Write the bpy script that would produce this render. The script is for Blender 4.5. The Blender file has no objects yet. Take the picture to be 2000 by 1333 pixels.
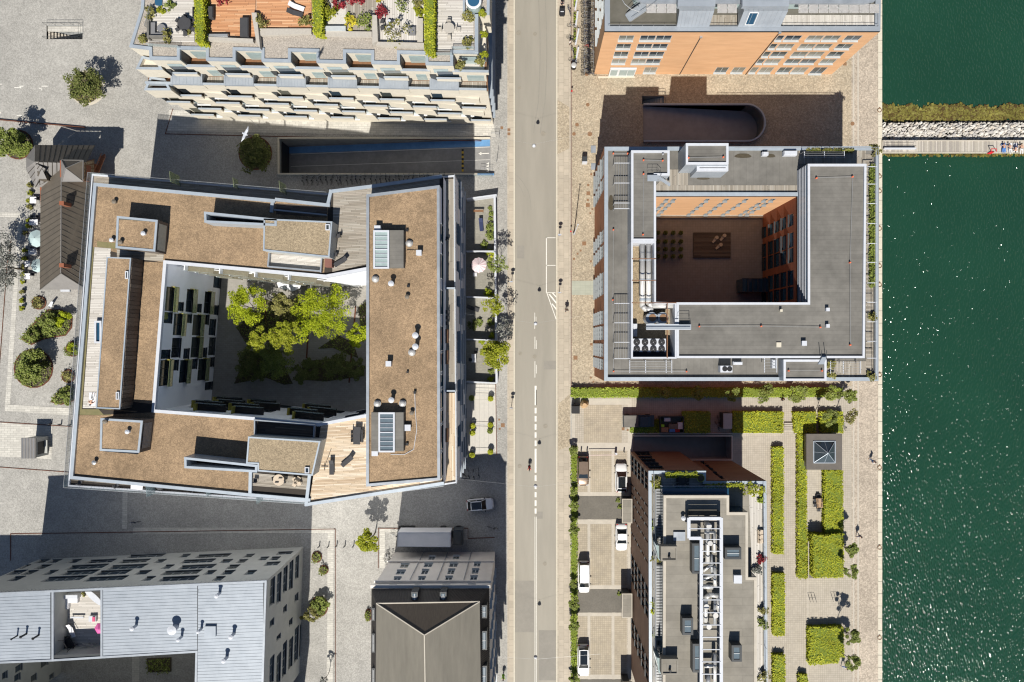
import bpy,math,random
import numpy as np
from mathutils import Vector
from math import radians as R,sin,cos,pi,atan2,hypot

# camera, sky, sun, exposure
CX,CY,S,H=1033.0,668.0,12.5,107.0      # point straight below the camera, pixels per metre, flying height
scn=bpy.context.scene
cam=bpy.data.objects.new('camera',bpy.data.cameras.new('camera')); scn.collection.objects.link(cam)
cam.location=(0,0,H); cam.rotation_euler=(0,0,0)
cam.data.sensor_width=36; cam.data.lens=36*S*H/2000
cam.data.shift_x=(1000 -CX)/2000; cam.data.shift_y=(CY -666.5)/2000
cam.data.clip_end=3000; scn.camera=cam
SUN_DIR=Vector((0.105,0.865,-1)).normalized()
elev=math.asin(-SUN_DIR.z);
world=bpy.data.worlds.new('World'); scn.world=world; world.use_nodes=True
wn=world.node_tree.nodes; wl=world.node_tree.links
sky=wn.new('ShaderNodeTexSky'); sky.sky_type='NISHITA'; sky.sun_disc=False
sky.sun_elevation=elev; sky.sun_rotation=math.atan2(-SUN_DIR.x,-SUN_DIR.y); sky.altitude=10; sky.dust_density=.4; sky.ozone_density=3
wl.new(sky.outputs[0],wn['Background'].inputs[0]); wn['Background'].inputs[1].default_value=0.05
sun=bpy.data.objects.new('sun',bpy.data.lights.new('sun','SUN')); scn.collection.objects.link(sun)
sun.data.energy=5.0; sun.data.angle=R(0.5); sun.data.color=(1,0.955,0.87)
sun.rotation_euler=SUN_DIR.to_track_quat('-Z','Y').to_euler(); sun.location=(0,0,60)
scn.view_settings.view_transform='Standard'; scn.view_settings.look='None'
scn.view_settings.exposure=0.36; scn.view_settings.gamma=1; scn.view_settings.use_curve_mapping=False
scn.cycles.max_bounces=5; scn.cycles.diffuse_bounces=3; scn.cycles.glossy_bounces=3
scn.cycles.transparent_max_bounces=6; scn.cycles.caustics_reflective=False; scn.cycles.caustics_refractive=False
scn.cycles.use_denoising=True; scn.cycles.sample_clamp_indirect=4; scn.cycles.filter_width=1.2
ORD='first second third fourth fifth sixth seventh eighth ninth tenth eleventh twelfth thirteenth fourteenth fifteenth sixteenth seventeenth eighteenth'.split()
rnd=random.Random(7); nr=np.random.default_rng(5)

# helpers
def w(px,py,z=0.0):
 k=(H -z)/H/S
 return ((px -CX)*k,(CY -py)*k)
def W(px,py,z=0.0): return w(px,py,z)+(z,)
def wp(pts,z=0.0): return [w(x,y,z) for x,y in pts]
def rect(x0,y0,x1,y1): return [(x0,y0),(x1,y0),(x1,y1),(x0,y1)]

_mats={}
def mat(name,c1,c2=None,sc=2.0,rough=.8,metal=0.0,bump=0.0,bsc=8.0,stain=0.0,ssc=.12,tile=None,island=None,
  stretch=None,rotz=0.0,voro=None,objrand=None,spec=.4,coat=0):
 m=bpy.data.materials.new(name); m.use_nodes=True; n=m.node_tree.nodes; l=m.node_tree.links
 b=n['Principled BSDF']; b.inputs['Roughness'].default_value=rough; b.inputs['Metallic'].default_value=metal
 b.inputs['Specular IOR Level'].default_value=spec; b.inputs['Coat Weight'].default_value=coat
 geo=n.new('ShaderNodeNewGeometry'); mp=n.new('ShaderNodeMapping'); l.new(geo.outputs['Position'],mp.inputs['Vector'])
 mp.inputs['Rotation'].default_value=(0,0,rotz)
 if stretch: mp.inputs['Scale'].default_value=stretch
 vec=mp.outputs[0]
 def mul(a,bb,fac=1.0):
  x=n.new('ShaderNodeMix'); x.data_type='RGBA'; x.blend_type='MULTIPLY'; x.inputs[0].default_value=fac
  l.new(a,x.inputs[6]); l.new(bb,x.inputs[7]); return x.outputs[2]
 def noise(scale,det=4.0,rgh=.6):
  t=n.new('ShaderNodeTexNoise'); t.inputs['Scale'].default_value=scale; t.inputs['Detail'].default_value=det
  t.inputs['Roughness'].default_value=rgh; l.new(vec,t.inputs['Vector']); return t
 def rng(sock,a,bb,lo=.3,hi=.7):
  t=n.new('ShaderNodeMapRange'); t.inputs[1].default_value=lo; t.inputs[2].default_value=hi
  t.inputs[3].default_value=a; t.inputs[4].default_value=bb; l.new(sock,t.inputs[0]); return t.outputs[0]
 if island or objrand:
  cols=island or objrand
  rp=n.new('ShaderNodeValToRGB'); rp.color_ramp.interpolation='LINEAR' if island else 'CONSTANT'
  while len(rp.color_ramp.elements) < len(cols): rp.color_ramp.elements.new(.5)
  for i,c in enumerate(cols):
   rp.color_ramp.elements[i].position=i/max(1,len(cols) -(1 if island else 0)); rp.color_ramp.elements[i].color=c+(1,)
  if island: l.new(geo.outputs['Random Per Island'],rp.inputs[0])
  else:
   oi=n.new('ShaderNodeObjectInfo'); l.new(oi.outputs['Random'],rp.inputs[0])
  col=rp.outputs[0]
 else:
  mx=n.new('ShaderNodeMix'); mx.data_type='RGBA'; mx.inputs[6].default_value=tuple(c1)+(1,)
  mx.inputs[7].default_value=tuple(c2 or [c*.82 for c in c1])+(1,)
  nt=noise(sc,6,.65); l.new(rng(nt.outputs[0],0,1),mx.inputs[0]); col=mx.outputs[2]
 hgt=None
 if voro:                                  # cobbles: dark joints and stone to stone tone
  v=n.new('ShaderNodeTexVoronoi'); v.feature='F1'; v.inputs['Scale'].default_value=voro[0]; l.new(vec,v.inputs['Vector'])
  sv=n.new('ShaderNodeSeparateColor'); l.new(v.outputs['Color'],sv.inputs[0])
  col=mul(col,rng(sv.outputs[0],1 -voro[1],1+voro[1],0,1))
  col=mul(col,rng(v.outputs['Distance'],1.05,1 -voro[1]*.8,.35,.75)); hgt=v.outputs['Distance']
 if tile:                                  # (length, height, mortar size, mortar tone, tone spread, offset)
  t=n.new('ShaderNodeTexBrick'); l.new(vec,t.inputs['Vector']); t.inputs['Scale'].default_value=1
  t.inputs['Brick Width'].default_value=tile[0]; t.inputs['Row Height'].default_value=tile[1]
  t.inputs['Mortar Size'].default_value=tile[2]; t.inputs['Mortar Smooth'].default_value=.3; t.offset=tile[5]
  t.inputs['Color1'].default_value=(1 -tile[4],)*3+(1,); t.inputs['Color2'].default_value=(1+tile[4],)*3+(1,)
  t.inputs['Mortar'].default_value=(tile[3],)*3+(1,)
  col=mul(col,t.outputs['Color'])
 if stain:
  s1=noise(ssc,5,.7); col=mul(col,rng(s1.outputs[0],1 -stain,1+stain*.5,.32,.68))
  s2=noise(ssc*7,4,.6); col=mul(col,rng(s2.outputs[0],1 -stain*.5,1+stain*.3,.3,.7))
 l.new(col,b.inputs['Base Color'])
 if bump:
  bp=n.new('ShaderNodeBump'); bp.inputs['Strength'].default_value=min(1,bump); bp.inputs['Distance'].default_value=.05*max(1,bump)
  bt=noise(bsc,3); l.new(bt.outputs[0],bp.inputs['Height']); l.new(bp.outputs[0],b.inputs['Normal'])
 _mats[name]=m
 return m

class MB:
 def __init__(s): s.v=[]; s.f=[]; s.m=[]
 def poly(s,pts,m=0):
  i=len(s.v); s.v += [tuple(p) for p in pts]; s.f.append(tuple(range(i,i+len(pts)))); s.m.append(m); return s
 def sheet(s,pts,z,m=0):
  a=sum(pts[i][0]*pts[(i+1) % len(pts)][1] -pts[(i+1) % len(pts)][0]*pts[i][1] for i in range(len(pts)))
  if a < 0: pts=pts[::-1]
  return s.poly([(x,y,z) for x,y in pts],m)
 def prism(s,pts,z0,z1,m=0,mt=None,bottom=False,top=True):
  a=sum(pts[i][0]*pts[(i+1) % len(pts)][1] -pts[(i+1) % len(pts)][0]*pts[i][1] for i in range(len(pts)))
  if a < 0: pts=pts[::-1]
  n=len(pts); i=len(s.v)
  s.v += [(x,y,z0) for x,y in pts]+[(x,y,z1) for x,y in pts]
  for k in range(n):
   j=(k+1) % n; s.f.append((i+k,i+j,i+n+j,i+n+k)); s.m.append(m)
  if top: s.f.append(tuple(range(i+n,i+2*n))); s.m.append(m if mt is None else mt)
  if bottom: s.f.append(tuple(range(i+n -1,i -1,-1))); s.m.append(m)
  return s
 def box(s,x0,y0,z0,x1,y1,z1,m=0,mt=None):
  return s.prism([(x0,y0),(x1,y0),(x1,y1),(x0,y1)],z0,z1,m,mt,True)
 def ob(s,cx,cy,lx,ly,z0,z1,a=0,m=0,mt=None):
  c,q=cos(a),sin(a)
  return s.prism([(cx+x*c -y*q,cy+x*q+y*c) for x,y in ((-lx/2,-ly/2),(lx/2,-ly/2),(lx/2,ly/2),(-lx/2,ly/2))],z0,z1,m,mt,True)
 def cyl(s,x,y,z0,z1,r,m=0,n=12,r2=None):
  r2=r if r2 is None else r2; i=len(s.v)
  for z,q in ((z0,r),(z1,r2)): s.v += [(x+q*cos(2*pi*k/n),y+q*sin(2*pi*k/n),z) for k in range(n)]
  for k in range(n):
   j=(k+1) % n; s.f.append((i+k,i+j,i+n+j,i+n+k)); s.m.append(m)
  s.f += [tuple(range(i+n,i+2*n)),tuple(range(i+n -1,i -1,-1))]; s.m += [m,m]; return s
 def bar(s,p,q,r,m=0,n=4,r2=None):
  p=Vector(p); q=Vector(q); d=(q -p).normalized(); u=d.cross(Vector((0,0,1)) if abs(d.z) < .95 else Vector((1,0,0))).normalized(); t=d.cross(u)
  i=len(s.v); r2=r if r2 is None else r2
  for c,rr in ((p,r),(q,r2)): s.v += [tuple(c+(u*cos(2*pi*(k+.5)/n)+t*sin(2*pi*(k+.5)/n))*rr) for k in range(n)]
  for k in range(n):
   j=(k+1) % n; s.f.append((i+j,i+k,i+n+k,i+n+j)); s.m.append(m)
  s.f += [tuple(range(i,i+n)),tuple(range(i+2*n -1,i+n -1,-1))]; s.m += [m,m]; return s
 def path(s,pts,r,m=0,n=8):
  for a,b in zip(pts[:-1],pts[1:]): s.bar(a,b,r,m,n)
  return s
 def dome(s,x,y,z,r,m=0,n=14,sq=1.0,rings=4):
  i=len(s.v)
  for k in range(rings):
   a=pi/2*k/rings; s.v += [(x+r*cos(a)*cos(2*pi*j/n),y+r*cos(a)*sin(2*pi*j/n),z+r*sq*sin(a)) for j in range(n)]
  s.v.append((x,y,z+r*sq))
  for k in range(rings -1):
   for j in range(n): s.f.append((i+k*n+j,i+k*n+(j+1) % n,i+(k+1)*n+(j+1) % n,i+(k+1)*n+j)); s.m.append(m)
  for j in range(n): s.f.append((i+(rings-1)*n+j,i+(rings-1)*n+(j+1) % n,i+rings*n)); s.m.append(m)
  return s
 def ring(s,outer,inner,z0,z1,m=0):
  n=len(outer)
  for k in range(n):
   j=(k+1) % n; a,b,c,d=outer[k],outer[j],inner[j],inner[k]
   s.poly([a+(z1,),b+(z1,),c+(z1,),d+(z1,)],m); s.poly([a+(z0,),b+(z0,),b+(z1,),a+(z1,)],m)
   s.poly([d+(z0,),c+(z0,),c+(z1,),d+(z1,)],m)
  return s
 def build(s,name,mats,parent=None,smooth=False,kind=None):
  if not s.v: return None
  if not isinstance(mats,(list,tuple)): mats=[mats]
  if parent is not None: o0=worldloc(parent)
  else:
   a=np.array(s.v); o0=Vector(((a[:,0].min()+a[:,0].max())/2,(a[:,1].min()+a[:,1].max())/2,a[:,2].min()))
  me=bpy.data.meshes.new(name); a=np.array(s.v,dtype=float) -np.array(o0)
  me.from_pydata([tuple(p) for p in a],[],s.f)
  for m in mats: me.materials.append(m)
  if len(mats) > 1: me.polygons.foreach_set('material_index',s.m)
  if smooth: me.polygons.foreach_set('use_smooth',[True]*len(s.f))
  o=bpy.data.objects.new(name,me); scn.collection.objects.link(o)
  if parent is None: o.location=o0
  else: o.parent=parent
  if kind: o['kind']=kind
  return o

def worldloc(o):
 v=Vector((0,0,0))
 while o is not None: v=v+o.location; o=o.parent
 return v
def tag(o,label,cat,group=None):
 o['label']=label; o['category']=cat
 if group: o['group']=group
 return o
def thing(name,label,cat,loc=(0,0,0),group=None,rz=0.0):
 o=bpy.data.objects.new(name,None); scn.collection.objects.link(o); o.location=loc; o.rotation_euler=(0,0,rz); o.empty_display_size=.3
 return tag(o,label,cat,group)
def copy_tree(o,loc,rz=0.0,label=None,sc=None):
 def cp(a,par):
  c=a.copy(); scn.collection.objects.link(c)
  if par is not None: c.parent=par
  for ch in a.children: cp(ch,c)
  return c
 c=cp(o,None); c.location=loc; c.rotation_euler=(0,0,rz)
 if sc: c.scale=sc if isinstance(sc,tuple) else (sc,)*3
 if label: c['label']=label
 return c
def area2(p): return sum(p[i][0]*p[(i+1) % len(p)][1] -p[(i+1) % len(p)][0]*p[i][1] for i in range(len(p)))
def inset(p,d):
 if area2(p) < 0: p=p[::-1]
 n=len(p); out=[]
 for i in range(n):
  a,b,c=Vector(p[i-1]),Vector(p[i]),Vector(p[(i+1) % n])
  e1=(b -a).normalized(); e2=(c -b).normalized(); n1=Vector((-e1.y,e1.x)); n2=Vector((-e2.y,e2.x))
  k=(n1+n2); k=k/max(.3,k.dot(n1)) if k.length > 1e-6 else n1
  q=b+k*d; out.append((q.x,q.y))
 return out
def clip(poly,a,b):                        # keep the part left of a->b
 out=[]; nx,ny=-(b[1] -a[1]),b[0] -a[0]
 f=lambda p: (p[0] -a[0])*nx+(p[1] -a[1])*ny
 for i in range(len(poly)):
  p,q=poly[i -1],poly[i]; fp,fq=f(p),f(q)
  if fp*fq < 0: t=fp/(fp -fq); out.append((p[0]+(q[0] -p[0])*t,p[1]+(q[1] -p[1])*t))
  if fq >= 0: out.append(q)
 return out
def strips(M,poly,z,ang,width,length,gap,m=0,zj=0.0,th=0,sep=None):
 """boards or sheets laid at an angle and cut to a convex outline (world metres)"""
 if area2(poly) < 0: poly=poly[::-1]
 c,q=cos(ang),sin(ang); us=[x*c+y*q for x,y in poly]; vs=[-x*q+y*c for x,y in poly]
 v=min(vs)
 while v < max(vs):
  u=min(us) -rnd.random()*length
  while u < max(us):
   u1=u+length*(rnd.uniform(.6,1.3) if zj >= 0 else 1)
   r=[(u+gap/2,v+gap/2),(u1 -gap/2,v+gap/2),(u1 -gap/2,v+width -gap/2),(u+gap/2,v+width -gap/2)]
   r=[(a*c -b*q,a*q+b*c) for a,b in r]
   for i in range(len(poly)):
    r=clip(r,poly[i -1],poly[i])
    if len(r) < 3: break
   if len(r) >= 3 and abs(area2(r)) > .01:
    zz=z+rnd.uniform(0,abs(zj))
    if sep: mm=MB(); mm.prism(r,z -.05,zz); sep(mm)
    elif th: M.prism(r,z -th,zz,m)
    else: M.sheet(r,zz,m)
   u=u1
  v += width
 return M

# walls with real openings
def onwall(A,B,px,py):
 d=Vector(((px -CX)/S,(CY -py)/S)); A=Vector(A); B=Vector(B); t=(B -A).normalized(); nn=Vector((t.y,-t.x))
 k=A.dot(nn)/d.dot(nn); return ((d*k) -A).dot(t),H*(1 -k)
def wall(M,A,B,z0,z1,holes=(),m=0,rev=.22,mr=None):
 A=Vector(A); B=Vector(B); L=(B -A).length; t=(B -A)/L; nn=Vector((t.y,-t.x))
 hs=[(max(.02,a),min(L -.02,b),max(z0,c),min(z1 -.02,d)) for a,b,c,d in holes]
 us=sorted({0,L,*[h[0] for h in hs],*[h[1] for h in hs]}); zs=sorted({z0,z1,*[h[2] for h in hs],*[h[3] for h in hs]})
 P=lambda u,z,o=0: (A.x+t.x*u+nn.x*o,A.y+t.y*u+nn.y*o,z)
 for j in range(len(zs) -1):
  zc=(zs[j]+zs[j+1])/2; run=None
  for i in range(len(us) -1):
   uc=(us[i]+us[i+1])/2
   if any(h[0] < uc < h[1] and h[2] < zc < h[3] for h in hs):
    if run is not None: M.poly([P(run,zs[j]),P(us[i],zs[j]),P(us[i],zs[j+1]),P(run,zs[j+1])],m); run=None
   elif run is None: run=us[i]
  if run is not None: M.poly([P(run,zs[j]),P(L,zs[j]),P(L,zs[j+1]),P(run,zs[j+1])],m)
 for a,b,c,d in hs:
  k=m if mr is None else mr
  M.poly([P(a,c),P(a,c,-rev),P(a,d,-rev),P(a,d)],k); M.poly([P(b,c,-rev),P(b,c),P(b,d),P(b,d,-rev)],k)
  M.poly([P(a,d),P(a,d,-rev),P(b,d,-rev),P(b,d)],k); M.poly([P(a,c,-rev),P(a,c),P(b,c),P(b,c,-rev)],k)
 return hs
_win={}
def window(parent,A,B,h,nl,fm,gm,rev=.22,fw=.07,mid=False,label=None):
 A=Vector(A); B=Vector(B); t=(B -A).normalized(); nn=Vector((t.y,-t.x)); a,b,c,d=h
 wd,ht=round(b -a,2),round(d -c,2); key=(wd,ht,nl,fm.name,gm.name,fw,mid)
 if key not in _win:
  F=MB(); f=fw; y0,y1=-.04,.05
  F.box(-wd/2,y0,0,wd/2,y1,f); F.box(-wd/2,y0,ht -f,wd/2,y1,ht)
  F.box(-wd/2,y0,f,-wd/2+f,y1,ht -f); F.box(wd/2 -f,y0,f,wd/2,y1,ht -f)
  for i in range(1,nl): x=-wd/2+wd*i/nl; F.box(x -f/2,y0+.003,f,x+f/2,y1 -.003,ht -f)
  if mid: F.box(-wd/2+f,y0+.006,ht*.62,wd/2 -f,y1 -.006,ht*.62+f)
  F.box(-wd/2 -.03,-.3,-.05,wd/2+.03,-.05,0)        # sill
  G=MB(); G.poly([(-wd/2+f/2,0.01,f/2),(wd/2 -f/2,0.01,f/2),(wd/2 -f/2,0.01,ht -f/2),(-wd/2+f/2,0.01,ht -f/2)])
  mesh=[]
  for nm,X,mm in (('window',F,fm),('pane',G,gm)):
   me=bpy.data.meshes.new(nm); me.from_pydata(X.v,[],X.f); me.materials.append(mm); mesh.append(me)
  _win[key]=mesh
 fo=bpy.data.objects.new('window',_win[key][0]); po=bpy.data.objects.new('pane',_win[key][1])
 for o in (fo,po): scn.collection.objects.link(o)
 po.parent=fo; fo.parent=parent; q=A+t*((a+b)/2) -nn*(rev -.06); pl=worldloc(parent)
 fo.location=(q.x -pl.x,q.y -pl.y,c -pl.z); fo.rotation_euler=(0,0,atan2(t.y,t.x))
 if label: fo['label']=label
 return fo
# materials
m_sett=mat('granite_sett',(.385,.372,.345),(.33,.318,.295),3,.85,stain=.18,ssc=.09,voro=(6.5,.15),bump=.2,bsc=14)
m_sett_warm=mat('warm_cobble',(.47,.40,.30),(.34,.28,.20),3,.85,stain=.16,voro=(5.6,.2),bump=.3,bsc=12)
m_quay=mat('quay_cobble',(.50,.43,.345),(.38,.32,.26),3,.85,stain=.18,voro=(5.4,.2),bump=.3,bsc=12)
m_asphalt=mat('old_asphalt',(.325,.30,.255),(.285,.265,.225),.6,.85,stain=.13,ssc=.05,stretch=(1,.14,1),bump=.1)
m_asphalt_dark=mat('dark_asphalt',(.17,.155,.13),(.13,.12,.105),4,.9,stain=.15,bump=.2)
m_slab=mat('paving_slab',(.46,.40,.32),(.41,.36,.29),.8,.85,stain=.12,tile=(1.0,.78,.03,.72,.07,.5),rotz=R(90))
m_concrete=mat('pale_concrete',(.50,.455,.385),(.44,.40,.34),2,.85,stain=.12)
m_slab_light=mat('light_granite_band',(.54,.52,.47),(.46,.44,.40),1.5,.8,stain=.1,tile=(.9,.34,.03,.7,.1,.5))
m_clinker=mat('square_paver',(.44,.395,.33),(.40,.355,.29),1,.85,stain=.1,tile=(.33,.33,.022,.68,.06,0))
m_clinker2=mat('parking_paver',(.42,.36,.27),(.37,.32,.25),1,.85,stain=.15,tile=(.32,.32,.03,.76,.07,0))
m_concretepanel=mat('pale_canopy_panel',(.55,.53,.52),(.48,.47,.47),2,.35,spec=.6)
m_kerb=mat('granite_kerb',(.62,.57,.46),(.50,.46,.38),3,.8)
m_corten=mat('rusty_edge',(.15,.055,.03),(.09,.035,.02),6,.9)
m_white_line=mat('road_paint',(.78,.76,.70),(.62,.60,.55),5,.7)
m_iron=mat('cast_iron',(.13,.11,.09),(.2,.17,.13),8,.7)
m_rustplate=mat('rust_plate',(.26,.15,.08),(.2,.11,.06),8,.8)
m_blue=mat('blue_lane',(.11,.25,.46),(.14,.30,.52),2,.8,stain=.2)
m_ramp=mat('ramp_asphalt',(.27,.265,.26),(.22,.215,.21),2,.8,stain=.2)
m_wallgrey=mat('ramp_concrete',(.36,.37,.37),(.27,.28,.28),1.2,.8,stain=.2)
m_yellow=mat('yellow_paint',(.62,.42,.05))
m_black=mat('black_paint',(.02,.02,.022),rough=.5)
m_coping=mat('blue_grey_coping',(.37,.42,.48),(.43,.48,.53),1.5,.45,metal=.25,stain=.1)
m_zinc=mat('zinc_sheet',(.30,.33,.37),(.37,.40,.44),.8,.45,metal=.3,stain=.12,ssc=.2)
m_zinc_l=mat('pale_zinc',(.31,.345,.39),(.37,.405,.45),.7,.45,metal=.2,stain=.08)
m_white=mat('white_metal',(.56,.58,.62),(.49,.51,.56),2,.45)
m_render=mat('white_render',(.85,.87,.91),(.80,.82,.87),.5,.7,stain=.05)
m_sedum=mat('brown_sedum',(.35,.245,.15),(.28,.195,.12),3.5,.95,stain=.3,ssc=.2,bump=.5,bsc=7,voro=(8,.2))
m_sedum2=mat('grey_sedum',(.36,.285,.19),(.28,.22,.145),3,.95,stain=.15,ssc=.2,bump=.5,bsc=8,voro=(8,.22))
m_bitumen=mat('bitumen_felt',(.15,.142,.128),(.185,.175,.158),.5,.8,stain=.26,ssc=.12,tile=(90,.5,.03,.84,.05,.5))
m_bitumen_v=mat('bitumen_felt_cross',(.15,.142,.128),(.185,.175,.158),.5,.8,stain=.26,ssc=.12,rotz=R(90),tile=(90,.9,.03,.84,.05,.5))
m_felt=mat('worn_grey_felt',(.215,.198,.168),(.26,.24,.205),.4,.85,stain=.2,ssc=.12,tile=(5,1.0,.018,.72,.06,.5))
m_felt_dark=mat('dark_felt',(.11,.105,.085),(.14,.13,.11),1,.8,stain=.15)
m_gravel=mat('roof_gravel',(.43,.385,.335),(.34,.305,.265),6,.9,bump=.4,bsc=9,voro=(10,.2),stain=.1)
WOODG=[(.28,.25,.21),(.36,.32,.27),(.24,.21,.17),(.40,.37,.32),(.31,.27,.22)]
m_deck=mat('weathered_boards',(.3,.28,.25),island=WOODG,rough=.85)
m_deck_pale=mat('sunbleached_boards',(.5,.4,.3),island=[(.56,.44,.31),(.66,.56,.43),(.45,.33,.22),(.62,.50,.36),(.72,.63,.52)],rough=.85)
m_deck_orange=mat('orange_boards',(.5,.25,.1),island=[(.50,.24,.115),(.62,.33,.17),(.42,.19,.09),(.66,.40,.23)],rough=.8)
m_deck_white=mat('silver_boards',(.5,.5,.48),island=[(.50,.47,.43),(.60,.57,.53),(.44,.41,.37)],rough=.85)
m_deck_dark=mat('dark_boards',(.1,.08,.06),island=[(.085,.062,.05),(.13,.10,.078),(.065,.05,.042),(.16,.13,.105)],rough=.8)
m_under=mat('board_joint',(.05,.042,.035),rough=.95)
m_cream=mat('cream_brick',(.60,.555,.47),(.53,.49,.41),1.2,.8,stain=.06,stretch=(1,1,4))
m_brick=mat('orange_brick',(.62,.37,.205),(.54,.31,.165),.6,.85,stain=.08,stretch=(.5,.5,3))
m_brick_red=mat('red_brick',(.30,.105,.055),(.22,.08,.045),.8,.85,stain=.12,stretch=(.5,.5,3))
m_brick_or=mat('rust_orange_brick',(.44,.18,.085),(.36,.14,.07),.8,.85,stain=.1)
m_brick_brown=mat('brown_brick',(.21,.125,.085),(.155,.09,.062),.9,.85,stain=.12,stretch=(.5,.5,3))
m_clad=mat('grey_green_cladding',(.44,.445,.42),(.38,.385,.365),.8,.6,stain=.08)
m_clad_seam=mat('cladding_batten',(.52,.53,.50),rough=.6)
m_plaster=mat('pale_grey_plaster',(.74,.70,.65),(.66,.62,.575),.6,.8,stain=.1,stretch=(1,1,.4))
m_brownroof=mat('brown_metal_roof',(.125,.105,.082),(.10,.085,.068),.7,.6,stain=.15)
m_greyroof=mat('grey_slate_roof',(.21,.20,.19),(.18,.17,.165),1,.6,stain=.1)
m_tile_dark=mat('black_roof_tile',(.035,.030,.028),(.05,.043,.04),2,.55,stain=.2)
m_greige=mat('greige_roof_felt',(.18,.165,.135),(.155,.142,.118),.5,.8,stain=.15,stretch=(3,.4,1))
m_brownpanel=mat('brown_hip_roof',(.125,.10,.075),(.09,.07,.052),2,.7,stretch=(4,.3,1))
m_frame=mat('light_grey_frame',(.50,.53,.54),rough=.5)
m_frame_d=mat('dark_frame',(.045,.05,.055),rough=.5)
m_frame_m=mat('mid_grey_frame',(.27,.29,.30),rough=.5)
m_frame_w=mat('white_frame',(.72,.73,.74),rough=.5)
m_steel=mat('galvanised_steel',(.42,.43,.44),(.5,.51,.52),3,.4,metal=.5)
m_pipe=mat('silver_pipe',(.56,.55,.53),(.62,.61,.59),3,.35,metal=.35)
m_orange=mat('orange_cap',(.75,.16,.07),rough=.6)
m_plastic=mat('dark_wicker',(.055,.055,.06),rough=.8)
m_cloth=mat('white_cloth',(.75,.75,.78),rough=.9)
m_beige=mat('beige_cloth',(.55,.46,.36),rough=.9)
m_brown=mat('stained_wood',(.24,.12,.06),(.16,.08,.04),5,.7)
m_core=mat('hedge_inside',(.16,.20,.025),(.11,.15,.02),5,.95)
m_soil=mat('dark_soil',(.06,.05,.035),(.1,.08,.05),3,.95)
m_grass=mat('lawn_ground',(.10,.14,.03),(.16,.2,.05),3,.95)
m_bark=mat('bark',(.11,.085,.06),(.07,.055,.04),6,.9)
m_skin=mat('skin',(.56,.34,.24),rough=.6)
m_hair=mat('dark_hair',(.04,.028,.02),rough=.7)
m_stone=mat('revetment_stone',(.4,.38,.35),objrand=[(.56,.53,.48),(.46,.43,.40),(.62,.59,.54),(.50,.45,.39),(.40,.38,.36)],rough=.85)
m_stone_i=mat('loose_stone',(.4,.38,.35),island=[(.50,.47,.43),(.40,.38,.35),(.56,.53,.48),(.3,.27,.24)],rough=.85)

m_deckwall=mat('box_cladding',(.10,.085,.075),(.16,.135,.115),.8,.8,stretch=(6,6,.3))
m_deckwall_l=mat('silver_cladding',(.46,.43,.38),(.38,.35,.31),1,.8,stretch=(4,4,1))
def glassmat(name,col,spec=.8,rough=.04):
 m=mat(name,col,rough=rough,spec=spec); return m
m_glass=mat('window_glass',(.03,.04,.05),objrand=[(.022,.035,.05),(.03,.05,.07),(.05,.06,.06),(.02,.025,.03),(.12,.12,.10)],rough=.05,spec=.8)
m_glass_b=mat('blue_glass',(.02,.07,.13),objrand=[(.02,.07,.13),(.03,.10,.18),(.015,.05,.09)],rough=.05,spec=.9)
m_glass_g=mat('pale_glass',(.2,.2,.18),objrand=[(.15,.15,.13),(.05,.06,.06),(.03,.04,.05),(.20,.19,.16),(.04,.05,.06)],rough=.08,spec=.8)
m_glass_pale=mat('greenish_glass',(.34,.42,.42),rough=.08,spec=.8)
m_pyr=mat('pyramid_glass',(.045,.06,.075),rough=.04,spec=.9)
m_glass_f=mat('grey_blue_glass',(.07,.09,.11),objrand=[(.05,.07,.09),(.08,.10,.12),(.035,.05,.07),(.10,.11,.11)],rough=.08,spec=.8)
m_glass_s=mat('roof_light_glass',(.13,.17,.20),rough=.06,spec=.9)
m_carglass=mat('car_glass',(.012,.016,.02),rough=.04,spec=.9)
def railglass(name,col,alpha):
 m=mat(name,col,rough=.05,spec=.8); m.node_tree.nodes['Principled BSDF'].inputs['Alpha'].default_value=alpha; return m
m_rail=railglass('railing_glass',(.35,.46,.48),.45)
m_rail_g=railglass('green_partition_glass',(.35,.40,.22),.6)

def leafmat(name,cols,tr=.15):
 cols=list(cols)
 m=mat(name,cols[0],island=cols,rough=.65,spec=.25,stain=.3,ssc=.22)
 n=m.node_tree.nodes; l=m.node_tree.links; b=n['Principled BSDF']
 t=n.new('ShaderNodeBsdfTranslucent'); mx=n.new('ShaderNodeMixShader'); mx.inputs[0].default_value=tr
 src=b.inputs['Base Color'].links[0].from_socket; l.new(src,t.inputs[0])
 l.new(b.outputs[0],mx.inputs[1]); l.new(t.outputs[0],mx.inputs[2]); l.new(mx.outputs[0],n['Material Output'].inputs[0]); return m
lf_lime=leafmat('lime_leaves',[(.32,.40,.012),(.44,.50,.02),(.22,.29,.01),(.52,.55,.03)],.3)
lf_yel=leafmat('yellow_green_leaves',[(.30,.34,.02),(.40,.42,.03),(.2,.25,.015),(.48,.46,.06)],.3)
lf_mid=leafmat('mid_green_leaves',[(.18,.23,.04),(.27,.31,.07),(.12,.17,.03),(.34,.37,.12)])
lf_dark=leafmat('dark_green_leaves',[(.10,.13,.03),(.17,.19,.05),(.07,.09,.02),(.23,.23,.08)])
lf_olive=leafmat('olive_leaves',[(.20,.20,.05),(.3,.28,.08),(.13,.13,.04),(.38,.34,.13)])
lf_hedge=leafmat('hedge_leaves',[(.35,.39,.025),(.42,.44,.03),(.29,.34,.02),(.46,.45,.04),(.38,.42,.03)])
lf_hedge_d=leafmat('fresh_hedge_leaves',[(.25,.34,.03),(.33,.41,.05),(.18,.26,.02),(.4,.44,.08)])
lf_yellow=leafmat('yellow_leaves',[(.50,.42,.02),(.6,.5,.05),(.35,.32,.03)])
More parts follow.
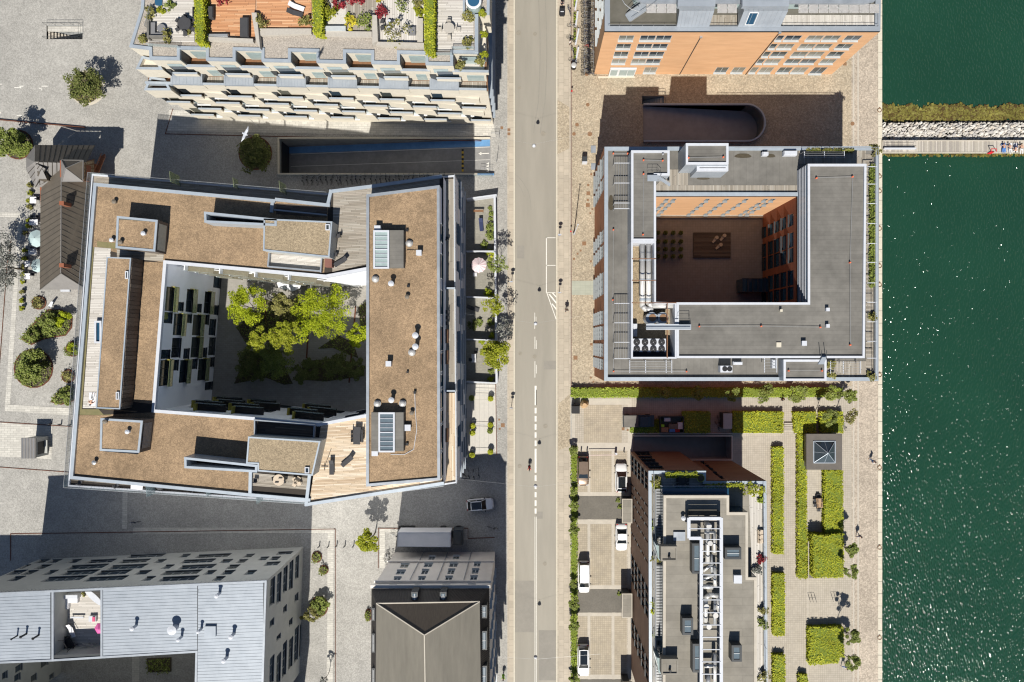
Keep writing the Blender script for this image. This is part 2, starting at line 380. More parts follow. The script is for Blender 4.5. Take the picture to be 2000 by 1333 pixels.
lf_red=leafmat('red_leaves',[(.28,.02,.03),(.38,.05,.06),(.15,.015,.02)])
lf_grey=leafmat('silver_leaves',[(.20,.21,.18),(.10,.11,.10),(.42,.42,.38),(.06,.065,.06),(.3,.3,.26)])
lf_weed=leafmat('seaweed',[(.17,.15,.03),(.23,.21,.05),(.11,.09,.02),(.09,.055,.02),(.28,.26,.07)],.1)

# water, ground sheets, road
def holed(M,x0,y0,x1,y1,z,holes,m=0):
 xs=sorted({x0,x1,*[min(max(v,x0),x1) for h in holes for v in (h[0],h[2])]}); ys=sorted({y0,y1,*[min(max(v,y0),y1) for h in holes for v in (h[1],h[3])]})
 for i in range(len(xs) -1):
  for j in range(len(ys) -1):
   cx,cy=(xs[i]+xs[i+1])/2,(ys[j]+ys[j+1])/2
   if not any(h[0] < cx < h[2] and h[1] < cy < h[3] for h in holes): M.sheet(wp(rect(xs[i],ys[j],xs[i+1],ys[j+1])),z,m)
RAMPB=(545,271,958,341); RAMPD=(1256,207,1491,276); RAMPE=(1237,851,1429,898); STAIR=(1254,188,1297,203.5); STAIRW=(91,50,161,77)
ROAD=(1005,-2600,1087,4000); SUNK=(1580.5,1060,1592,1129)
HOLES=[RAMPB,RAMPD,RAMPE,STAIR,STAIRW,ROAD]
M=MB(); holed(M,-3000,-2600,1722,4000,0,HOLES)
cxr=1491 -34.5
for sgn in (-1,1):                                   # rounded east end of the ramp cutting
 arc=[(cxr+34.5*sin(a),241.5+sgn*34.5*cos(a)) for a in [pi/2*k/10 for k in range(11)]]
 M.sheet(wp([(1491,241.5+sgn*34.5)]+arc),0)
g=M.build('ground',m_sett,kind='structure')
M=MB(); M.sheet([(600,-400),(55.1,-400),(55.1,400),(600,400)],-1.4); wat=M.build('water',None,kind='structure')
mw=bpy.data.materials.new('harbour_water'); mw.use_nodes=True; n=mw.node_tree.nodes; l=mw.node_tree.links; b=n['Principled BSDF']
b.inputs['Roughness'].default_value=.1; b.inputs['IOR'].default_value=1.33
geo=n.new('ShaderNodeNewGeometry'); mp=n.new('ShaderNodeMapping'); mp.inputs['Rotation'].default_value=(0,0,R(-32)); mp.inputs['Scale'].default_value=(1,.55,1)
l.new(geo.outputs['Position'],mp.inputs[0]); n1=n.new('ShaderNodeTexNoise'); n1.inputs['Scale'].default_value=3.5; n1.inputs['Detail'].default_value=0; n1.inputs['Roughness'].default_value=.6
l.new(mp.outputs[0],n1.inputs['Vector']); n2=n.new('ShaderNodeTexNoise'); n2.inputs['Scale'].default_value=.06; n2.inputs['Detail'].default_value=3; l.new(geo.outputs['Position'],n2.inputs['Vector'])
bp=n.new('ShaderNodeBump'); bp.inputs['Strength'].default_value=1; bp.inputs['Distance'].default_value=.285; l.new(n1.outputs[0],bp.inputs['Height']); b.inputs['Base Color'].default_value=(0,0,0,1); l.new(bp.outputs[0],b.inputs['Normal']); df=n.new('ShaderNodeBsdfDiffuse'); ad=n.new('ShaderNodeAddShader'); l.new(b.outputs[0],ad.inputs[0]); l.new(df.outputs[0],ad.inputs[1]); l.new(ad.outputs[0],n['Material Output'].inputs[0])
mxw=n.new('ShaderNodeMix'); mxw.data_type='RGBA'; mxw.inputs[6].default_value=(.009,.037,.023,1); mxw.inputs[7].default_value=(.013,.056,.033,1)
l.new(n2.outputs[0],mxw.inputs[0]); l.new(mxw.outputs[2],df.inputs[0])
wat.data.materials.clear(); wat.data.materials.append(mw)

M=MB()                                              # quay wall and coping stones
M.poly([(55.12,400,-3),(55.12,-400,-3),(55.12,-400,0),(55.12,400,0)]); M.build('quay_wall',m_wallgrey,kind='structure')
qe=thing('quay_edge','long row of pale granite coping stones along the green water','quay edge',(55,0,0))
def addpart(parent,name,mats,kind=None):
 return lambda mm: mm.build(name,mats,parent,kind=kind)
y=-40
mm0=None
while y < 1400:
 mm=MB(); mm.prism(wp(rect(1714.6,y,1722.6,y+23.2)),0.004,.06+rnd.random()*.02); mm.build('coping_stone',m_kerb,qe); y += 24
M=MB(); M.sheet(wp(rect(*ROAD)),-.12); M.build('road',m_asphalt,kind='structure')
ke=thing('kerb','light granite kerbs along both sides of the street','kerb',(0,0,-.12))
for x0,x1 in ((1003.2,1005.6),(1086.4,1088.4)):
 M=MB(); M.prism(wp(rect(x0,-300,x1,1700)),-.119,.014); M.build('kerb_line',m_kerb,ke)
_zc=[0]
def sheet(name,pts,mt,z=.004,kind='structure'):
 _zc[0] += 1; z += _zc[0]*.0004
 M=MB(); M.sheet(wp(pts),z); return M.build(name,mt,kind=kind)
m_tyre=mat('tyre_rubber',(.235,.22,.19),(.27,.25,.215),2,.85); m_patch=mat('asphalt_repair',(.27,.25,.22),(.245,.23,.20),3,.85,stain=.1)
def curve_strip(M,pts,wd,z):
 V=[Vector(w(*p)) for p in pts]
 for p,q in zip(V[:-1],V[1:]): d=(q -p).normalized(); n_=Vector((-d.y,d.x))*wd/2; M.sheet([tuple(p+n_),tuple(p -n_),tuple(q -n_),tuple(q+n_)],z)
for k,(off,n_) in enumerate(((0,0),(13,1))):
 M=MB(); curve_strip(M,[(1052+off+3*sin(y/60) -(y > 200)*(y -200)*.12,y) for y in range(-40,270,12)],.16,-.1175+k*.0003); M.build('tyre_mark',m_tyre,kind='structure')
for k,pts in enumerate(([(1003,338),(1012,345),(1022,357),(1031,372),(1036,390),(1037,410)],[(1003,350),(1010,356),(1018,368),(1024,384)])): M=MB(); curve_strip(M,pts,.12,-.1172 -k*.0002); M.build('tyre_mark',m_tyre,kind='structure')
for r_ in ((1006,1135,1043,1236),(1052,1232,1086,1330),(1046,1000,1060,1014),(1010,480,1024,505),(1062,705,1086,722)): sheet('asphalt_patch',rect(*r_),m_patch,-.1185)
sheet('pavement',rect(1088.5,-300,1114.5,1700),m_slab)
sheet('pavement',rect(991,-300,1003,1700),m_slab)
sheet('pavement',[(1088.5,195),(1112,210),(1112,290),(1088.5,302)],m_sett_warm,.008)
sheet('pavement',[(1090,790),(1113,770),(1113,872),(1090,880)],m_sett_warm,.008)
M=MB(); holed(M,1116.5,-300,1663,755,.004,[(RAMPD[0],RAMPD[1],RAMPD[2],RAMPD[3]),STAIR]);
for sgn in (-1,1):
 arc=[(cxr+34.5*sin(a),241.5+sgn*34.5*cos(a)) for a in [pi/2*k/10 for k in range(11)]]
 M.sheet(wp([(1491,241.5+sgn*34.5)]+arc),.004)
M.build('cobbled_square',m_sett_warm,kind='structure')
sheet('promenade',rect(1663,-300,1714.4,1700),m_quay)
for x0,x1 in ((1665.5,1668.5),(1674.5,1677.5)): sheet('paving_band',rect(x0,-300,x1,1700),m_concrete,.009)
M=MB(); holed(M,1116.5,755.2,1662.8,1700,.004,[RAMPE]); M.build('courtyard_paving',m_clinker,kind='structure')
sheet('cobble_verge',rect(1597.5,1121,1662,1240),m_quay,.008) if 0 else None
sheet('paving_band',rect(1577,1130,1578.6,1345),m_concrete,.009)
for x0 in (1116.5,1148,1195,1226.5):                # parking yard: concrete strips
 sheet('paving_band',rect(x0,779,x0+(7 if x0 < 1230 else 6),1400),m_concrete,.009)
for y0,y1 in ((779,791),(865,881),(961.5,969),(1015,1024),(1083,1087),(1143.5,1151),(1197,1204),(1260,1266),(1318,1327)):
 sheet('paving_band',rect(1126,y0,1230,y1),m_concrete,.013)
sheet('parking_paving',rect(1140,791,1214,865),m_clinker2,.016)
for y0,y1 in ((881,961.5),(1024,1143.5),(1204,1318)):
 for x0,x1 in ((1127,1147),(1153,1194),(1200,1224)): sheet('parking_paving',rect(x0,y0,x1,y1),m_clinker2,.016)
for y0,y1 in ((969.5,1014.5),(1151.5,1196.5),(1327.5,1400)): sheet('asphalt_patch',rect(1127,y0,1232,y1),m_asphalt_dark,.02)
# west square: stone bands and corten edges
for pts in ([(0,415),(78,417),(78,426),(0,424)],[(36,425),(44,425),(20,790),(10,790)],[(10,790),(140,798),(140,812),(10,803)],
   [(0,826),(102,833),(101,897),(0,892)],[(640,1036),(652,1036),(650,1345),(638,1345)],
   [(260,1031),(652,1031),(652,1041),(260,1044)],[(742,1033),(915,1033),(915,1040),(742,1040)],[(742,1040),(752,1040),(752,1110),(742,1110)],
   [(240,935),(250,935),(248,1033),(238,1033)],[(905,1033),(915,1033),(915,1055),(905,1055)]):
 sheet('stone_band',pts,m_slab_light,.006)
def edge(pts,label,z1=.06,r=1.2,closed=False):
 M=MB()
 for a,c in zip(pts[:-1],pts[1:]):
  a2,c2=Vector(w(*a)),Vector(w(*c)); d=(c2 -a2).normalized()*.02; q=Vector((-d.y,d.x)).normalized()*r/S/2
  M.prism([tuple(a2 -d+q),tuple(a2 -d -q),tuple(c2+d -q),tuple(c2+d+q)],0,z1+rnd.random()*.01)
 return tag(M.build('steel_edge',m_corten),label,'edging','rusty steel edgings')
edge([(-10,234),(167,250)],'rust brown steel edge crossing the upper left square',.3)
edge([(-10,824),(146,834)],'rust brown steel edge above the pale stone platform with the kiosk')
edge([(-10,912),(140,923)],'rust brown steel edge below the pale stone platform with the kiosk')
edge([(21,1095),(21,1043),(655,1033.5),(655,1345)],'long rust brown steel edge in front of the grey metal building')
edge([(739,1110),(739,1032),(914,1032),(914,1052),(966,1050)],'rust brown steel edge around the parked lorry and white building')
edge([(338,213),(323,262),(940,276)],'rust brown steel edge at the foot of the terraced apartment building')
edge([(968,745),(970,888)],'rust brown steel edge beside the small clipped balls by the street')
edge([(-4,760),(14,520),(22,470)],'rust brown steel edge curving past the silver tree at far left')
edge([(1115.5,-60),(1115.5,755)],'thin dark steel edge between east pavement and cobbled square',.03,1.3)
sheet('apron',[(330,215),(965,243),(968,268),(327,256)],m_slab_light,.005)
# road markings
M=MB(); Z=-.116
def mk(x0,y0,x1,y1): M.sheet([w(x0,y0),w(x1,y0),w(x1,y1),w(x0,y1)],Z)
for a,c in ((658,682),(706,738),(754,792),(797,808),(813,824),(829,840),(845,856),(861,872),(877,924),(929,940),(946,956),(962,972),(978,989),(994,1004),(1010,1700)):
 if c -a > 40 and a > 1000: mk(1044.3,a,1045.3,c); mk(1047,a,1048,c)
 else: mk(1044.2,a,1045.4 if c < 757 else 1048,c)
mk(1044,611,1045,643); mk(1046.6,619,1047.4,634)
for a,c in ((665,682),(713,730),(762,792)): mk(1047,a,1048,c)
mk(1066.4,464,1068,572);
for y in (464,518,571.5): mk(1066.4,y,1085,y+1.2)
M.sheet(wp([(1067,571.5),(1068.6,571.5),(1087,624),(1085.6,624)]),Z+.003)
for i in range(3):
 x=1070+i*5; y=577+i*9
for pts in ([(1078,573),(1081,573),(1086.5,579),(1086.5,582)],[(1071,575),(1074.5,575),(1086.5,590),(1086.5,594)],[(1077,594),(1079,593),(1086.5,602),(1086.5,606)]): M.sheet(wp(pts),Z)
M.build('road_markings',m_white_line,kind='structure')
M=MB()
for x,y in ((132,170),(79,173)): M.sheet(wp(rect(x-53+2,y-2,x-53+14,y-.5)),.008)
for pts in (rect(37,168,46,169.5),rect(40,169.5,41.5,173),rect(76,172,82,173.5),rect(81,172,82.5,177),rect(73,228,79,229.6),rect(77.6,223,79,229),rect(0,164,4,165.4),rect(0,220,2,222),rect(33,225,43,226.4)):
 M.sheet(wp(pts),.008)
M.build('square_markings',m_white_line,kind='structure')
def cover(x,y,r,mt,lab,sq=False,z=.006):
 M=MB(); zz=-.118 if 1005 < x < 1087 else .0
 if sq: M.prism(wp(rect(x -r,y -r,x+r,y+r)),zz,zz+.014+z)
 else:
  X,Y=w(x,y); M.cyl(X,Y,zz,zz+.012+z,r/S,0,20); M.cyl(X,Y,zz+.012+z,zz+.018+z,r/S*.8,0,20)
 return tag(M.build('manhole_cover',mt),lab,'manhole','covers set into the paving')
cv=mat('worn_cover',(.22,.20,.165),(.30,.27,.22),6,.7)
for x,y,r,t in ((1013,64,5,'round iron cover on the street near the upper left kerb'),(1045,66,3.8,'smaller round cover on the street beside the first round cover'),(1014,171,3.6,'round cover on the street left lane beside terraced building'),
    (1061,261,5,'large pale round cover on the street below a tyre mark'),(1016,691,3.5,'round cover beside the street tree at left kerb'),(1044,697,4,'round dark cover between the centre dashes'),
    (1065,833,4.5,'reddish round cover right of the dashed centre line'),(1015,911,4,'faint round cover left of the cyclist'),(1064,1102,4,'pale round cover right of the double centre line')):
 cover(x,y,r,cv,t)
for x,y,r,t in ((1148,205,3.6,'round rusty cover on warm cobbles beside the shaded ramp'),(1127,244,3.6,'round rusty cover left of two others near the pavement'),(1121,262,3.5,'small round rusty cover nearest the steel edge'),(1152,262,4.6,'largest round rusty cover left of the shadow'),(1665,242,4,'round rusty cover on the quay near the two pale bands'),(1146,145,4,'round cover at the foot of the bicycle row')):
 cover(x,y,r,m_rustplate,t)
SQC=((1149,378,3.6),(1148,401,3.8),(1141,476,3.9),(1149,362,2.2),(1148,391,2),(1134,490,1.8),(1128,496,1.8),(1121,506,2),(1155,341,2),(1157,409,1.7),(1153,417,1.7),(1154,511,2),(1124,699,4),(1155,673,2.4),(1154,738,1.8),(1159,746,1.8),(982,831,3.8),(975,820,1.8),(976,838,1.8),(1205,806,3),(1217,838,2.8),(1226,840,2),(1203,894,2.8),(994,254,2.8),(994,262,2.8),(980,250,2.6),(1650,125,3.5))
G1,G2='rust plate in the cluster north of the flag pole, ','rust plate on the cobbles south of the flag pole, '
SQL=[G1+'upper large one',G1+'lower large one',G2+'the large one',G1+'topmost small',G1+'small between the large ones',G2+'nearest the large one',G2+'second small',G2+'third small, beside the kerb',G1+'small near the wall top',G1+'small, by the lower large one',G1+'lowest small',G2+'small one by the wall','large rust plate on cobbles beside the lower end of the west wall','square rust plate near the wall, above the two lowest','small rust plate near the hedge corner, upper','small rust plate near the hedge corner, lower',
 'rust plate on the pavement beside the pale terrace, large','small rust plate beside the pale terrace, upper','small rust plate beside the pale terrace, lower','rust plate in the pale concrete of the parking entrance','rust plate left of the pickup truck, larger','rust plate left of the pickup truck, smaller','rust plate just below the white barrier post','rust plate at the mouth of the garage ramp, upper right','rust plate at the mouth of the garage ramp, lower right','rust plate at the mouth of the garage ramp, left','square grating on the quay cobbles below the orange building']
for (x,y,r),t in zip(SQC,SQL): cover(x,y,r,m_rustplate,t,True)
# foliage
def leafmesh(name,pts,size,mt,parent=None,flat=.6,kind=None,loc=None):
 """pts: n x 3 leaf centres, every leaf one small bent quad turned its own way"""
 n=len(pts); sz=size*nr.uniform(.6,1.35,(n,1)); a=nr.uniform(0,2*pi,n); tl=nr.normal(0,flat,n); b=nr.uniform(0,2*pi,n)
 u=np.stack([np.cos(a),np.sin(a),np.zeros(n)],1); v=np.stack([-np.sin(a)*np.cos(tl),np.cos(a)*np.cos(tl),np.sin(tl)],1)
 u[:,2] += np.sin(b)*flat*.6
 V=np.empty((n,4,3)); V[:,0]=pts -v*sz*.6; V[:,1]=pts+u*sz*.42; V[:,2]=pts+v*sz*.6; V[:,3]=pts -u*sz*.42
 o0=np.array(worldloc(parent)) if parent is not None else (np.array([pts[:,0].mean(),pts[:,1].mean(),pts[:,2].min()]) if loc is None else np.array(loc))
 me=bpy.data.meshes.new(name); me.vertices.add(4*n); me.vertices.foreach_set('co',(V -o0).ravel())
 me.loops.add(4*n); me.loops.foreach_set('vertex_index',np.arange(4*n,dtype=np.int32)); me.polygons.add(n)
 me.polygons.foreach_set('loop_start',np.arange(0,4*n,4,dtype=np.int32)); me.update(calc_edges=True); me.materials.append(mt)
 o=bpy.data.objects.new(name,me); scn.collection.objects.link(o)
 if parent is not None: o.parent=parent
 else: o.location=o0
 if kind: o['kind']=kind
 return o
def clumps(n,nc,rx,ry,rz,cr,fill=.55):
 """leaf centres gathered in nc clumps inside an ellipsoid, so gaps and lumps show"""
 d=nr.normal(0,1,(nc,3)); d /= np.linalg.norm(d,axis=1)[:,None]; d[:,2]=np.abs(d[:,2])*.9 -.15
 c=d*(fill+(1 -fill)*nr.random((nc,1)) ** .6)*np.array([rx,ry,rz])*nr.uniform(.75,1.12,(nc,1))
 i=nr.integers(0,nc,n); q=nr.normal(0,1,(n,3)); q /= np.linalg.norm(q,axis=1)[:,None]
 rr=cr*nr.uniform(.6,1.25,(nc,1)); return c[i]+q*rr[i]*nr.random((n,1)) ** .35*np.array([1,1,.7])
def tree(label,px,py,r,h,mt,n=2600,size=.26,group=None,lean=(0,0),nc=26,rz=None,ry=None,zc=None,cat='tree',name='tree',cr=None,z0=0.0,fill=.5,thick=.16):
 """px, py: crown centre as seen; h: height of the crown centre"""
 X,Y=w(px,py,z0+h); rz=rz or r*.8
 t=thing(name,label,cat,(X -lean[0],Y -lean[1],z0),group)
 T=MB(); top=Vector((X,Y,z0+h*.75)); base=Vector((X -lean[0],Y -lean[1],z0)); mid=base.lerp(top,.5)+Vector((.08,-.05,0))
 T.bar(base,mid,thick,0,7,thick*.75); T.bar(mid,top,thick*.75,0,7,thick*.5)
 for k in range(7):
  a=2*pi*k/7+rnd.random(); e=Vector((X+cos(a)*r*.7,Y+sin(a)*(ry or r)*.7,z0+h+rnd.uniform(-.1,.5)*rz))
  s=mid.lerp(top,rnd.uniform(.2,1)); T.bar(s,e,thick*.4,0,5,.03)
 T.build('trunk',m_bark,t,True)
 n=int(n*1.5); size *= .9
 P=clumps(n,nc,r,ry or r,rz,cr or r*.33,fill)+np.array([X,Y,z0+h]); P[:,2]=np.maximum(P[:,2],z0+.15)
 leafmesh('crown',P,size,mt,t)
 return t
def bush(label,px,py,r,mt,n=700,size=.2,z0=0.0,h=None,ry=None,group=None,name='bush',cat='bush',flower=None,nc=14):
 X,Y=w(px,py,z0); h=h or r
 t=thing(name,label,cat,(X,Y,z0),group)
 T=MB()
 for k in range(5): a=1.3*k; T.bar((X,Y,z0),(X+cos(a)*r*.6,Y+sin(a)*(ry or r)*.6,z0+h*.8),.035,0,4,.015)
 T.build('stems',m_bark,t)
 P=clumps(n,nc,r,ry or r,h,r*.38,.45)+np.array([X,Y,z0+h*.35]); P[:,2]=np.maximum(P[:,2],z0+.05)
 leafmesh('foliage',P,size,mt,t)
 if flower: leafmesh('flowers',clumps(int(n*.2),nc,r,ry or r,h*1.1,r*.35,.5)+np.array([X,Y,z0+h*.45]),size*.9,flower,t)
 return t
def ball(label,px,py,r,mt,z0=0.0,pot=None,group=None,hz=.35):
 X,Y=w(px,py,z0+hz+r); t=thing('clipped_ball',label,'shrub',(X,Y,z0),group)
 T=MB()
 if pot: T.cyl(X,Y,z0,z0+hz,r*.55,0,12,r*.72); T.build('pot',pot,t)
 else: T.bar((X,Y,z0),(X,Y,z0+hz+r),.05,0,6); T.build('stem',m_bark,t)
 q=nr.normal(0,1,(420,3)); q /= np.linalg.norm(q,axis=1)[:,None]; q *= r*nr.uniform(.8,1.05,(420,1))
 leafmesh('foliage',q+np.array([X,Y,z0+hz+r]),.14,mt,t); return t
def inside(poly,x,y):
 c=np.zeros(len(x),bool); n=len(poly)
 for i in range(n):
  (x1,y1),(x2,y2)=poly[i -1],poly[i]
  s=((y1 > y) != (y2 > y)) & (x < (x2 -x1)*(y -y1)/((y2 -y1) or 1e-9)+x1); c ^= s
 return c
def hedge(label,pts,h,mt,z0=0.0,dens=150,size=.115,group=None,name='hedge',cat='hedge',wobble=.12,zref=None,stemmed=True):
 """clipped block: an earth coloured core of twigs and leaves over its top and sides"""
 P=wp(pts,z0+h if zref is None else zref); P=P[::-1] if area2(P) < 0 else P
 cx=sum(p[0] for p in P)/len(P); cy=sum(p[1] for p in P)/len(P); t=thing(name,label,cat,(cx,cy,z0),group)
 MB().prism(inset(P,.1),z0,z0+h -.1).build('twigs',m_core,t)
 xs=[p[0] for p in P]; ys=[p[1] for p in P]; A=abs(area2(P))/2; n=int(A*dens*(max(xs)-min(xs))*(max(ys)-min(ys))/max(A,.1))
 x=nr.uniform(min(xs),max(xs),n); y=nr.uniform(min(ys),max(ys),n); k=inside(P,x,y); x,y=x[k],y[k]
 z=z0+h -.02+np.sin(x*1.7+y*.6)*wobble*.3+np.sin(y*2.3+x)*wobble*.3 -nr.random(len(x))*.1+(nr.random(len(x)) < .15)*.08
 top=np.stack([x,y,z],1); L=[]
 for i in range(len(P)):
  a,c=np.array(P[i]),np.array(P[(i+1) % len(P)]); d=c -a; ln=np.linalg.norm(d); m=int(ln*h*dens*.7); s=nr.random((m,1))
  nn=np.array([d[1],-d[0]])/max(ln,1e-6); xy=a+d*s+nn*nr.normal(0,.05,(m,1))+nn*.03; L.append(np.hstack([xy,z0+nr.random((m,1))*h]))
 leafmesh('leaves',np.vstack([top]+L),size,mt,t,flat=.45)
 return t
def bed(label,pts,mt,h=.5,dens=45,size=.2,group=None,edge_m=None,z0=0.0,cover=.8,name='planting_bed',cat='plant bed',tall=0):
 """planted patch: soil, a low rim and plants of uneven height; nobody could count them"""
 P=wp(pts,z0); P=P[::-1] if area2(P) < 0 else P; cx=sum(p[0] for p in P)/len(P); cy=sum(p[1] for p in P)/len(P)
 t=thing(name,label,cat,(cx,cy,z0),group); MB().prism(P,z0,z0+.05+rnd.random()*.01).build('soil',m_soil,t)
 if edge_m: M=MB(); M.ring(inset(P,-.1),inset(P,.06),z0,z0+.12); M.build('rim',edge_m,t)
 xs=[p[0] for p in P]; ys=[p[1] for p in P]; n=int(dens*(max(xs)-min(xs))*(max(ys)-min(ys)))
 x=nr.uniform(min(xs),max(xs),n); y=nr.uniform(min(ys),max(ys),n)
 f=np.sin(x*1.3+cx)*np.cos(y*1.1+cy)+.6*np.sin(x*2.9+y*2.1); k=inside(P,x,y) & (f > -2+1.6*(1 -cover)*2); x,y,f=x[k],y[k],f[k]
 z=z0+.08+nr.random(len(x)) ** .6*h*(1+.5*f).clip(.2,2); L=[np.stack([x,y,z],1)]
 leafmesh('leaves',np.vstack(L),size,mt,t,flat=.8,kind='stuff'); return t
def circ(cx,cy,r,ry=None,n=18,wob=0.0,ph=0.0):
 return [(cx+r*(1+wob*sin(3*a+ph))*cos(a),cy+(ry or r)*(1+wob*sin(3*a+ph))*sin(a)) for a in [2*pi*k/n for k in range(n)]]

# people
def skinned(name,edges,verts,rad,mt,parent,sub=1,root=0):
 me=bpy.data.meshes.new(name); me.from_pydata(verts,edges,[]); o=bpy.data.objects.new(name,me); scn.collection.objects.link(o)
 sk=o.modifiers.new('skin','SKIN'); sk.use_smooth_shade=True
 for i,r in enumerate(rad): me.skin_vertices[0].data[i].radius=(r,r)
 me.skin_vertices[0].data[root].use_root=True
 o.modifiers.new('sub','SUBSURF').levels=sub; o.modifiers['sub'].render_levels=sub
 me.materials.append(mt); o.parent=parent; return o
for_skin=None
def person(label,loc,rz,shirt,trousers,pose='walk',hair=None,bald=False):
 """one continuous body with clothes and hair over it; loc at the feet (or under the hips when lying or sitting)"""
 t=thing('person',label,'person',loc,None,rz); s=.32 if pose == 'walk' else .02
 if pose in ('walk','stand'):
  V=[(0,0,.95),(0,.01,1.15),(0,.02,1.38),(0,.02,1.5),(0,.04,1.66),          # hips chest neck head
    (.19,.01,1.40),(.25,-s*.5,1.13),(.24,-s*.2+.1,.9),(-.19,.01,1.40),(-.25,s*.5,1.13),(-.24,s*.6+.1,.92),
    (.1,0,.88),(.11,s*.8,.5),(.11,s,.08),(.11,s+.16,.04),(-.1,0,.88),(-.11,-s*.3,.5),(-.11,-s*1.1,.1),(-.11,-s*1.1+.15,.04)]
 elif pose == 'lie':
  V=[(0,0,.14),(0,.2,.14),(0,.43,.14),(0,.55,.15),(0,.71,.16),(.19,.45,.12),(.36,.3,.08),(.32,.08,.07),(-.19,.45,.12),(-.38,.32,.08),(-.36,.1,.07),
    (.1,-.08,.12),(.14,-.45,.18),(.13,-.85,.08),(.15,-.9,.16),(-.1,-.08,.12),(-.16,-.45,.12),(-.15,-.86,.08),(-.18,-.92,.16)]
 elif pose == 'cycle':
  V=[(0,-.12,.98),(0,.05,1.17),(0,.22,1.36),(0,.28,1.46),(0,.36,1.58),(.19,.22,1.36),(.25,.36,1.15),(.22,.56,1.05),(-.19,.22,1.36),(-.25,.36,1.15),(-.22,.56,1.05),
    (.09,-.1,.93),(.11,.2,.7),(.1,.08,.3),(.1,.2,.24),(-.09,-.1,.93),(-.11,.18,.82),(-.1,.06,.5),(-.1,.18,.44)]
 else:                                          # sitting on the ground or a bench 0.45 high
  V=[(0,0,.5),(0,0,.72),(0,.02,.98),(0,.03,1.08),(0,.05,1.24),(.19,.02,.98),(.26,.1,.74),(.2,.28,.62),(-.19,.02,.98),(-.26,.1,.74),(-.2,.28,.62),
    (.1,.05,.5),(.13,.45,.5),(.12,.5,.1),(.12,.64,.05),(-.1,.05,.5),(-.13,.45,.5),(-.12,.5,.1),(-.12,.64,.05)]
 Rr=[.13,.13,.12,.055,.1,.07,.048,.035,.07,.048,.035,.09,.06,.04,.04,.09,.06,.04,.04]
 E_=[(0,1),(1,2),(2,3),(3,4),(2,5),(5,6),(6,7),(2,8),(8,9),(9,10),(0,11),(11,12),(12,13),(13,14),(0,15),(15,16),(16,17),(17,18)]
 skinned('body',E_,V,Rr,m_skin,t)
 if shirt: ii=[0,1,2,5,6,8,9]; mp_={v: k for k,v in enumerate(ii)}; skinned('shirt',[(mp_[a],mp_[b]) for a,b in E_ if a in mp_ and b in mp_],[V[i] for i in ii],[Rr[i]*1.22 for i in ii],shirt,t)
 if trousers: ii=[0,11,12,13,15,16,17]; mp_={v: k for k,v in enumerate(ii)}; skinned('trousers',[(mp_[a],mp_[b]) for a,b in E_ if a in mp_ and b in mp_],[V[i] for i in ii],[Rr[i]*1.2 for i in ii],trousers,t)
 h=Vector(V[4]); d=(Vector(V[4]) -Vector(V[3])).normalized(); b=MB(); o=h+d*.02+Vector((0,-.015,0))
 b.dome(o.x,o.y,o.z,.118,0,12); b.build('hair',hair or m_hair,None); ho=scn.collection.objects[-1]
 ho.parent=t; ho.location=(o.x,o.y,o.z)
 return t
def cmat(name,c): return mat(name,c,rough=.85)
c_black,c_red,c_lime,c_navy,c_wht,c_grey,c_blue=cmat('black_fabric',(.02,.02,.025)),cmat('red_fabric',(.6,.02,.03)),cmat('lime_fabric',(.35,.75,.05)),cmat('navy_fabric',(.03,.04,.1)),cmat('white_fabric',(.75,.75,.75)),cmat('grey_fabric',(.2,.2,.21)),cmat('blue_fabric',(.1,.25,.6))

# bicycles and cars
def torus(M,c,r,q,n=16,k=5):
 i=len(M.v)
 for a in range(n):
  for b in range(k):
   R1=r+q*cos(2*pi*b/k); M.v.append((c[0],c[1]+R1*cos(2*pi*a/n),c[2]+R1*sin(2*pi*a/n)) if 1 else 0); M.v[-1]=(c[0]+q*sin(2*pi*b/k),)+M.v[-1][1:]
 for a in range(n):
  for b in range(k): M.f.append((i+a*k+b,i+((a+1) % n)*k+b,i+((a+1) % n)*k+(b+1) % k,i+a*k+(b+1) % k)); M.m.append(0)
def bicycle(label,group=None,fm=None):
 t=thing('bicycle',label,'bicycle',(0,0,0),group)
 for y in (-.53,.53):
  M=MB(); torus(M,(0,y,.34),.32,.022);
  for k in range(4): a=pi*k/4; M.bar((0,y -.31*cos(a),.34 -.31*sin(a)),(0,y+.31*cos(a),.34+.31*sin(a)),.005,0,3)
  M.build('wheel',m_black,t)
 M=MB(); A,B,C,D=(0,-.53,.34),(0,-.08,.3),(0,-.2,.85),(0,.42,.85)
 for a,b in ((A,B),(B,C),(C,D),(B,D),(A,C),(D,(0,.53,.34))): M.bar(a,b,.02,0,5)
 M.build('frame',fm or m_black,t)
 M=MB(); M.bar((-.28,.36,1.0),(.28,.36,1.0),.016); M.bar((0,.42,.85),(0,.36,1.0),.02); M.bar((0,.36,1.0),(0,.42,.98),.02); M.build('handlebar',m_steel,t)
 M=MB(); M.ob(0,-.24,.16,.26,.93,.98); M.bar((0,-.2,.83),(0,-.23,.94),.018); M.build('saddle',m_black,t)
 return t
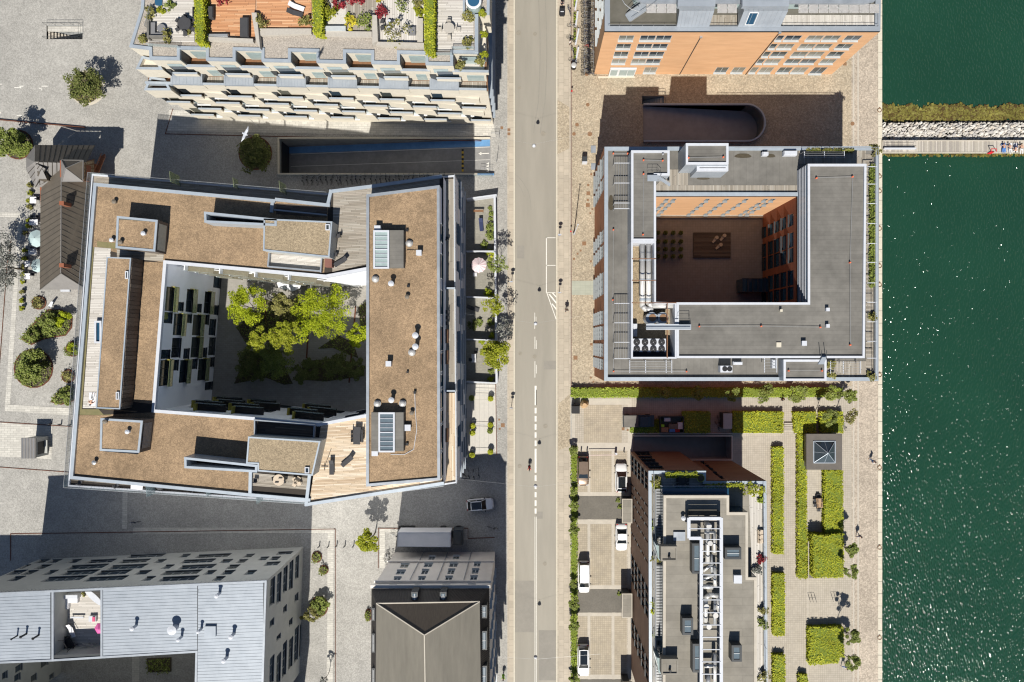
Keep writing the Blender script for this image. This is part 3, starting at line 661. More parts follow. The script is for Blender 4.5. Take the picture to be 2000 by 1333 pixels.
def carloft(M,st,nseg=7,m=0,crown=.12):
 """st: list of (y, halfwidth, zlow, zshoulder, ztop)"""
 rings=[]
 for y,hw,z0,z1,z2 in st:
  pts=[(-hw*.93,z0),(-hw,(z0+z1)/2),(-hw,z1)]
  pts += [(hw*sin(-pi/2+pi*(k+1)/(nseg+1))*.97,z1+(z2 -z1)*cos(-pi/2+pi*(k+1)/(nseg+1)) ** .45) for k in range(nseg)]
  pts += [(hw,z1),(hw,(z0+z1)/2),(hw*.93,z0)]
  rings.append([(x,y,z) for x,z in pts])
 i=len(M.v); n=len(rings[0])
 for r in rings: M.v += r
 for a in range(len(rings) -1):
  for b in range(n -1): M.f.append((i+a*n+b,i+(a+1)*n+b,i+(a+1)*n+b+1,i+a*n+b+1)); M.m.append(m)
 M.f += [tuple(range(i,i+n)),tuple(range(i+(len(rings)-1)*n+n -1,i+(len(rings)-1)*n -1,-1))]; M.m += [m,m]
def car(label,paint,kind='hatch',L=4.5,Wd=1.84,group=None,sunroof=False,cat='car',name='parked_car'):
 t=thing(name,label,cat,(0,0,0),group); h=L/2; wd=Wd/2
 zb=.95 if kind != 'van' else 1.05
 M=MB(); carloft(M,[(-h,wd*.72,.35,.6,.72),(-h+.12,wd*.88,.25,.7,.86),(-h+.5,wd*.97,.22,.8,zb),(-h*.3,wd,.22,.82,zb+.02),(h*.3,wd,.22,.82,zb),(h-1.0,wd*.98,.22,.78,.95),(h-.35,wd*.92,.22,.68,.83),(h-.08,wd*.76,.3,.58,.7),(h,wd*.6,.35,.52,.6)])
 M.build('body',paint,t,True)
 r0,r1,f1,f0={'hatch': (-h+.18,-h+.75,h*.12,h*.46),'estate': (-h+.12,-h+.5,h*.1,h*.44),'van': (-h+.08,-h+.3,h*.2,h*.6),'sedan': (-h+.75,-h+1.45,h*.1,h*.44)}[kind]
 zr={'hatch': 1.5,'estate': 1.58,'van': 1.85,'sedan': 1.45}[kind]; a,b=wd*.86,wd*.72
 G=MB(); P=[(-a,r0),(a,r0),(a,f0),(-a,f0)]; Q=[(-b,r1),(b,r1),(b,f1),(-b,f1)]
 for k in range(4): j=(k+1) % 4; G.poly([P[k]+(zb-.02,),P[j]+(zb-.02,),Q[j]+(zr-.04,),Q[k]+(zr-.04,)])
 G.build('windows',m_carglass,t)
 Rf=MB(); q=[(-b-.02,r1-.03),(0,r1-.08),(b+.02,r1-.03),(b+.04,(r1+f1)/2),(b+.02,f1+.03),(0,f1+.08),(-b-.02,f1+.03),(-b-.04,(r1+f1)/2)]
 Rf.prism(q,zr-.06,zr);
 for s in (-1,1):                               # pillars
  for (y0,y1) in ((r0,r1),(f0,f1)): Rf.bar((s*a*.99,y0,zb),(s*b,y1,zr-.03),.045,0,4)
  Rf.bar((s*a*.99,(r0+f0)/2,zb),(s*b,(r1+f1)/2,zr-.03),.04,0,4)
 Rf.build('roof',paint,t)
 if sunroof: MB().box(-b*.84,r1+.06,zr+.002,b*.84,f1+.02,zr+.02).build('sunroof',m_carglass,t)
 for s in (-1,1):
  for y in (-h*.6,h*.6):
   M=MB(); i=len(M.v); n=14
   for x in (s*wd*.72,s*(wd-.02)): M.v += [(x,y+.32*cos(2*pi*k/n),.32+.32*sin(2*pi*k/n)) for k in range(n)]
   for k in range(n): M.f.append((k,(k+1) % n,n+(k+1) % n,n+k)); M.m.append(0)
   M.f += [tuple(range(n)),tuple(range(2*n-1,n-1,-1))]; M.m += [0,0]; M.build('wheel',m_black,t)
  M=MB(); M.ob(s*(wd+.08),h*.38,.2,.14,.95,1.08); M.build('mirror',m_black,t)
  M=MB(); M.ob(s*wd*.66,h-.2,.34,.2,.6,.735,-s*.35); M.build('headlight',m_steel,t)
  M=MB(); M.ob(s*wd*.7,-h+.1,.3,.1,.66,.84); M.build('tail_light',m_taill,t)
 return t
m_taill=mat('red_lamp_glass',(.4,.02,.02),rough=.2)
p_white=mat('white_car_paint',(.78,.78,.78),(.74,.74,.74),rough=.25,coat=.5); p_beige=mat('bronze_car_paint',(.26,.19,.14),rough=.3,metal=.5,coat=.6); p_dark=mat('dark_car_paint',(.03,.04,.05),rough=.3,coat=.5)

# furniture
def chair(label,mt,group=None,z0=0.0):
 t=thing('chair',label,'chair',(0,0,z0),group)
 MB().box(-.25,-.25,.4,.25,.25,.45).build('seat',mt,t); MB().prism([(-.25,-.3),(.25,-.3),(.22,-.22),(-.22,-.22)],.45,.9).build('backrest',mt,t)
 for x in (-.22,.22):
  for y in (-.22,.22): M=MB(); M.bar((x,y,0),(x,y,.4),.02); M.build('leg',mt,t)
 return t
def table(label,mt,lx=1.6,ly=.9,rnd_=False,group=None):
 t=thing('table',label,'table',(0,0,0),group); M=MB()
 if rnd_: M.cyl(0,0,.7,.74,lx/2,0,20)
 else: M.box(-lx/2,-ly/2,.7,lx/2,ly/2,.74)
 M.build('tabletop',mt,t)
 for x in (-1,1):
  for y in (-1,1): M=MB(); q=.32 if rnd_ else .45; M.bar((x*lx*q,y*ly*q,0),(x*lx*q*.95,y*ly*q*.95,.7),.03); M.build('leg',mt,t)
 return t
def lounger(label,mt,fr,group=None):
 t=thing('sun_lounger',label,'sun lounger',(0,0,0),group)
 MB().box(-.3,-1,.28,.3,.35,.34).build('seat',mt,t)
 M=MB(); M.poly([(-.3,.36,.34),(.3,.36,.34),(.3,.95,.75),(-.3,.95,.75)]); M.poly([(-.3,.36,.28),(-.3,.95,.69),(.3,.95,.69),(.3,.36,.28)])
 M.poly([(-.3,.95,.69),(-.3,.95,.75),(.3,.95,.75),(.3,.95,.69)]); M.build('backrest',mt,t)
 for x in (-.27,.27):
  for y in (-.9,.3): M=MB(); M.bar((x,y,0),(x,y,.3),.025); M.build('leg',fr,t)
 return t
def umbrella(label,px,py,r,mt,z0=0.0,h=2.5,n=8,group=None,stripes=None):
 X,Y=w(px,py,z0+h); t=thing('parasol',label,'parasol',(X,Y,z0),group); M=MB(); zt=z0+h+.35
 N=n*2
 for k in range(N):
  a,b=2*pi*k/N,2*pi*(k+1)/N; ra=r if k % 2 == 0 else r*.93; rb=r if k % 2 == 1 else r*.93
  M.poly([(X+ra*cos(a),Y+ra*sin(a),z0+h -.18),(X+rb*cos(b),Y+rb*sin(b),z0+h -.18),(X,Y,zt)],k % 2 if stripes else 0)
 M.build('canopy',[mt,stripes or mt],t)
 M=MB()
 for k in range(n): a=2*pi*k/n; M.bar((X,Y,zt -.03),(X+r*.98*cos(a),Y+r*.98*sin(a),z0+h -.2),.012,0,3)
 M.build('ribs',m_steel,t); M=MB(); M.bar((X,Y,z0),(X,Y,zt+.12),.03,0,8); M.cyl(X,Y,z0,z0+.08,.3); M.build('pole',m_steel,t); return t
def put(src,x,y,z=0,rz=0,label=None,sc=None):
 X,Y=w(x,y,z); return copy_tree(src,(X,Y,z),rz,label,sc)
def place(src,x,y,z=0,rz=0):
 X,Y=w(x,y,z); src.location=(X,Y,z); src.rotation_euler=(0,0,rz); return src
# building pieces
def coping(parent,pts,z,wd=.5,drop=.3,mt=None,h=.35):
 """parapet ring with its metal capping; pts world outline at z"""
 P=pts if area2(pts) > 0 else pts[::-1]
 M=MB(); M.ring(P,inset(P,wd),z -h,z); return M.build('parapet_capping',mt or m_coping,parent)
def railing(parent,pts,z,h=1.05,gap=1.4,mt=None,glass=None,name='railing'):
 M=MB(); mt=mt or m_steel
 for a,b in zip(pts[:-1],pts[1:]):
  a,b=Vector(a),Vector(b); L=(b -a).length; n=max(1,int(L/gap))
  M.bar((a.x,a.y,z+h),(b.x,b.y,z+h),.025);
  if not glass: M.bar((a.x,a.y,z+h*.5),(b.x,b.y,z+h*.5),.015)
  for k in range(n+1): p=a.lerp(b,k/n); M.bar((p.x,p.y,z),(p.x,p.y,z+h),.02)
 o=M.build(name,mt,parent)
 if glass:
  G=MB()
  for a,b in zip(pts[:-1],pts[1:]): G.poly([(a[0],a[1],z+.05),(b[0],b[1],z+.05),(b[0],b[1],z+h -.03),(a[0],a[1],z+h -.03)])
  G.build('glass_panel',glass,parent)
 return o
def vent(label,px,py,z,r=.22,h=.6,mt=None,kind='pipe',group='small roof vents'):
 X,Y=w(px,py,z+h); t=thing('roof_vent',label,'roof vent',(X,Y,z),group); mt=mt or m_steel; M=MB()
 if kind == 'pipe': M.cyl(X,Y,z,z+h,r,0,12); M.build('pipe',mt,t); M=MB(); M.cyl(X,Y,z+h+.003,z+h+.12,r*1.5,0,12,r*.5); M.build('cap',mt,t)
 elif kind == 'box': M.ob(X,Y,r*2,r*2,z,z+h); M.build('housing',mt,t); M=MB(); M.ob(X,Y,r*2.3,r*2.3,z+h+.003,z+h+.05); M.build('cap',mt,t)
 elif kind == 'dome': M.cyl(X,Y,z,z+.25,r*1.15,0,18); M.build('curb',m_steel,t); M=MB(); M.dome(X,Y,z+.25,r,0,18,.7); M.build('dome',m_pipe,t,True)
 return t
def anchorline(label,pts,z,parent=None):
 t=thing('safety_line',label,'safety line',W(pts[0][0],pts[0][1],z),'fall protection lines on the flat roofs'); M=MB(); C_=[Vector(W(x,y,z+.25)) for x,y in pts]
 for a,b in zip(C_[:-1],C_[1:]): M.bar(a,b,.022)
 M.build('cable',m_steel,t)
 for c in C_: M=MB(); M.cyl(c.x,c.y,z,z+.3,.1,0,8); M.dome(c.x,c.y,z+.3,.12,0,10); M.build('anchor_cap',m_orange,t)
 return t
def windowsgrid(parent,M,A,B,cols,rows,nl,fm,gm,z0,z1,m=0,mid=False,rev=.22,extra=(),mr=None,rnl=None):
 """cols: (u0,u1[,lights]) rows: (zbottom,ztop); extra: full (u0,u1,z0,z1,lights)"""
 hs=[(c[0],c[1],r[0],r[1],c[2] if len(c) > 2 else nl) for c in cols for r in rows]+list(extra)
 wall(M,A,B,z0,z1,[h[:4] for h in hs],m,rev,mr)
 for h in hs: window(parent,A,B,h[:4],h[4],fm,gm,rev,mid=mid)
def U(A,B,px,py): return onwall(A,B,px,py)

# D: orange brick building, upper right
ZD=14.8
Dp=wp([(1181,-160),(1181,61.4),(1719.6,61.4),(1723,-160)],ZD)
D=thing('brick_building','orange brick building with metal curved roof, at top right beside the harbour','building',(*w(1400,-20,0),0))
M=MB(); sA,sB=Dp[1],Dp[2]                      # south front, A west -> B east (outward south)
rowy=[(69.8,79.5),(86.3,95.5),(101.5,111),(116,124.5)]
rowsD=[(U(sA,sB,1300,b)[1],U(sA,sB,1300,a)[1]) for a,b in rowy]
cw=[(1209.8,1239.5,2),(1251.8,1282,2),(1283,1313.6,2),(1520.2,1534,1),(1537,1568.2,2),(1580.2,1611,2),(1613,1644.8,2),(1655.2,1686,2)]
colsD=[(U(sA,sB,a,69.8)[0],U(sA,sB,b,69.8)[0],n_) for a,b,n_ in cw]
zg1,zg0=U(sA,sB,1300,132)[1],U(sA,sB,1300,142.5)[1]
gx=[(1260,1285,2),(1400.5,1425,2),(1434,1458,2),(1470,1483.5,1),(1488,1513.5,2),(1524,1550,2),(1553,1581,2)]
ex=[(U(sA,sB,a,132)[0],U(sA,sB,b,132)[0],zg0,zg1,n_) for a,b,n_ in gx]+[(U(sA,sB,1591.5,132)[0],U(sA,sB,1617.7,132)[0],.15,zg1,2)]
windowsgrid(D,M,sA,sB,colsD,rowsD,2,m_frame,m_glass_g,0,ZD -.01,0,rev=.12,extra=ex)
u0,u1=U(sA,sB,1192,132)[0],U(sA,sB,1243,132)[0]
wall(M,Dp[3],Dp[2],0,ZD -.01); M.f[-1]=M.f[-1][::-1]
wA,wB=Dp[0],Dp[1]
LW=(Vector(wB) -Vector(wA)).length
colsW=[(LW -2.6 -2.9*(k+1)+.5,LW -2.6 -2.9*k) for k in range(6)]
windowsgrid(D,M,wA,wB,colsW,[(1.2+2.9*i,3.0+2.9*i) for i in range(1,5)],2,m_frame,m_glass_g,0,ZD -.01,rev=.1)
M.build('brick_wall',m_brick,D)
# entrance shopfront
Sy=sA[1] -.12; X0,X1=sA[0]+u0,sA[0]+u1
M=MB(); M.box(X0,Sy -.25,0,X1,Sy,2.9); M.build('shopfront',m_frame_w,D)
for k in range(3): M=MB(); xa=X0+(X1 -X0)*(.04,.38,.7)[k]; xb=X0+(X1 -X0)*(.3,.68,.97)[k]; M.box(xa,Sy -.28,.4,xb,Sy -.26,2.5); M.build('shop_window',m_glass_pale,D)
M=MB(); M.box(X0 -1.6,Sy -.5,.005,X1+.2,Sy -.26,.16); M.build('doorstep',m_kerb,D)
M=MB()
for px,pz in ((1368,13.2),(1521,14.5)): u=U(sA,sB,px,73 if px < 1400 else 65)[0]; M.bar((sA[0]+u,sA[1] -.1,.1),(sA[0]+u,sA[1] -.1,pz),.06,0,6); mm=MB(); mm.box(sA[0]+u-.18,sA[1]-.25,pz,sA[0]+u+.18,sA[1]-.02,pz+.25); mm.build('rainwater_head',m_steel,D)
M.build('downpipe',m_frame_d,D)
coping(D,Dp,ZD,.72,mt=m_zinc_l)
MB().sheet(inset(Dp,.6),ZD -.45).build('flat_roof',m_felt_dark,D)
Pd=lambda x,y,z: W(x,y,z)
M=MB(); strips(M,wp([(1530,27),(1712,27),(1712,52),(1530,52)],ZD),ZD -.38,R(90),.16,3,.02); M.build('deck',m_deck_white,D,kind='stuff')
M=MB(); strips(M,wp([(1384,27),(1441,27),(1441,52),(1384,52)],ZD),ZD -.38,R(90),.16,3,.02); M.build('deck',m_deck,D,kind='stuff')
# penthouse: curved zinc roof edge above a glazed canopy of pale panels
ZP=18.2
M=MB(); pp=wp([(1225,-160),(1222,-40),(1232,-8),(1255,5.5),(1690,7),(1708,3),(1716,-8),(1722,-160)],ZP)
M.prism(pp,ZP -.35,ZP); M.build('penthouse_roof',m_zinc,D)
M=MB(); q=inset(pp,1.1); M.prism(q,ZD -.4,ZP -.351,top=False); M.build('penthouse_wall',m_glass_pale,D)
x=1262
while x < 1705:
 if not (1318 < x < 1398 or 1436 < x < 1545):
  M=MB(); a=W(x+.6,8,ZP -.4); b=W(x+19.4,8,ZP -.4); c=W(x+19.4,26,ZD+2.2); d=W(x+.6,26,ZD+2.2); M.poly([a,d,c,b]); M.poly([a,b,c,d][::1])
  M.build('canopy_panel',m_concretepanel,D)
 x += 19.8
M=MB()
arc=[W(1207+4,-20,18.4),W(1212,-6,18.4),W(1220,8,18.4),W(1232,18,18.4),W(1250,24,18.4)]
M.path(arc,.05,0,5); M.build('curved_rail',m_steel,D)
for x0,x1,xr0,xr1,sk in ((1324,1397,1336,1391,0),(1450,1541,1461,1535,1)):   # zinc bays that climb over the parapet
 xb0,xb1=(1322,1385) if not sk else (1441,1524)
 M=MB(); za,zb_,zc_=ZD+.05,ZD+2.6,19.0
 P0,P1=W(xb0,53,za),W(xb1,53,za); P2,P3=W(x1 -2,22,zb_),W(x0+3,22,zb_); P4,P5=W(x1 -1,12,zc_),W(x0+1,12,zc_)
 M.poly([P0,P1,P2,P3]); M.poly([P3,P2,P4,P5]); M.poly([P1,(P1[0],P1[1]+8,za),(P4[0],P4[1]+5,zc_),P4,P2]); M.poly([P0,P3,P5,(P5[0],P5[1]+5,zc_),(P0[0],P0[1]+8,za)]); M.build('zinc_bay',m_zinc_l,D)
 M=MB()
 for k in range(1,9):
  f=k/9; L=lambda a,b: tuple(a[i]+(b[i] -a[i])*f for i in range(3)); M.bar(L(P0,P1),L(P3,P2),.03); M.bar(L(P3,P2),L(P5,P4),.03)
 M.build('standing_seams',m_zinc,D)
 top=wp([(x0,-60),(x1,-60),(x1,13),(x0,13)],19.2); M=MB(); M.ring(top if area2(top) > 0 else top[::-1],inset(top,.8),18.6,19.25); M.build('bay_rim',m_zinc_l,D)
 MB().sheet(inset(top,.7),18.9).build('bay_roof',m_felt_dark,D)
 if sk:
  f=lambda a,b: tuple(P0[i]+(P1[i]-P0[i])*a+(P3[i]-P0[i])*b+(0,0,.06)[i] for i in range(3)); M=MB(); M.poly([f(.16,.15),f(.34,.15),f(.34,.85),f(.16,.85)]); M.build('roof_window',m_glass_b,D)
  M=MB()
  for a_,b_ in ((f(.15,.12),f(.35,.12)),(f(.15,.88),f(.35,.88)),(f(.15,.12),f(.15,.88)),(f(.35,.12),f(.35,.88))): M.bar(a_,b_,.06)
  M.build('roof_window_frame',m_frame_w,D)
railing(D,[Pd(1188,52,ZD)[:2],Pd(1320,52,ZD)[:2]],ZD -.35,.8); railing(D,[Pd(1386,52.4,ZD)[:2],Pd(1440,52.4,ZD)[:2]],ZD -.35,.8); railing(D,[Pd(1528,52,ZD)[:2],Pd(1713,52,ZD)[:2],Pd(1713,20,ZD)[:2]],ZD -.35,.8)
# metal stair on the west roof
ms=thing('roof_stair','pale metal stair with railings on dark roof of the orange brick building','stair',W(1226,36,ZD -.4))
a,b,c=Vector(W(1227,35,ZD -.3)),Vector(W(1249,20,ZD+1.3)),Vector(W(1285,-4,ZD+3.4))
for p,q in ((a,b),(b,c)):
 n_=9
 for k in range(n_): o=p.lerp(q,k/n_); M=MB(); M.ob(o.x,o.y,.35,1.1,o.z,o.z+.05,R(32)); M.build('step',m_zinc_l,ms)
for s in (-.6,.6):
 off=Vector((-.5,.8,0)).normalized()*s; M=MB(); M.path([a+off,b+off,c+off],.07,0,4); M.path([a+off+Vector((0,0,1)),b+off+Vector((0,0,1)),c+off+Vector((0,0,1))],.03,0,4); M.build('stringer',m_steel,ms)

# C: square courtyard block, right
ZC,ZP2=14.0,17.0
Co=wp([(1180.6,287),(1717,286),(1716,744.5),(1180,744.5)],ZC); Ci=wp([(1281,383.6),(1558,383.6),(1558,596),(1281,596)],ZC)
C=thing('courtyard_block','square brick block with flat grey roofs around a paved courtyard, beside the harbour','building',(*w(1450,515,0),0))
M=MB(); MR=MB()
Cw0,Cw1=Co[0],Co[3]                               # west front; for outward normal west go north -> south
A_,B_=Cw0,Cw1
zones=[(300,338),(344,368),(446,470),(476,500),(530,574),(606,632),(637,664),(672,698),(703,724)]
colsC=[(U(A_,B_,1180.4,a)[0],U(A_,B_,1180.4,b)[0],3) for a,b in zones]
windowsgrid(C,M,A_,B_,colsC,[(1.0+3.2*i,3.3+3.2*i) for i in range(4)],3,m_frame_m,m_glass_g,0,ZC -.01,rev=.08)
M.build('west_wall',m_brick_or,C)
M=MB(); wall(M,Co[3],Co[2],0,ZC -.01); wall(M,Co[2],Co[1],0,ZC -.01); wall(M,Co[1],Co[0],0,ZC -.01); M.build('outer_wall',m_brick_red,C)
# inner north wall, seen from inside: faces south
iA,iB=Ci[0],Ci[1]
M=MB(); rws=[(388,393),(396,400.8),(403,407.4),(410,414.2),(416.8,420)]
rz_=[(U(iA,iB,1400,b)[1],U(iA,iB,1400,a)[1]) for a,b in rws]
tx=[(1299,1309),(1313,1323),(1379,1389),(1416,1427),(1455,1465),(1493,1503.5),(1507,1518)]
cc=[(U(iA,iB,a,388)[0],U(iA,iB,b,388)[0],2) for a,b in tx]
hx=[h for h in cc if h[0] > .2]
windowsgrid(C,M,iA,iB,[(h[0]+.08,h[1] -.08,1) for h in hx],[(r[0]+.25,r[1] -.15) for r in rz_],1,m_frame_m,m_glass_f,0,ZC -.01,rev=.06)
M.build('courtyard_north_wall',m_brick,C)
M=MB(); eA,eB=Ci[1],Ci[2]                       # east inner wall faces west: go north -> south
ty=[(416,440),(453,482),(483.5,512),(527,557),(560,585)]
tcol=[(U(eA,eB,1549.7,a)[0],U(eA,eB,1549.7,b)[0],1) for a,b in ty]
xs_=[(1487.8+.3,1496.5),(1502.4,1509.6),(1514,1522.7),(1527,1535.7),(1541.4,1549.8)]
zr_=[(max(.3,U(eA,eB,a,480)[1]),U(eA,eB,b,480)[1]) for a,b in xs_]
windowsgrid(C,M,eA,eB,tcol,zr_,1,m_frame_d,m_glass_b,0,ZC -.01,mid=True,rev=.15)
M.build('courtyard_east_wall',m_brick_red,C)
M=MB(); wall(M,Ci[2],Ci[3],0,ZC -.01); wall(M,Ci[3],Ci[0],0,ZC -.01); M.build('courtyard_plain_wall',m_brick_red,C)
M=MB(); M.sheet(Ci,.012); M.build('courtyard_floor',mat('brown_courtyard_paving',(.30,.275,.26),(.26,.24,.225),1,.8,tile=(.4,.4,.02,.8,.05,0),stain=.06),C)
M=MB(); M.box(iA[0],iA[1] -.5,.013,iB[0],iA[1] -.02,.3); M.build('light_plinth',m_concrete,C)
M=MB(); strips(M,wp(rect(1354,455,1426,504)),.3,0,.2,9,.03,th=.1); M.build('courtyard_deck',m_deck_dark,C,kind='stuff')
MB().prism(wp(rect(1354,455,1426,504)),.014,.19).build('deck_frame',m_under,C)
# glazed entrance box against the east wall
M=MB(); bx=wp(rect(1438,548,1487,573)); M.prism(bx,.02,3.0); M.build('entrance_box',m_glass_b,C)
M=MB()
for k in range(6): x=bx[0][0]+(bx[1][0] -bx[0][0])*k/5; M.bar((x,bx[0][1],3.03),(x,bx[2][1],3.03),.05)
M.path([p+(3.03,) for p in bx+[bx[0]]],.06,0,4); M.build('entrance_box_frame',m_frame_d,C)
# outer parapet and main roof
coping(C,Co,ZC,.5,mt=m_coping); M=MB(); M.ring(Co if area2(Co) > 0 else Co[::-1],Co if 0 else (Ci if area2(Ci) > 0 else Ci[::-1]),ZC -.5,ZC -.42)
def reorder(outer,inner):
 o=outer if area2(outer) > 0 else outer[::-1]; i=inner if area2(inner) > 0 else inner[::-1]
 k=min(range(len(i)),key=lambda q: hypot(i[q][0] -o[0][0],i[q][1] -o[0][1])); return o,i[k:]+i[:k]
M=MB(); o_,i_=reorder(inset(Co,.45),Ci)
for k in range(4): j=(k+1) % 4; M.sheet([o_[k],o_[j],i_[j],i_[k]],ZC -.42)
M.build('main_roof',m_bitumen_v,C)
M=MB(); o_,i_=reorder(wp([(1273.5,376),(1566,376),(1566,604),(1273.5,604)],ZC),Ci); M.ring(o_,i_,ZC -.42,ZC); M.build('courtyard_parapet',m_coping,C)
M=MB(); strips(M,wp([(1283,361),(1562,361),(1562,375),(1283,375)],ZC),ZC -.38,R(90),.18,5,.03); M.build('service_walk',m_deck,C,kind='stuff')
M=MB(); strips(M,wp([(1309,330),(1345,330),(1345,361),(1283,361)],ZC),ZC -.36,R(90),.18,5,.03); M.build('service_walk',m_deck,C,kind='stuff')
def upper(poly,z,felt,rim=.3,wallm=None,z0=ZC -.42,rimm=None,par=None,drop=.25):
 P=wp(poly,z); M=MB(); M.prism(P,z0,z -drop -.01,top=False); M.build('penthouse_wall',wallm or m_zinc_l,par)
 P2=P if area2(P) > 0 else P[::-1]; M=MB(); M.ring(P2,inset(P2,rim),z -drop -.01,z); M.build('roof_rim',rimm or m_white,par)
 return MB().sheet(inset(P2,rim -.05),z -drop).build('upper_roof',felt,par)
upper([(1232.8,294),(1308,294),(1308,343),(1281.4,343),(1281.4,471),(1232.8,471)],ZP2,m_bitumen,par=C)
upper([(1339.5,280),(1423,280),(1423,321.5),(1339.5,321.5)],18.2,m_bitumen,par=C); upper([(1361,321.8),(1422.6,321.8),(1422.6,334),(1361,334)],17.3,m_under,par=C,rim=.35,drop=.6)
upper([(1577.8,320.3),(1692.6,320.3),(1689.2,700),(1321.7,700),(1321.7,591),(1578,591)],ZP2,m_bitumen,par=C)
upper([(1530.5,702.6),(1614.5,702.6),(1614.5,744.3),(1530.5,744.3)],15.6,m_bitumen,par=C)
M=MB()                                              # louvred strip along the inner side of the east penthouse
pw=wp([(1578,322),(1578,590)],ZP2); x=pw[0][0] -.02
for zz in (13.9,14.4,14.9,15.4,15.9,16.4): M.box(x -.12,pw[1][1],zz,x -.06,pw[0][1],zz+.06)
M.build('glazing_bars',m_white,C)
MB().box(x -.04,pw[1][1],ZC -.3,x -.01,pw[0][1],ZP2 -.4).build('strip_glazing',m_glass_b,C)
# equipment yard, open to the sky
M=MB(); yo=wp([(1232.8,471.3),(1281.2,471.3),(1281.2,590),(1321.5,591),(1321.5,701),(1232.8,701)],ZP2)
M2=MB(); yoc=yo if area2(yo) > 0 else yo[::-1]; M2.ring(yoc,inset(yoc,.22),ZC -.42,ZP2); M2.build('yard_screen',m_white,C)
MB().sheet(yoc,ZC -.40).build('yard_floor',m_sedum2,C)
for y in (506,548,592): M=MB(); a=W(1234,y,ZP2); b=W(1281 if y < 590 else 1321,y,ZP2); M.bar(a,b,.07); M.build('yard_beam',m_brown,C)
M=MB(); M.bar(W(1303,592,ZP2),W(1303,700,ZP2),.09); M.build('yard_beam',m_brown,C)
# outrigger frames on the flat roof
def frame(px0,px1,ys,nl,vertical=True,label=None,z=ZC+1.2):
 t=thing('rail_frame',label,'metal frame',W((px0+px1)/2 if vertical else ys[0],ys[0] if vertical else px0,ZC -.4),'thin metal frames on the square block roof'); M=MB()
 if vertical:
  for y in ys: M.bar(W(px0,y,z),W(px1,y,z),.06)
  M.build('cross_bar',m_white,t); M=MB()
  for k in range(nl): x=px0+(px1 -px0)*(.1+.8*k/(nl -1)); M.bar(W(x,ys[0],z+.1),W(x,ys[-1],z+.1),.02)
 else:
  for x in ys: M.bar(W(x,px0,z),W(x,px1,z),.06)
  M.build('cross_bar',m_white,t); M=MB()
  for k in range(nl): y=px0+(px1 -px0)*(.1+.8*k/(nl -1)); M.bar(W(ys[0],y,z+.1),W(ys[-1],y,z+.1),.02)
 M.build('wire',m_steel,t)
 M=MB()
 for q in ys:
  a=W(px0,q,z) if vertical else W(q,px0,z); M.bar((a[0],a[1],ZC -.41),a,.05)
 M.build('post',m_steel,t); return t
frame(1200,1230,[319,358,397,408],6,True,'thin white rail frame on the north end of the west roof')
frame(1200,1230,[593,631,669,701],6,True,'thin white rail frame beside the cooling units on the west roof')
frame(704,729,[1230,1261,1301,1312],5,False,'thin white rail frame on the south roof below the cooling units')
frame(700,728,[1493,1517],5,False,'short rail frame on the south roof beside the small box')
frame(1693.5,1712,[326,360,398,437,476,513,553,591,629,667,700],2,True,'long row of white cross bars over the balcony on the harbour side')
frame(296,309,[1571,1610,1649],4,False,'white pergola bars over the planted corner terrace by the harbour')
frame(706,730,[1622,1647,1680],5,False,'pergola bars over the south east corner terrace')
# harbour side terrace and planting
M=MB(); strips(M,wp([(1694,300),(1708,300),(1708,738),(1694,738)],ZC),ZC -.37,0,.18,3,.03); strips(M,wp([(1562,290),(1694,290),(1694,319),(1562,319)],ZC),ZC -.37,R(90),.18,3,.03); strips(M,wp([(1616,706),(1694,706),(1694,738),(1616,738)],ZC),ZC -.37,R(90),.18,3,.03); M.build('terrace_boards',m_deck,C,kind='stuff')
hedge('narrow planted trough with low green shrubs on harbour side terrace',[(1702,322),(1708.5,322),(1708.5,560),(1702,560)],.6,lf_mid,ZC -.36,dens=40,name='plant_trough',cat='planter',size=.24)
hedge('row of small shrubs along the north edge of planted corner terrace',[(1578,291),(1668,291),(1668,296),(1578,296)],.6,lf_olive,ZC -.36,dens=40,name='plant_trough',cat='planter',size=.24)
for x,y,r,lb in ((1706,297,.9,'bushy pale shrub on the north east corner terrace'),(1700,733,.7,'shrub in south east corner of terrace'),(1622,712,.6,'olive shrub beside dark tables on south terrace'),(1622,734,.6,'olive shrub in the corner by the small box roof'),(1704,618,.6,'loose shrub on harbour terrace between white bars')):
 bush(lb,x,y,r,lf_olive,260,.2,ZC -.36)
M=MB(); zc2=ZC+.05
for off in (0,.25): M.path([W(1716 -off*20,288,zc2+.9),W(1715 -off*20,742,zc2+.9)],.04,0,4)
M.path([W(1436,288,zc2+.6),W(1716,288,zc2+.6)],.04,0,4); M.build('edge_rail',m_steel,C)
for pts,lb in (([(1257,313),(1294.5,314)],'short line with two orange caps on the north west upper roof'),([(1345,308.5),(1413,307)],'line with two orange caps on the raised box roof'),([(1595,348),(1665.5,345.5),(1660.5,513),(1661,674)],'long line with four orange caps on the east upper roof'),
    ([(1366,638),(1487,637.5),(1602.5,639.5)],'line with three orange caps across the south upper roof'),([(1540.5,724.5),(1605.5,724.5)],'line with two orange caps on the small south box roof')):
 anchorline(lb,pts,(18.2 if 'raised' in lb else 15.6 if 'small south' in lb else ZP2) -.25)
anchorline('long line with orange caps running down the west roof',[(1198,449),(1197,586),(1198.5,725.5),(1341,726)],ZC -.42); anchorline('single orange cap on the north west roof corner',[(1198,300),(1226,300)],ZC -.42)
anchorline('orange cap near the south end of the west upper roof',[(1256,458.5),(1257,340)],ZP2 -.25)
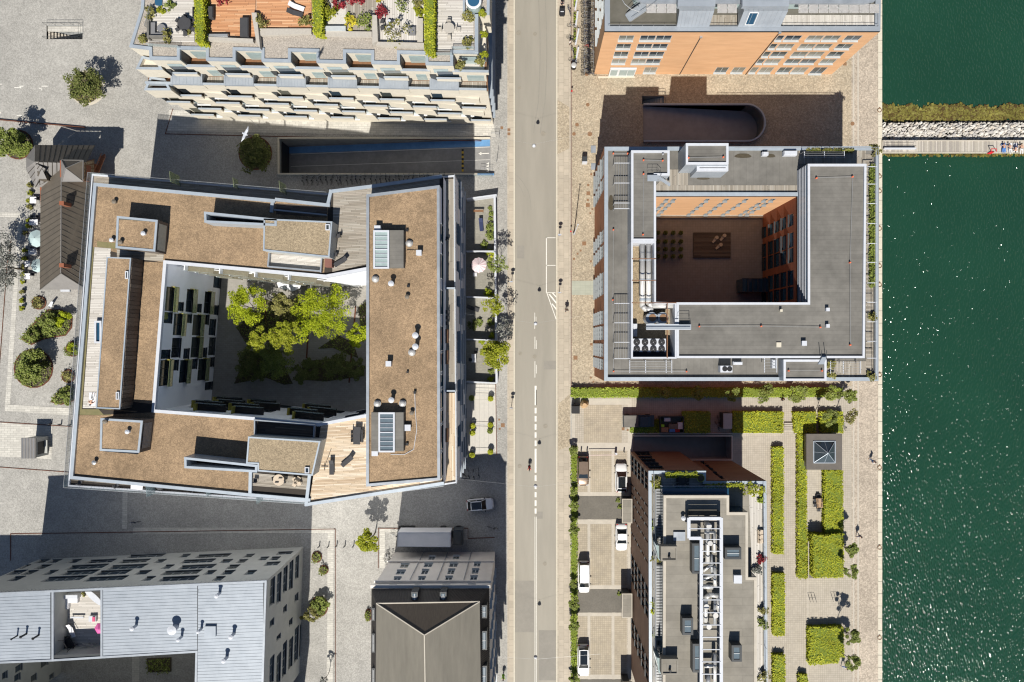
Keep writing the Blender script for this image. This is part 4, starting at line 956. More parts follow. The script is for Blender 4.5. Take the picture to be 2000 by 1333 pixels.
for x,y,lb in ((1617,605,'upper of two white box vents on east upper roof'),(1617,637,'lower of two white box vents on east upper roof'),(1571,671,'white cap vent beside the roof joint'),(1526,607,'tiny dark stub vent on the south upper roof'),(1521,674,'square beige hatch on the south upper roof')):
 vent(lb,x,y,ZP2 -.25,.2 if 'box' in lb else .14 if 'tiny' in lb else .28,.5 if 'hatch' not in lb else .12,m_white if 'white' in lb else m_kerb,'box',None)
for x,y,lb in ((1295,301,'small pale stub vent near the corner of the north west roof'),): vent(lb,x,y,ZP2 -.25,.1,.4,m_steel,'pipe',None)
# ducts, fans and cooling units
du=thing('ventilation_duct','pair of fat silver ventilation ducts turning a corner in the equipment yard','duct',W(1256,530,ZC)); z=ZC+1.5
for x,y2,xe in ((1254.5,604,1275),(1266.5,597.5,1320)):
 a,b,c,d=W(x,478,z),W(x,y2 -6,z),W(x+6,y2,z),W(xe,y2,z); M=MB(); M.bar(a,b,.36,0,16); M.bar(b,c,.36,0,16); M.bar(c,d,.36,0,16)
 M.dome(b[0],b[1],b[2] -.05,.37,0,16); M.dome(c[0],c[1],c[2] -.05,.37,0,16); M.build('duct',m_pipe,du,True)
 M=MB()
 for y in (507,547,585): p=W(x,y,z); M.bar((p[0],p[1] -.2,z),(p[0],p[1]+.1,z),.39,0,16)
 M.build('duct_collar',m_coping,du)
for x in (1272.5,1293.5):
 X,Y=w(x,622,ZC+2); t=thing('roof_fan','left of two round zinc fan cowls beside the ducts' if x < 1280 else 'right of two round zinc fan cowls beside the ducts','fan',(X,Y,ZC -.4)); M=MB(); M.cyl(X,Y,ZC -.4,ZC+2.2,.74,0,24,.8); M.build('cowl',m_zinc_l,t,False)
 M=MB(); M.cyl(X+.1,Y+.05,ZC+2.203,ZC+2.23,.5,0,20); M.build('fan_grille',m_rustplate,t)
cu=thing('cooling_unit','white cooling unit with eight round black fans in the equipment yard','cooling unit',W(1267,680,ZC)); M=MB(); M.prism(wp(rect(1235,662,1301,688),ZC+2),ZC -.2,ZC+2); M.build('housing',m_white,cu)
for i in range(4):
 for j in range(2):
  X,Y=w(1243.5+i*16.2,669+j*13.5,ZC+2); M=MB(); M.cyl(X,Y,ZC+2.003,ZC+2.12,.44,0,18); f=M.build('fan',m_black,cu); M=MB(); M.cyl(X,Y,ZC+2.124,ZC+2.15,.06,0,10)
  for k in range(2): a=pi*k/2+.5; M.bar((X -.4*cos(a),Y -.4*sin(a),ZC+2.13),(X+.4*cos(a),Y+.4*sin(a),ZC+2.13),.008)
  M.build('fan_guard',m_steel,f)
M=MB(); M.prism(wp(rect(1234,689,1318,698),ZC),ZC -.38,ZC+.9); M.build('base_frame',m_frame_d,cu)
cu=thing('cooling_unit','small white cooling unit with two fans on the south roof','cooling unit',W(1419,721,ZC)); M=MB(); M.prism(wp(rect(1407,715,1430.5,728),ZC+.8),ZC -.3,ZC+.8); M.build('housing',m_white,cu)
for x in (1415.5,1425): X,Y=w(x,721,ZC+.8); M=MB(); M.cyl(X,Y,ZC+.803,ZC+.88,.34,0,16); M.build('fan',m_black,cu)
for r_,lb in (((1433,707,1451,713),'low white box duct on the south roof by the upper wall'),((1509,703,1518,720),'white cabinet on the south roof beside the louvred strip'),((1236,632,1245,658),'white pump cabinet in the west side of equipment yard'),((1490,296,1502,303),'white box on the north roof edge near a dark puddle stain'),((1532,294,1558,303),'stack of white boxes on the north roof beside the planted terrace')):
 M=MB(); M.prism(wp(rect(*r_),ZC+.5),ZC -.38,ZC+.3); M.prism(wp(rect(r_[0]+1,r_[1]+1,r_[2]-1,r_[3]-1),ZC+.5),ZC+.3,ZC+.5); tag(M.build('roof_box',m_white),lb,'roof unit')
M=MB(); st=thing('roof_stair','pale metal stair bridging two levels near the north west upper roof','stair',W(1285,350,ZC))
for k in range(8): M=MB(); M.prism(wp(rect(1284+3*k,343+2*k,1288+3*k,350+2*k),ZP2 -.3*k),ZP2 -.3*k -.05,ZP2 -.3*k); M.build('step',m_zinc_l,st)
M=MB(); M.prism(wp(rect(1264.5,342,1284,354),ZP2+.2),ZP2+.05,ZP2+.2); M.build('landing',m_zinc_l,st)
railing(st,[w(1265,334,17.5),w(1284,334,17.5),w(1291,342,17.5)],ZP2,1.0,.6,m_frame_d)
st=thing('roof_bridge','pale metal walkway bridging equipment yard to the south upper roof','walkway',W(1300,638,ZP2)); M=MB(); M.prism(wp(rect(1262,634,1350,644),ZP2+.4),ZP2+.2,ZP2+.4); M.build('walkway',m_zinc_l,st); railing(st,[w(1325,622,18),w(1348,622,18),w(1349,633,18)],ZP2,1.0,.8,m_frame_d)
M=MB(); M.path([W(1326,634,ZP2+.9),W(1262,634,ZP2+.9)],.05); M.path([W(1349,644,ZP2+.9),W(1262,644,ZP2+.9)],.05); M.build('handrail',m_white,st)
ld=thing('roof_ladder','pale metal ladder stair leaning over the south edge of east upper roof','ladder',W(1609,706,15.6)); M=MB(); M.prism(wp([(1598,712),(1606,698),(1615,698),(1609,712)],ZP2+.3),ZP2,ZP2+.3); M.build('steps',m_zinc_l,ld); M=MB(); M.path([W(1604,700,ZP2+.3),W(1605,685,ZP2+1)],.04); M.path([W(1614,700,ZP2+.3),W(1614.5,685,ZP2+1)],.04); M.build('handrail',m_frame_d,ld)
m_stain=mat('puddle_stain',(.06,.05,.035),(.09,.075,.05),4,.35)
M=MB();
for cx_,cy_,rx_,ry_,a_ in ((1194,395,5,17,0),(1453,303,16,5,0),(1507,303,9,4,0),(1375,347,12,3.5,0)): M.sheet(wp([(cx_+rx_*cos(t_)*(1+.15*sin(3*t_)),cy_+ry_*sin(t_)*(1+.12*cos(2*t_))) for t_ in [2*pi*k/16 for k in range(16)]],ZC),ZC -.41)
M.build('puddle_stain',m_stain,C)
# courtyard pots and seats
pt=None
for i in range(4):
 for j in range(4):
  x,y=(1285.5,1300,1315,1330)[i],(455,472,487,501)[j]; X,Y=w(x,y,.9)
  lb='potted dwarf tree in the paved brown courtyard, row %s from the north wall, %s across' % (('one','two','three','four')[j],('first','second','third','fourth')[i])
  t=thing('potted_tree',lb,'potted plant',(X,Y,.012),'dwarf trees in pots in the brown courtyard')
  if pt is None:
   M=MB(); M.cyl(X,Y,.012,.55,.2,0,12,.3); M.build('pot',m_black,t); q=nr.normal(0,1,(200,3)); q /= np.linalg.norm(q,axis=1)[:,None]; leafmesh('foliage',q*.3+np.array([X,Y,.9]),.14,lf_dark,t); pt=t
  else:
   for ch in pt.children: c_=ch.copy(); scn.collection.objects.link(c_); c_.parent=t
for x,y,a,lb in ((1395,470,.9,'pale lounge seat nearest the courtyard deck centre'),(1410,466,.9,'pale lounge seat at the upper right of the courtyard deck'),(1402,483,.7,'pale lounge seat at the lower side of the courtyard deck')):
 X,Y=w(x,y,.3); t=thing('lounge_seat',lb,'seat',(X,Y,.31),None,a -pi/2); MB().prism([(-.15,-.8),(.15,-.8),(.24,.1),(-.24,.1)],.25,.4).build('seat',m_beige,None); o=scn.collection.objects[-1]; o.parent=t; o.location=(0,0,0); MB().cyl(0,.5,.2,.45,.28,0,16).build('round_cushion',m_beige,None); o=scn.collection.objects[-1]; o.parent=t; o.location=(0,.5,0.15)
def hole_px(A,B,x0,x1,y0,y1):
 xm,ym=(x0+x1)/2,(y0+y1)/2
 d=(Vector(B) -Vector(A)).normalized()
 if abs(d.x) > abs(d.y): za,zb_=sorted((onwall(A,B,xm,y0)[1],onwall(A,B,xm,y1)[1])); ua,ub=sorted((onwall(A,B,x0,ym)[0],onwall(A,B,x1,ym)[0]))
 else: za,zb_=sorted((onwall(A,B,x0,ym)[1],onwall(A,B,x1,ym)[1])); ua,ub=sorted((onwall(A,B,xm,y0)[0],onwall(A,B,xm,y1)[0]))
 return ua,ub,za,zb_
def facade(parent,name,A,B,z0,z1,holes,wm,fm,gm,rev=.2,mid=False,nl=None,dx=None):
 """holes: px boxes on the wall; rounded so alike windows share a size"""
 M=MB(); L=(Vector(B) -Vector(A)).length; out=[]
 for h in holes:
  a,b,c,d=hole_px(A,B,*h[:4]); wd=max(.5,round((b -a)*4)/4); ht=max(.6,round((d -c)*5)/5); u=(a+b)/2; z=(c+d)/2
  q=(u -wd/2,u+wd/2,z -ht/2,z+ht/2)
  if q[0] < .1 or q[1] > L -.1 or q[3] > z1 -.1 or q[2] < z0+.05:
   q=(max(.12,q[0]),min(L -.12,q[1]),max(z0+.08,q[2]),min(z1 -.12,q[3]))
   if q[1] -q[0] < .4 or q[3] -q[2] < .4: continue
  if any(q[0] < o[1]+.05 and q[1] > o[0] -.05 and q[2] < o[3]+.05 and q[3] > o[2] -.05 for o in out): continue
  out.append(q); window(parent,A,B,q,nl or max(1,round(wd/1.3)),fm,gm,rev,mid=mid)
 wall(M,A,B,z0,z1,out,0,rev); M.build(name,wm,parent); return out

# E: brown brick block, lower right
ZEb=16.0
Eo=wp([(1266.5,920),(1379,920),(1379,940),(1497,940),(1500,1420),(1268,1420)],ZEb)
E=thing('brown_brick_building','brown brick block with flat grey roof, pipe rack and skylights, at lower right','building',(*w(1380,1150,0),0))
hs=[]
A,B=Eo[0],Eo[5]
def grp(ys,rows):
 return [(onwall(A,B,1266.5,a)[0],onwall(A,B,1266.5,b)[0]) for a,b in ys]
colsE=grp([(926,937),(939,949),(951,961),(1150,1163),(1166,1179),(1182,1195),(1198,1212),(1292,1305),(1308,1321),(1324,1337)],0)
colsS=grp([(990,994),(1010,1014),(1030,1034),(1060,1064),(1100,1104)],0)
M=MB(); rowsE=[(.9+3.1*i,3.0+3.1*i) for i in range(5)]
windowsgrid(E,M,A,B,colsE+colsS,rowsE,1,m_frame_d,m_glass,0,ZEb -.01,rev=.22); M.build('west_wall',m_brick_brown,E)
hn=[(1243,1271,884,890),(1248,1276,893,897.5),(1254,1282,899,904),(1260,1289,906,910.5),(1267,1296,912.5,917)]
facade(E,'north_wall',Eo[1],Eo[0],0,ZEb -.01,hn,m_brick_brown,m_frame_d,m_glass,nl=3)
facade(E,'north_wall',Eo[3],Eo[2],0,ZEb -.01,[(1407.5,1412.5,932,936),(1398,1403,924,930),(1390,1395,917,922),(1382,1386,910,915),(1372,1377,903,907)],m_brick_brown,m_frame_d,m_glass)
M=MB(); wall(M,Eo[2],Eo[1],0,ZEb -.01); wall(M,Eo[4],Eo[3],0,ZEb -.01); M.build('side_wall',m_brick_brown,E)
coping(E,Eo,ZEb,.42); MB().sheet(inset(Eo,.38),ZEb -.5).build('terrace_floor',m_felt,E)
ZR=18.8
Rf_=[(1296,968),(1424,968),(1424,1001),(1461,1001),(1461,1128),(1478,1128),(1478,1420),(1294,1420)]
P=wp(Rf_,ZR); P=P if area2(P) > 0 else P[::-1]
M=MB(); M.prism(P,ZEb -.5,ZR -.3,top=False); M.build('upper_wall',m_glass,E)
M=MB(); M.ring(P,inset(P,.35),ZR -.35,ZR+.02); M.build('roof_rim',m_concrete,E); MB().sheet(inset(P,.3),ZR -.1).build('flat_roof',m_felt,E)
M=MB(); strips(M,wp([(1274,925),(1374,925),(1374,953),(1274,953)],ZEb),ZEb -.45,0,.2,3,.03); strips(M,wp([(1464,950),(1495,950),(1497,1340),(1480,1340)],ZEb),ZEb -.45,R(90),.2,3,.03); M.build('terrace_boards',m_deck_white,E,kind='stuff')
M=MB()
for y in range(956,1340,3):
 if not (1065 < y < 1105 or 1250 < y < 1262): M.bar(W(1281,y,ZEb+.3),W(1292,y,ZEb+.3),.06)
M.path([W(1281,956,ZEb+.35),W(1281,1338,ZEb+.35)],.08); M.path([W(1292,956,ZEb+.35),W(1292,1338,ZEb+.35)],.08); M.build('slatted_screen',m_steel,E)
railing(E,[w(1294,954,ZR),w(1423,954,ZR)],ZEb+.5,1.1,1.6,m_steel); railing(E,[w(1276,924,ZEb),w(1276,1340,ZEb)],ZEb -.4,1.0,2.5,m_steel); railing(E,[w(1489,950,ZEb),w(1494,1340,ZEb)],ZEb,1.0,2.5,m_steel)
M=MB(); M.prism(wp(rect(1294,955,1424,967.5),ZR -1),ZEb -.45,ZR -1.2); M.build('glazed_lean_to',m_glass_b,E)
for r_,lb in (((1291,1068,1323,1097),'upper'),((1292,1288,1325,1319),'lower')):
 M=MB(); P=wp(rect(*r_),ZR+1.2); M.prism(P,ZR -.09,ZR+1.0); M.ring(P if area2(P) > 0 else P[::-1],inset(P,.2),ZR+1.0,ZR+1.15); M.build('roof_hatch_box',m_felt,E)
 M=MB(); M.prism(wp([(r_[0]-9,r_[1]-2),(r_[0]-1,r_[1]),(r_[0]-1,r_[3]),(r_[0]-5,r_[3]-4)],ZR),ZEb,ZR -.2); M.build('side_glazing',m_glass_pale,E)
 M=MB(); M.cyl(*w((r_[0]+r_[2])/2,(r_[1]+r_[3])/2+6,ZR+1.2),ZR+1.0,ZR+1.5,.16); M.build('stub_pipe',m_black,E)
for r_,sl,lb in (((1352,1062,1370,1121),1,'tall dark roof light on left side of the pipe rack, upper one'),((1333,1208,1354,1241),1,'small dark roof light standing alone left of pipe rack'),((1353,1258,1371,1314),1,'tall dark roof light on left side of the pipe rack, lower one'),
       ((1416,1070,1448,1093),0,'wide dark roof light right of the pipe rack'),((1429,1261,1449,1293),1,'small dark roof light right of the pipe rack')):
 x0,y0,x1,y1=r_; t=thing('roof_light',lb,'skylight',W((x0+x1)/2,(y0+y1)/2,ZR -.1)); z=ZR+1.3; M=MB(); P=wp(rect(*r_),z); P=P if area2(P) > 0 else P[::-1]; M.prism(P,ZR -.1,z -.12,top=False); M.ring(P,inset(P,.28),z -.15,z); M.build('kerb_box',m_frame_d,t); MB().sheet(inset(P,.26),z -.08).build('pane',m_glass_s,t)
 M=MB(); Q=inset(P,.28); M.bar(((Q[0][0]),(Q[0][1]+Q[2][1])/2,z -.04),(Q[1][0] if abs(Q[1][0]-Q[0][0]) > .1 else Q[2][0],(Q[0][1]+Q[2][1])/2,z -.04),.05); M.build('glazing_bar',m_frame,t)
# pipe rack
pr=thing('pipe_rack','white steel rack carrying silver ducts along the brown brick building roof','pipe rack',W(1390,1170,ZR)); z=ZR+1.9
M=MB();
for a,b in (((1345.5,1012),(1345.5,1052)),((1409,1012),(1409,1420)),((1345.5,1013.5),(1409,1013.5)),((1345.5,1052),(1370,1052)),((1370,1052),(1370,1420))):
 p,q=W(*a,z),W(*b,z); d=(Vector(q) -Vector(p)).normalized(); nn=Vector((-d.y,d.x))*.2; M.prism([(p[0]+nn.x,p[1]+nn.y),(p[0]-nn.x,p[1]-nn.y),(q[0]-nn.x,q[1]-nn.y),(q[0]+nn.x,q[1]+nn.y)],z -.25,z+rnd.random()*.02)
M.build('side_beam',m_white,pr)
for i,y in enumerate([1033,1054,1077,1100,1123,1147,1172,1197,1221,1245,1269,1293,1317]):
 M=MB(); M.bar(W(1371 if y > 1050 else 1346,y,z),W(1408,y,z),.07); M.build('cross_beam',m_white,pr)
 for x in (1370,1409): p=W(x,y,z); M=MB(); M.bar((p[0],p[1],ZR -.1),(p[0],p[1],z -.26),.07); M.build('post',m_steel,pr)
dz=ZR+.9
def duct(pts,r,mt=None):
 M=MB(); Q=[W(x,y,dz) for x,y in pts]; M.path(Q,r,0,12)
 for q in Q[1:-1]: M.dome(q[0],q[1],q[2] -.02,r*1.02,0,12)
 M.build('duct',mt or m_pipe,pr,True)
duct([(1382,1022),(1382,1100)],.28); duct([(1376,1040),(1395,1040),(1395,1080)],.2); duct([(1373,1116),(1392,1101)],.2); duct([(1373,1132),(1395,1122),(1397,1145)],.24); duct([(1374,1146),(1392,1147)],.3)
duct([(1378,1215),(1378,1168),(1386,1162),(1403,1164),(1403,1195)],.3); duct([(1396,1105),(1396,1140)],.22); duct([(1396,1170),(1396,1220)],.2,m_steel); duct([(1390,1083),(1390,1118)],.16,m_steel); duct([(1375,1301),(1392,1301)],.25); duct([(1396,1276),(1396,1345)],.24); duct([(1383,1319),(1383,1345)],.28,m_steel)
for x,y in ((1383,1026),(1385,1060),(1378,1183),(1396,1200),(1383,1222)): M=MB(); X,Y=w(x,y,dz); M.cyl(X,Y,ZR,dz+.5,.34,0,14); M.build('valve_housing',m_pipe,pr)
M=MB(); M.prism(wp(rect(1345.6,1001,1408,1012),ZR+1),ZR -.05,ZR+.7,top=False); M.build('end_screen',m_frame_d,pr)
for x,y,r,k_,lb in ((1441,1132,.45,'box','white box vent right of the pipe rack'),(1335,1013,.2,'pipe','thin pipe vent left of the pipe rack top')): vent(lb,x,y,ZR -.1,r,.6,m_white,k_,None)
for x0,y0,x1,y1 in ((1315,1039,1338,1056),): M=MB(); M.prism(wp(rect(x0,y0,x1,y1),ZR),ZR -.1,ZR+.15); M.build('hatch',m_zinc,E)
for r_,lb in (((1215,975,1235,1022.5),'flat roofed entrance porch beside the white car, upper of two'),((1214.5,1160,1235,1207.5),'flat roofed entrance porch beside the dark asphalt patch, middle'),((1214,1333,1235,1380),'flat roofed entrance porch cut by the bottom edge')):
 t=thing('entrance_porch',lb,'porch',W(1225,r_[1],0),'entrance porches along the brown brick wall'); P=wp(rect(*r_),3.2); M=MB(); M.prism(P,2.9,3.2,0); M.build('roof',m_concrete,t); MB().sheet(inset(P,.12),3.21).build('roof_felt',m_felt,t)
 Q=inset(P,.3); M=MB(); M.prism(Q,.02,2.89,top=False); M.build('porch_wall',m_frame_d,t)
# terrace life
for x,y,r,mt,lb in ((1279,937,.8,lf_olive,'yellow green bush in the north west roof terrace corner'),(1281,947,.6,lf_yel,'second yellow bush in north west roof terrace corner'),(1463,955,1.2,lf_yel,'orange yellow bush on the north east roof terrace'),(1485,957,.7,lf_hedge,'green bush right of the orange yellow bush'),(1485,975,.55,lf_hedge_d,'round green shrub in white planter on the east terrace'),
     (1275,1092,.6,lf_olive,'shrub on the west terrace beside the upper hatch box'),(1275,1180,.55,lf_yel,'bright shrub half way along the west terrace'),(1275,1193,.5,lf_hedge,'small shrub just below the bright one on west terrace'),(1277,1025,.55,lf_mid,'green shrub on the west terrace near its top'),(1278,1236,.6,lf_mid,'green shrub low on the west terrace'),(1477,1110,.7,lf_grey,'grey green climbing plant on east terrace step'),(1486,1090,.7,lf_red,'reddish bush on the east terrace'),(1489,1190,.7,lf_olive,'olive bush on east terrace behind the railing'),(1489,1218,.8,lf_mid,'big green bush on the east terrace'),(1490,1320,.9,lf_olive,'olive bush low on the east terrace')):
 bush(lb,x,y,r,mt,240,.2,ZEb -.45)
hedge('long yellow green planter along the north terrace parapet',[(1302,924),(1362,924),(1362,933),(1302,933)],.9,lf_yel,ZEb -.45,45,.2,name='plant_trough',cat='planter'); hedge('yellow green planter along the north east parapet',[(1378,947),(1452,946),(1452,951),(1378,952)],.8,lf_yel,ZEb -.45,45,.2,name='plant_trough',cat='planter')
t=thing('planter','round lime planter bowl on the north roof terrace','planter',W(1368,934,ZEb -.45)); M=MB(); X,Y=w(1368,934,ZEb); M.cyl(X,Y,ZEb -.44,ZEb+.2,.35,0,16,.52); M.build('bowl',lf_hedge if 0 else mat('lime_glaze',(.45,.5,.08),rough=.4),t); MB().cyl(X,Y,ZEb+.203,ZEb+.24,.44,0,16).build('soil',m_soil,t)
tb=table('black dining table on the shaded north roof terrace',m_plastic,1.1,2.0); place(tb,1331,941,ZEb -.44)
ch=chair('black chair at roof terrace table, upper left side',m_plastic); place(ch,1323,937,ZEb -.44,R(-90)+pi)
put(ch,1323,947,ZEb -.44,R(90),'black chair at roof terrace table, lower left side'); put(ch,1341,937,ZEb -.44,R(-90),'black chair at roof terrace table, upper right side'); put(ch,1341,947,ZEb -.44,R(-90),'black chair at roof terrace table, lower right side')
for y,lb in ((1040,'first of a row of grey patterned cushions on the east terrace'),(1049,'middle grey patterned cushion on the east terrace'),(1058,'lowest grey patterned cushion on the east terrace')):
 M=MB(); M.prism(wp(rect(1481,y -4,1491,y+4),ZEb),ZEb -.43,ZEb -.05); M.prism(wp(rect(1482,y -3,1485,y+3),ZEb),ZEb -.05,ZEb+.3); tag(M.build('cushion_seat',m_beige),lb,'seat')

# F: grey metal building, lower left
ZF=15.0
F=thing('grey_metal_building','grey building with pale seamed metal roof and cut out roof terrace, lower left','building',(*w(300,1200,0),0))
FA,FB,FC=w(521,1134,ZF),w(-80,1162,ZF),w(512,1420,ZF)
c3=lambda L: [(x0/3.776,x1/3.776,980+y0/3.776,980+y1/3.776) for x0,x1,y0,y1 in L]
c4=lambda L: [(450+x0/3.333,450+x1/3.333,980+y0/3.333,980+y1/3.333) for x0,x1,y0,y1 in L]
NW_=[(a,b,556,584) for a,b in ((345,600),(650,910),(1062,1125),(1190,1440),(1582,1640),(85,150))]+[(a,b,511,538) for a,b in ((480,695),(728,940),(1010,1095),(1212,1460),(1515,1578),(1645,1715),(340,400),(185,250),(75,165),(1815,1875))]+ \
   [(a,b,470,496) for a,b in ((515,765),(815,1060),(1205,1265),(1335,1570),(1682,1750),(280,345),(118,190),(10,95))]+[(a,b,430,451) for a,b in ((655,835),(895,1085),(1152,1208),(1350,1570),(1632,1700),(1757,1810),(515,575),(370,430),(280,340),(20,190))]+ \
   [(a,b,391,411) for a,b in ((960,1195),(1332,1392),(1460,1685),(1805,1865))]
facade(F,'north_wall',FA,FB,0,ZF -.01,c3(NW_)+c4([(305,400,328,344),(92,145,333,350),(188,240,363,382),(262,315,362,381),(225,315,396,416),(98,152,433,454),(174,232,433,454),(125,235,472,494)]),m_clad,m_frame_m,m_glass_f,rev=.25,nl=None)
facade(F,'east_wall',FC,FA,0,ZF -.01,c4([(257,283,505,672),(302,326,468,660),(344,366,425,592),(382,404,390,572),(421,442,355,505),(418,438,602,652),(343,363,682,722),(381,400,768,806),(256,279,772,812),(300,323,868,903),
 (252,279,1015,1185),(297,324,998,1185),(339,361,920,1135),(379,401,893,1085),(416,439,825,1035),(450,464,800,1000)]),m_clad,m_frame_m,m_glass_f,rev=.25)
M=MB()                                              # vertical battens of the cladding, real ribs
L=(Vector(FB) -Vector(FA)).length; d=(Vector(FB) -Vector(FA)).normalized(); nn=Vector((d.y,-d.x))
for k in range(int(L/.55)):
 p=Vector(FA)+d*(.3+k*.55)+nn*.03; M.box(p.x -.03,p.y -.02,14.2,p.x+.03,p.y+.03,14.95)
M.build('cladding_ribs',m_clad_seam,F,kind='stuff')
open_=[(-80,1299),(115,1290),(383,1272.5),(379,1420)]
M=MB()
RP=[[(-80,1162),(104,1153.5),(104,1281),(104,1291),(-80,1299)],[(197,1149),(521,1134),(519,1190),(383,1272.5),(197,1284.5)],[(383,1272.5),(519,1190),(512,1420),(379,1420)],[(104,1153.5),(197,1149),(197,1156),(104,1157)],[(104,1281),(197,1277),(197,1284.5),(104,1291)]]
for P in RP: M.sheet(wp(P,ZF),ZF -.06)
M.build('roof_deck',m_frame_d,F)
M=MB()
for P in ([(-80,1165),(98,1157),(98,1288),(-80,1296)],[(201,1152),(385,1143.5),(385,1270),(201,1282)],[(386.5,1143.5),(514,1138),(514,1240),(386.5,1240)],[(386.5,1240),(514,1240),(507,1420),(384,1420)]):
 strips(M,wp(P,ZF),ZF -.03,R(2.3),.43,300,.035,zj=0.002,th=.02)
M.build('seamed_roof_sheets',m_zinc_l,F,kind='stuff')
M=MB()
def lip(a,b,wd=.28,z=ZF+.04,h=.25):
 p,q=Vector(w(*a,ZF)),Vector(w(*b,ZF)); d=(q -p).normalized(); n_=Vector((-d.y,d.x))*wd/2; M.prism([tuple(p+n_ -d*wd/2),tuple(p -n_ -d*wd/2),tuple(q -n_+d*wd/2),tuple(q+n_+d*wd/2)],z -h,z+rnd.random()*.02)
for a,b in (((-80,1163.5),(519,1136)),((519,1136),(510,1420)),((-80,1297.5),(104,1290)),((104,1290),(384,1273)),((384,1273),(380.5,1420)),((103,1155),(103,1289)),((198.5,1150),(198.5,1284))): lip(a,b)
M.build('roof_edge_flashing',m_zinc,F)
tp=wp([(105,1156),(197,1152),(197,1278),(105,1281)],ZF); M=MB(); M.prism(tp,12.2,ZF -.07,top=False); [M.f.__setitem__(i,M.f[i][::-1]) for i in range(len(M.f))]; M.build('terrace_wall',m_clad,F)
M=MB(); M.sheet(tp,12.15); M.build('terrace_base',m_under,F); M=MB(); strips(M,tp,12.2,0,.2,3,.02); M.build('terrace_boards',m_deck_white,F,kind='stuff')
# south court of F
cg=wp(open_,ZF); M=MB()
for a,b in ((cg[2],cg[3]),): wall(M,a,b,0,ZF -.07)
M.build('court_wall',m_clad,F)
facade(F,'court_west_wall',w(-29,1420,ZF),w(-29,1296,ZF),0,ZF -.07,[(30,42,1292+8,1304+8),(60,70,1318,1332),(28,38,1318,1330),(4,13,1313,1327),(80,92,1290,1302),(96,104,1316,1330)],m_clad,m_frame_m,m_glass_f,nl=1)
M=MB(); wall(M,cg[0],cg[2],0,ZF -.07); M.build('court_north_wall',m_clad,F)
M=MB(); M.prism(wp([(-80,1450),(512,1450),(512,1540),(-80,1540)],ZF),0,ZF); M.build('unseen_south_wing',m_clad,F)  # out of view, added so that its shadow fills the court
M=MB(); M.prism(wp([(-200,1295),(-29,1295),(-29,1420),(-200,1420)],ZF),ZF -.3,ZF); M.build('west_wing_roof',m_zinc_l,F)
for x,y,r,k_,lb in ((422,1165,.2,'pipe','round pipe vent near the top right of the seamed metal roof'),(257,1229,.2,'pipe','pipe vent in the middle of the seamed metal roof'),(335,1232,.42,'pipe','fat shiny round vent in the middle of the seamed metal roof'),(347,1251,.18,'pipe','small pipe vent below the fat shiny vent'),(386,1235,.17,'pipe','pipe vent on the roof joint beside the flat hatch'),
     (450,1245,.22,'pipe','pipe vent right of the flat square hatch'),(436,1292,.22,'pipe','pipe vent lowest on the right roof'),(40,1245,.13,'pipe','thin pipe vent on the left roof part'),(64,1248,.13,'pipe','second thin pipe vent on the left roof part'),(22,1249,.1,'pipe','tiny pipe vent on left roof part')):
 vent(lb,x,y,ZF -.03,r,1.1,m_white if r > .15 else m_black,k_,None)
M=MB(); M.prism(wp(rect(399,1224,421,1244),ZF+.3),ZF -.03,ZF+.3); tag(M.build('roof_hatch',m_zinc_l),'flat square roof hatch on the right part of the seamed roof','hatch')
bed('green planting bed in the shaded court of the grey metal building',[(287,1286),(335,1284),(335,1312),(289,1313)],lf_mid,.8,40,.22)
sheet('stone_band',rect(258,1275,272,1340),m_slab_light,.006)
# things in the cut-out terrace
zt=12.22
t=thing('corner_sofa','white corner sofa on the cut out roof terrace','sofa',W(135,1170,zt)); M=MB(); M.prism(wp(rect(121,1159,158,1166),zt),zt,zt+.75); M.prism(wp(rect(121,1166.5,128,1188),zt),zt,zt+.75); M.build('backrest',m_white,t); M=MB(); M.prism(wp(rect(128.5,1166.5,155,1176),zt),zt,zt+.4); M.prism(wp(rect(128.5,1176.5,137,1188),zt),zt,zt+.4); M.build('seat',m_cloth,t)
t=thing('paddle_board','white oval board leaning in the corner of roof terrace','board',W(185,1166,zt)); M=MB(); X,Y=w(184,1167,zt+.5); a_=R(-42)
pts=[(X+1.7*cos(q)*cos(a_) -.42*sin(q)*sin(a_),Y+1.7*cos(q)*sin(a_)+.42*sin(q)*cos(a_)) for q in [2*pi*k/20 for k in range(20)]]; M.prism(pts,zt+.5,zt+.6); M.build('board',m_white,t)
tr=thing('trampoline','black netted trampoline lying in the shaded terrace corner','trampoline',W(130,1257,zt)); X,Y=w(131,1258,zt); M=MB(); hexa=[(X+1.5*cos(q),Y+1.5*sin(q)) for q in [pi/3*k for k in range(6)]]; M.path([p+(zt+.7,) for p in hexa+hexa[:1]],.05,0,5); M.path([p+(zt+2,) for p in hexa+hexa[:1]],.04,0,5)
for p in hexa: M.bar(p+(zt,),p+(zt+2,),.04)
M.build('frame',m_black,tr); MB().sheet(hexa,zt+.68).build('jumping_mat',m_black,tr)
hx=thing('parasol','pink parasol cut by the terrace wall','parasol',W(192,1229,zt)); X,Y=w(194,1229,zt+1.5); M=MB()
for k in range(6): a,b=pi/3*k,pi/3*(k+1); M.poly([(X+.8*cos(a),Y+.8*sin(a),zt+1.3),(X+.8*cos(b),Y+.8*sin(b),zt+1.3),(X,Y,zt+1.7)])
M.build('canopy',mat('pink_cloth',(.65,.12,.35)),hx); M=MB(); M.bar((X,Y,zt),(X,Y,zt+1.7),.03); M.build('pole',m_steel,hx)
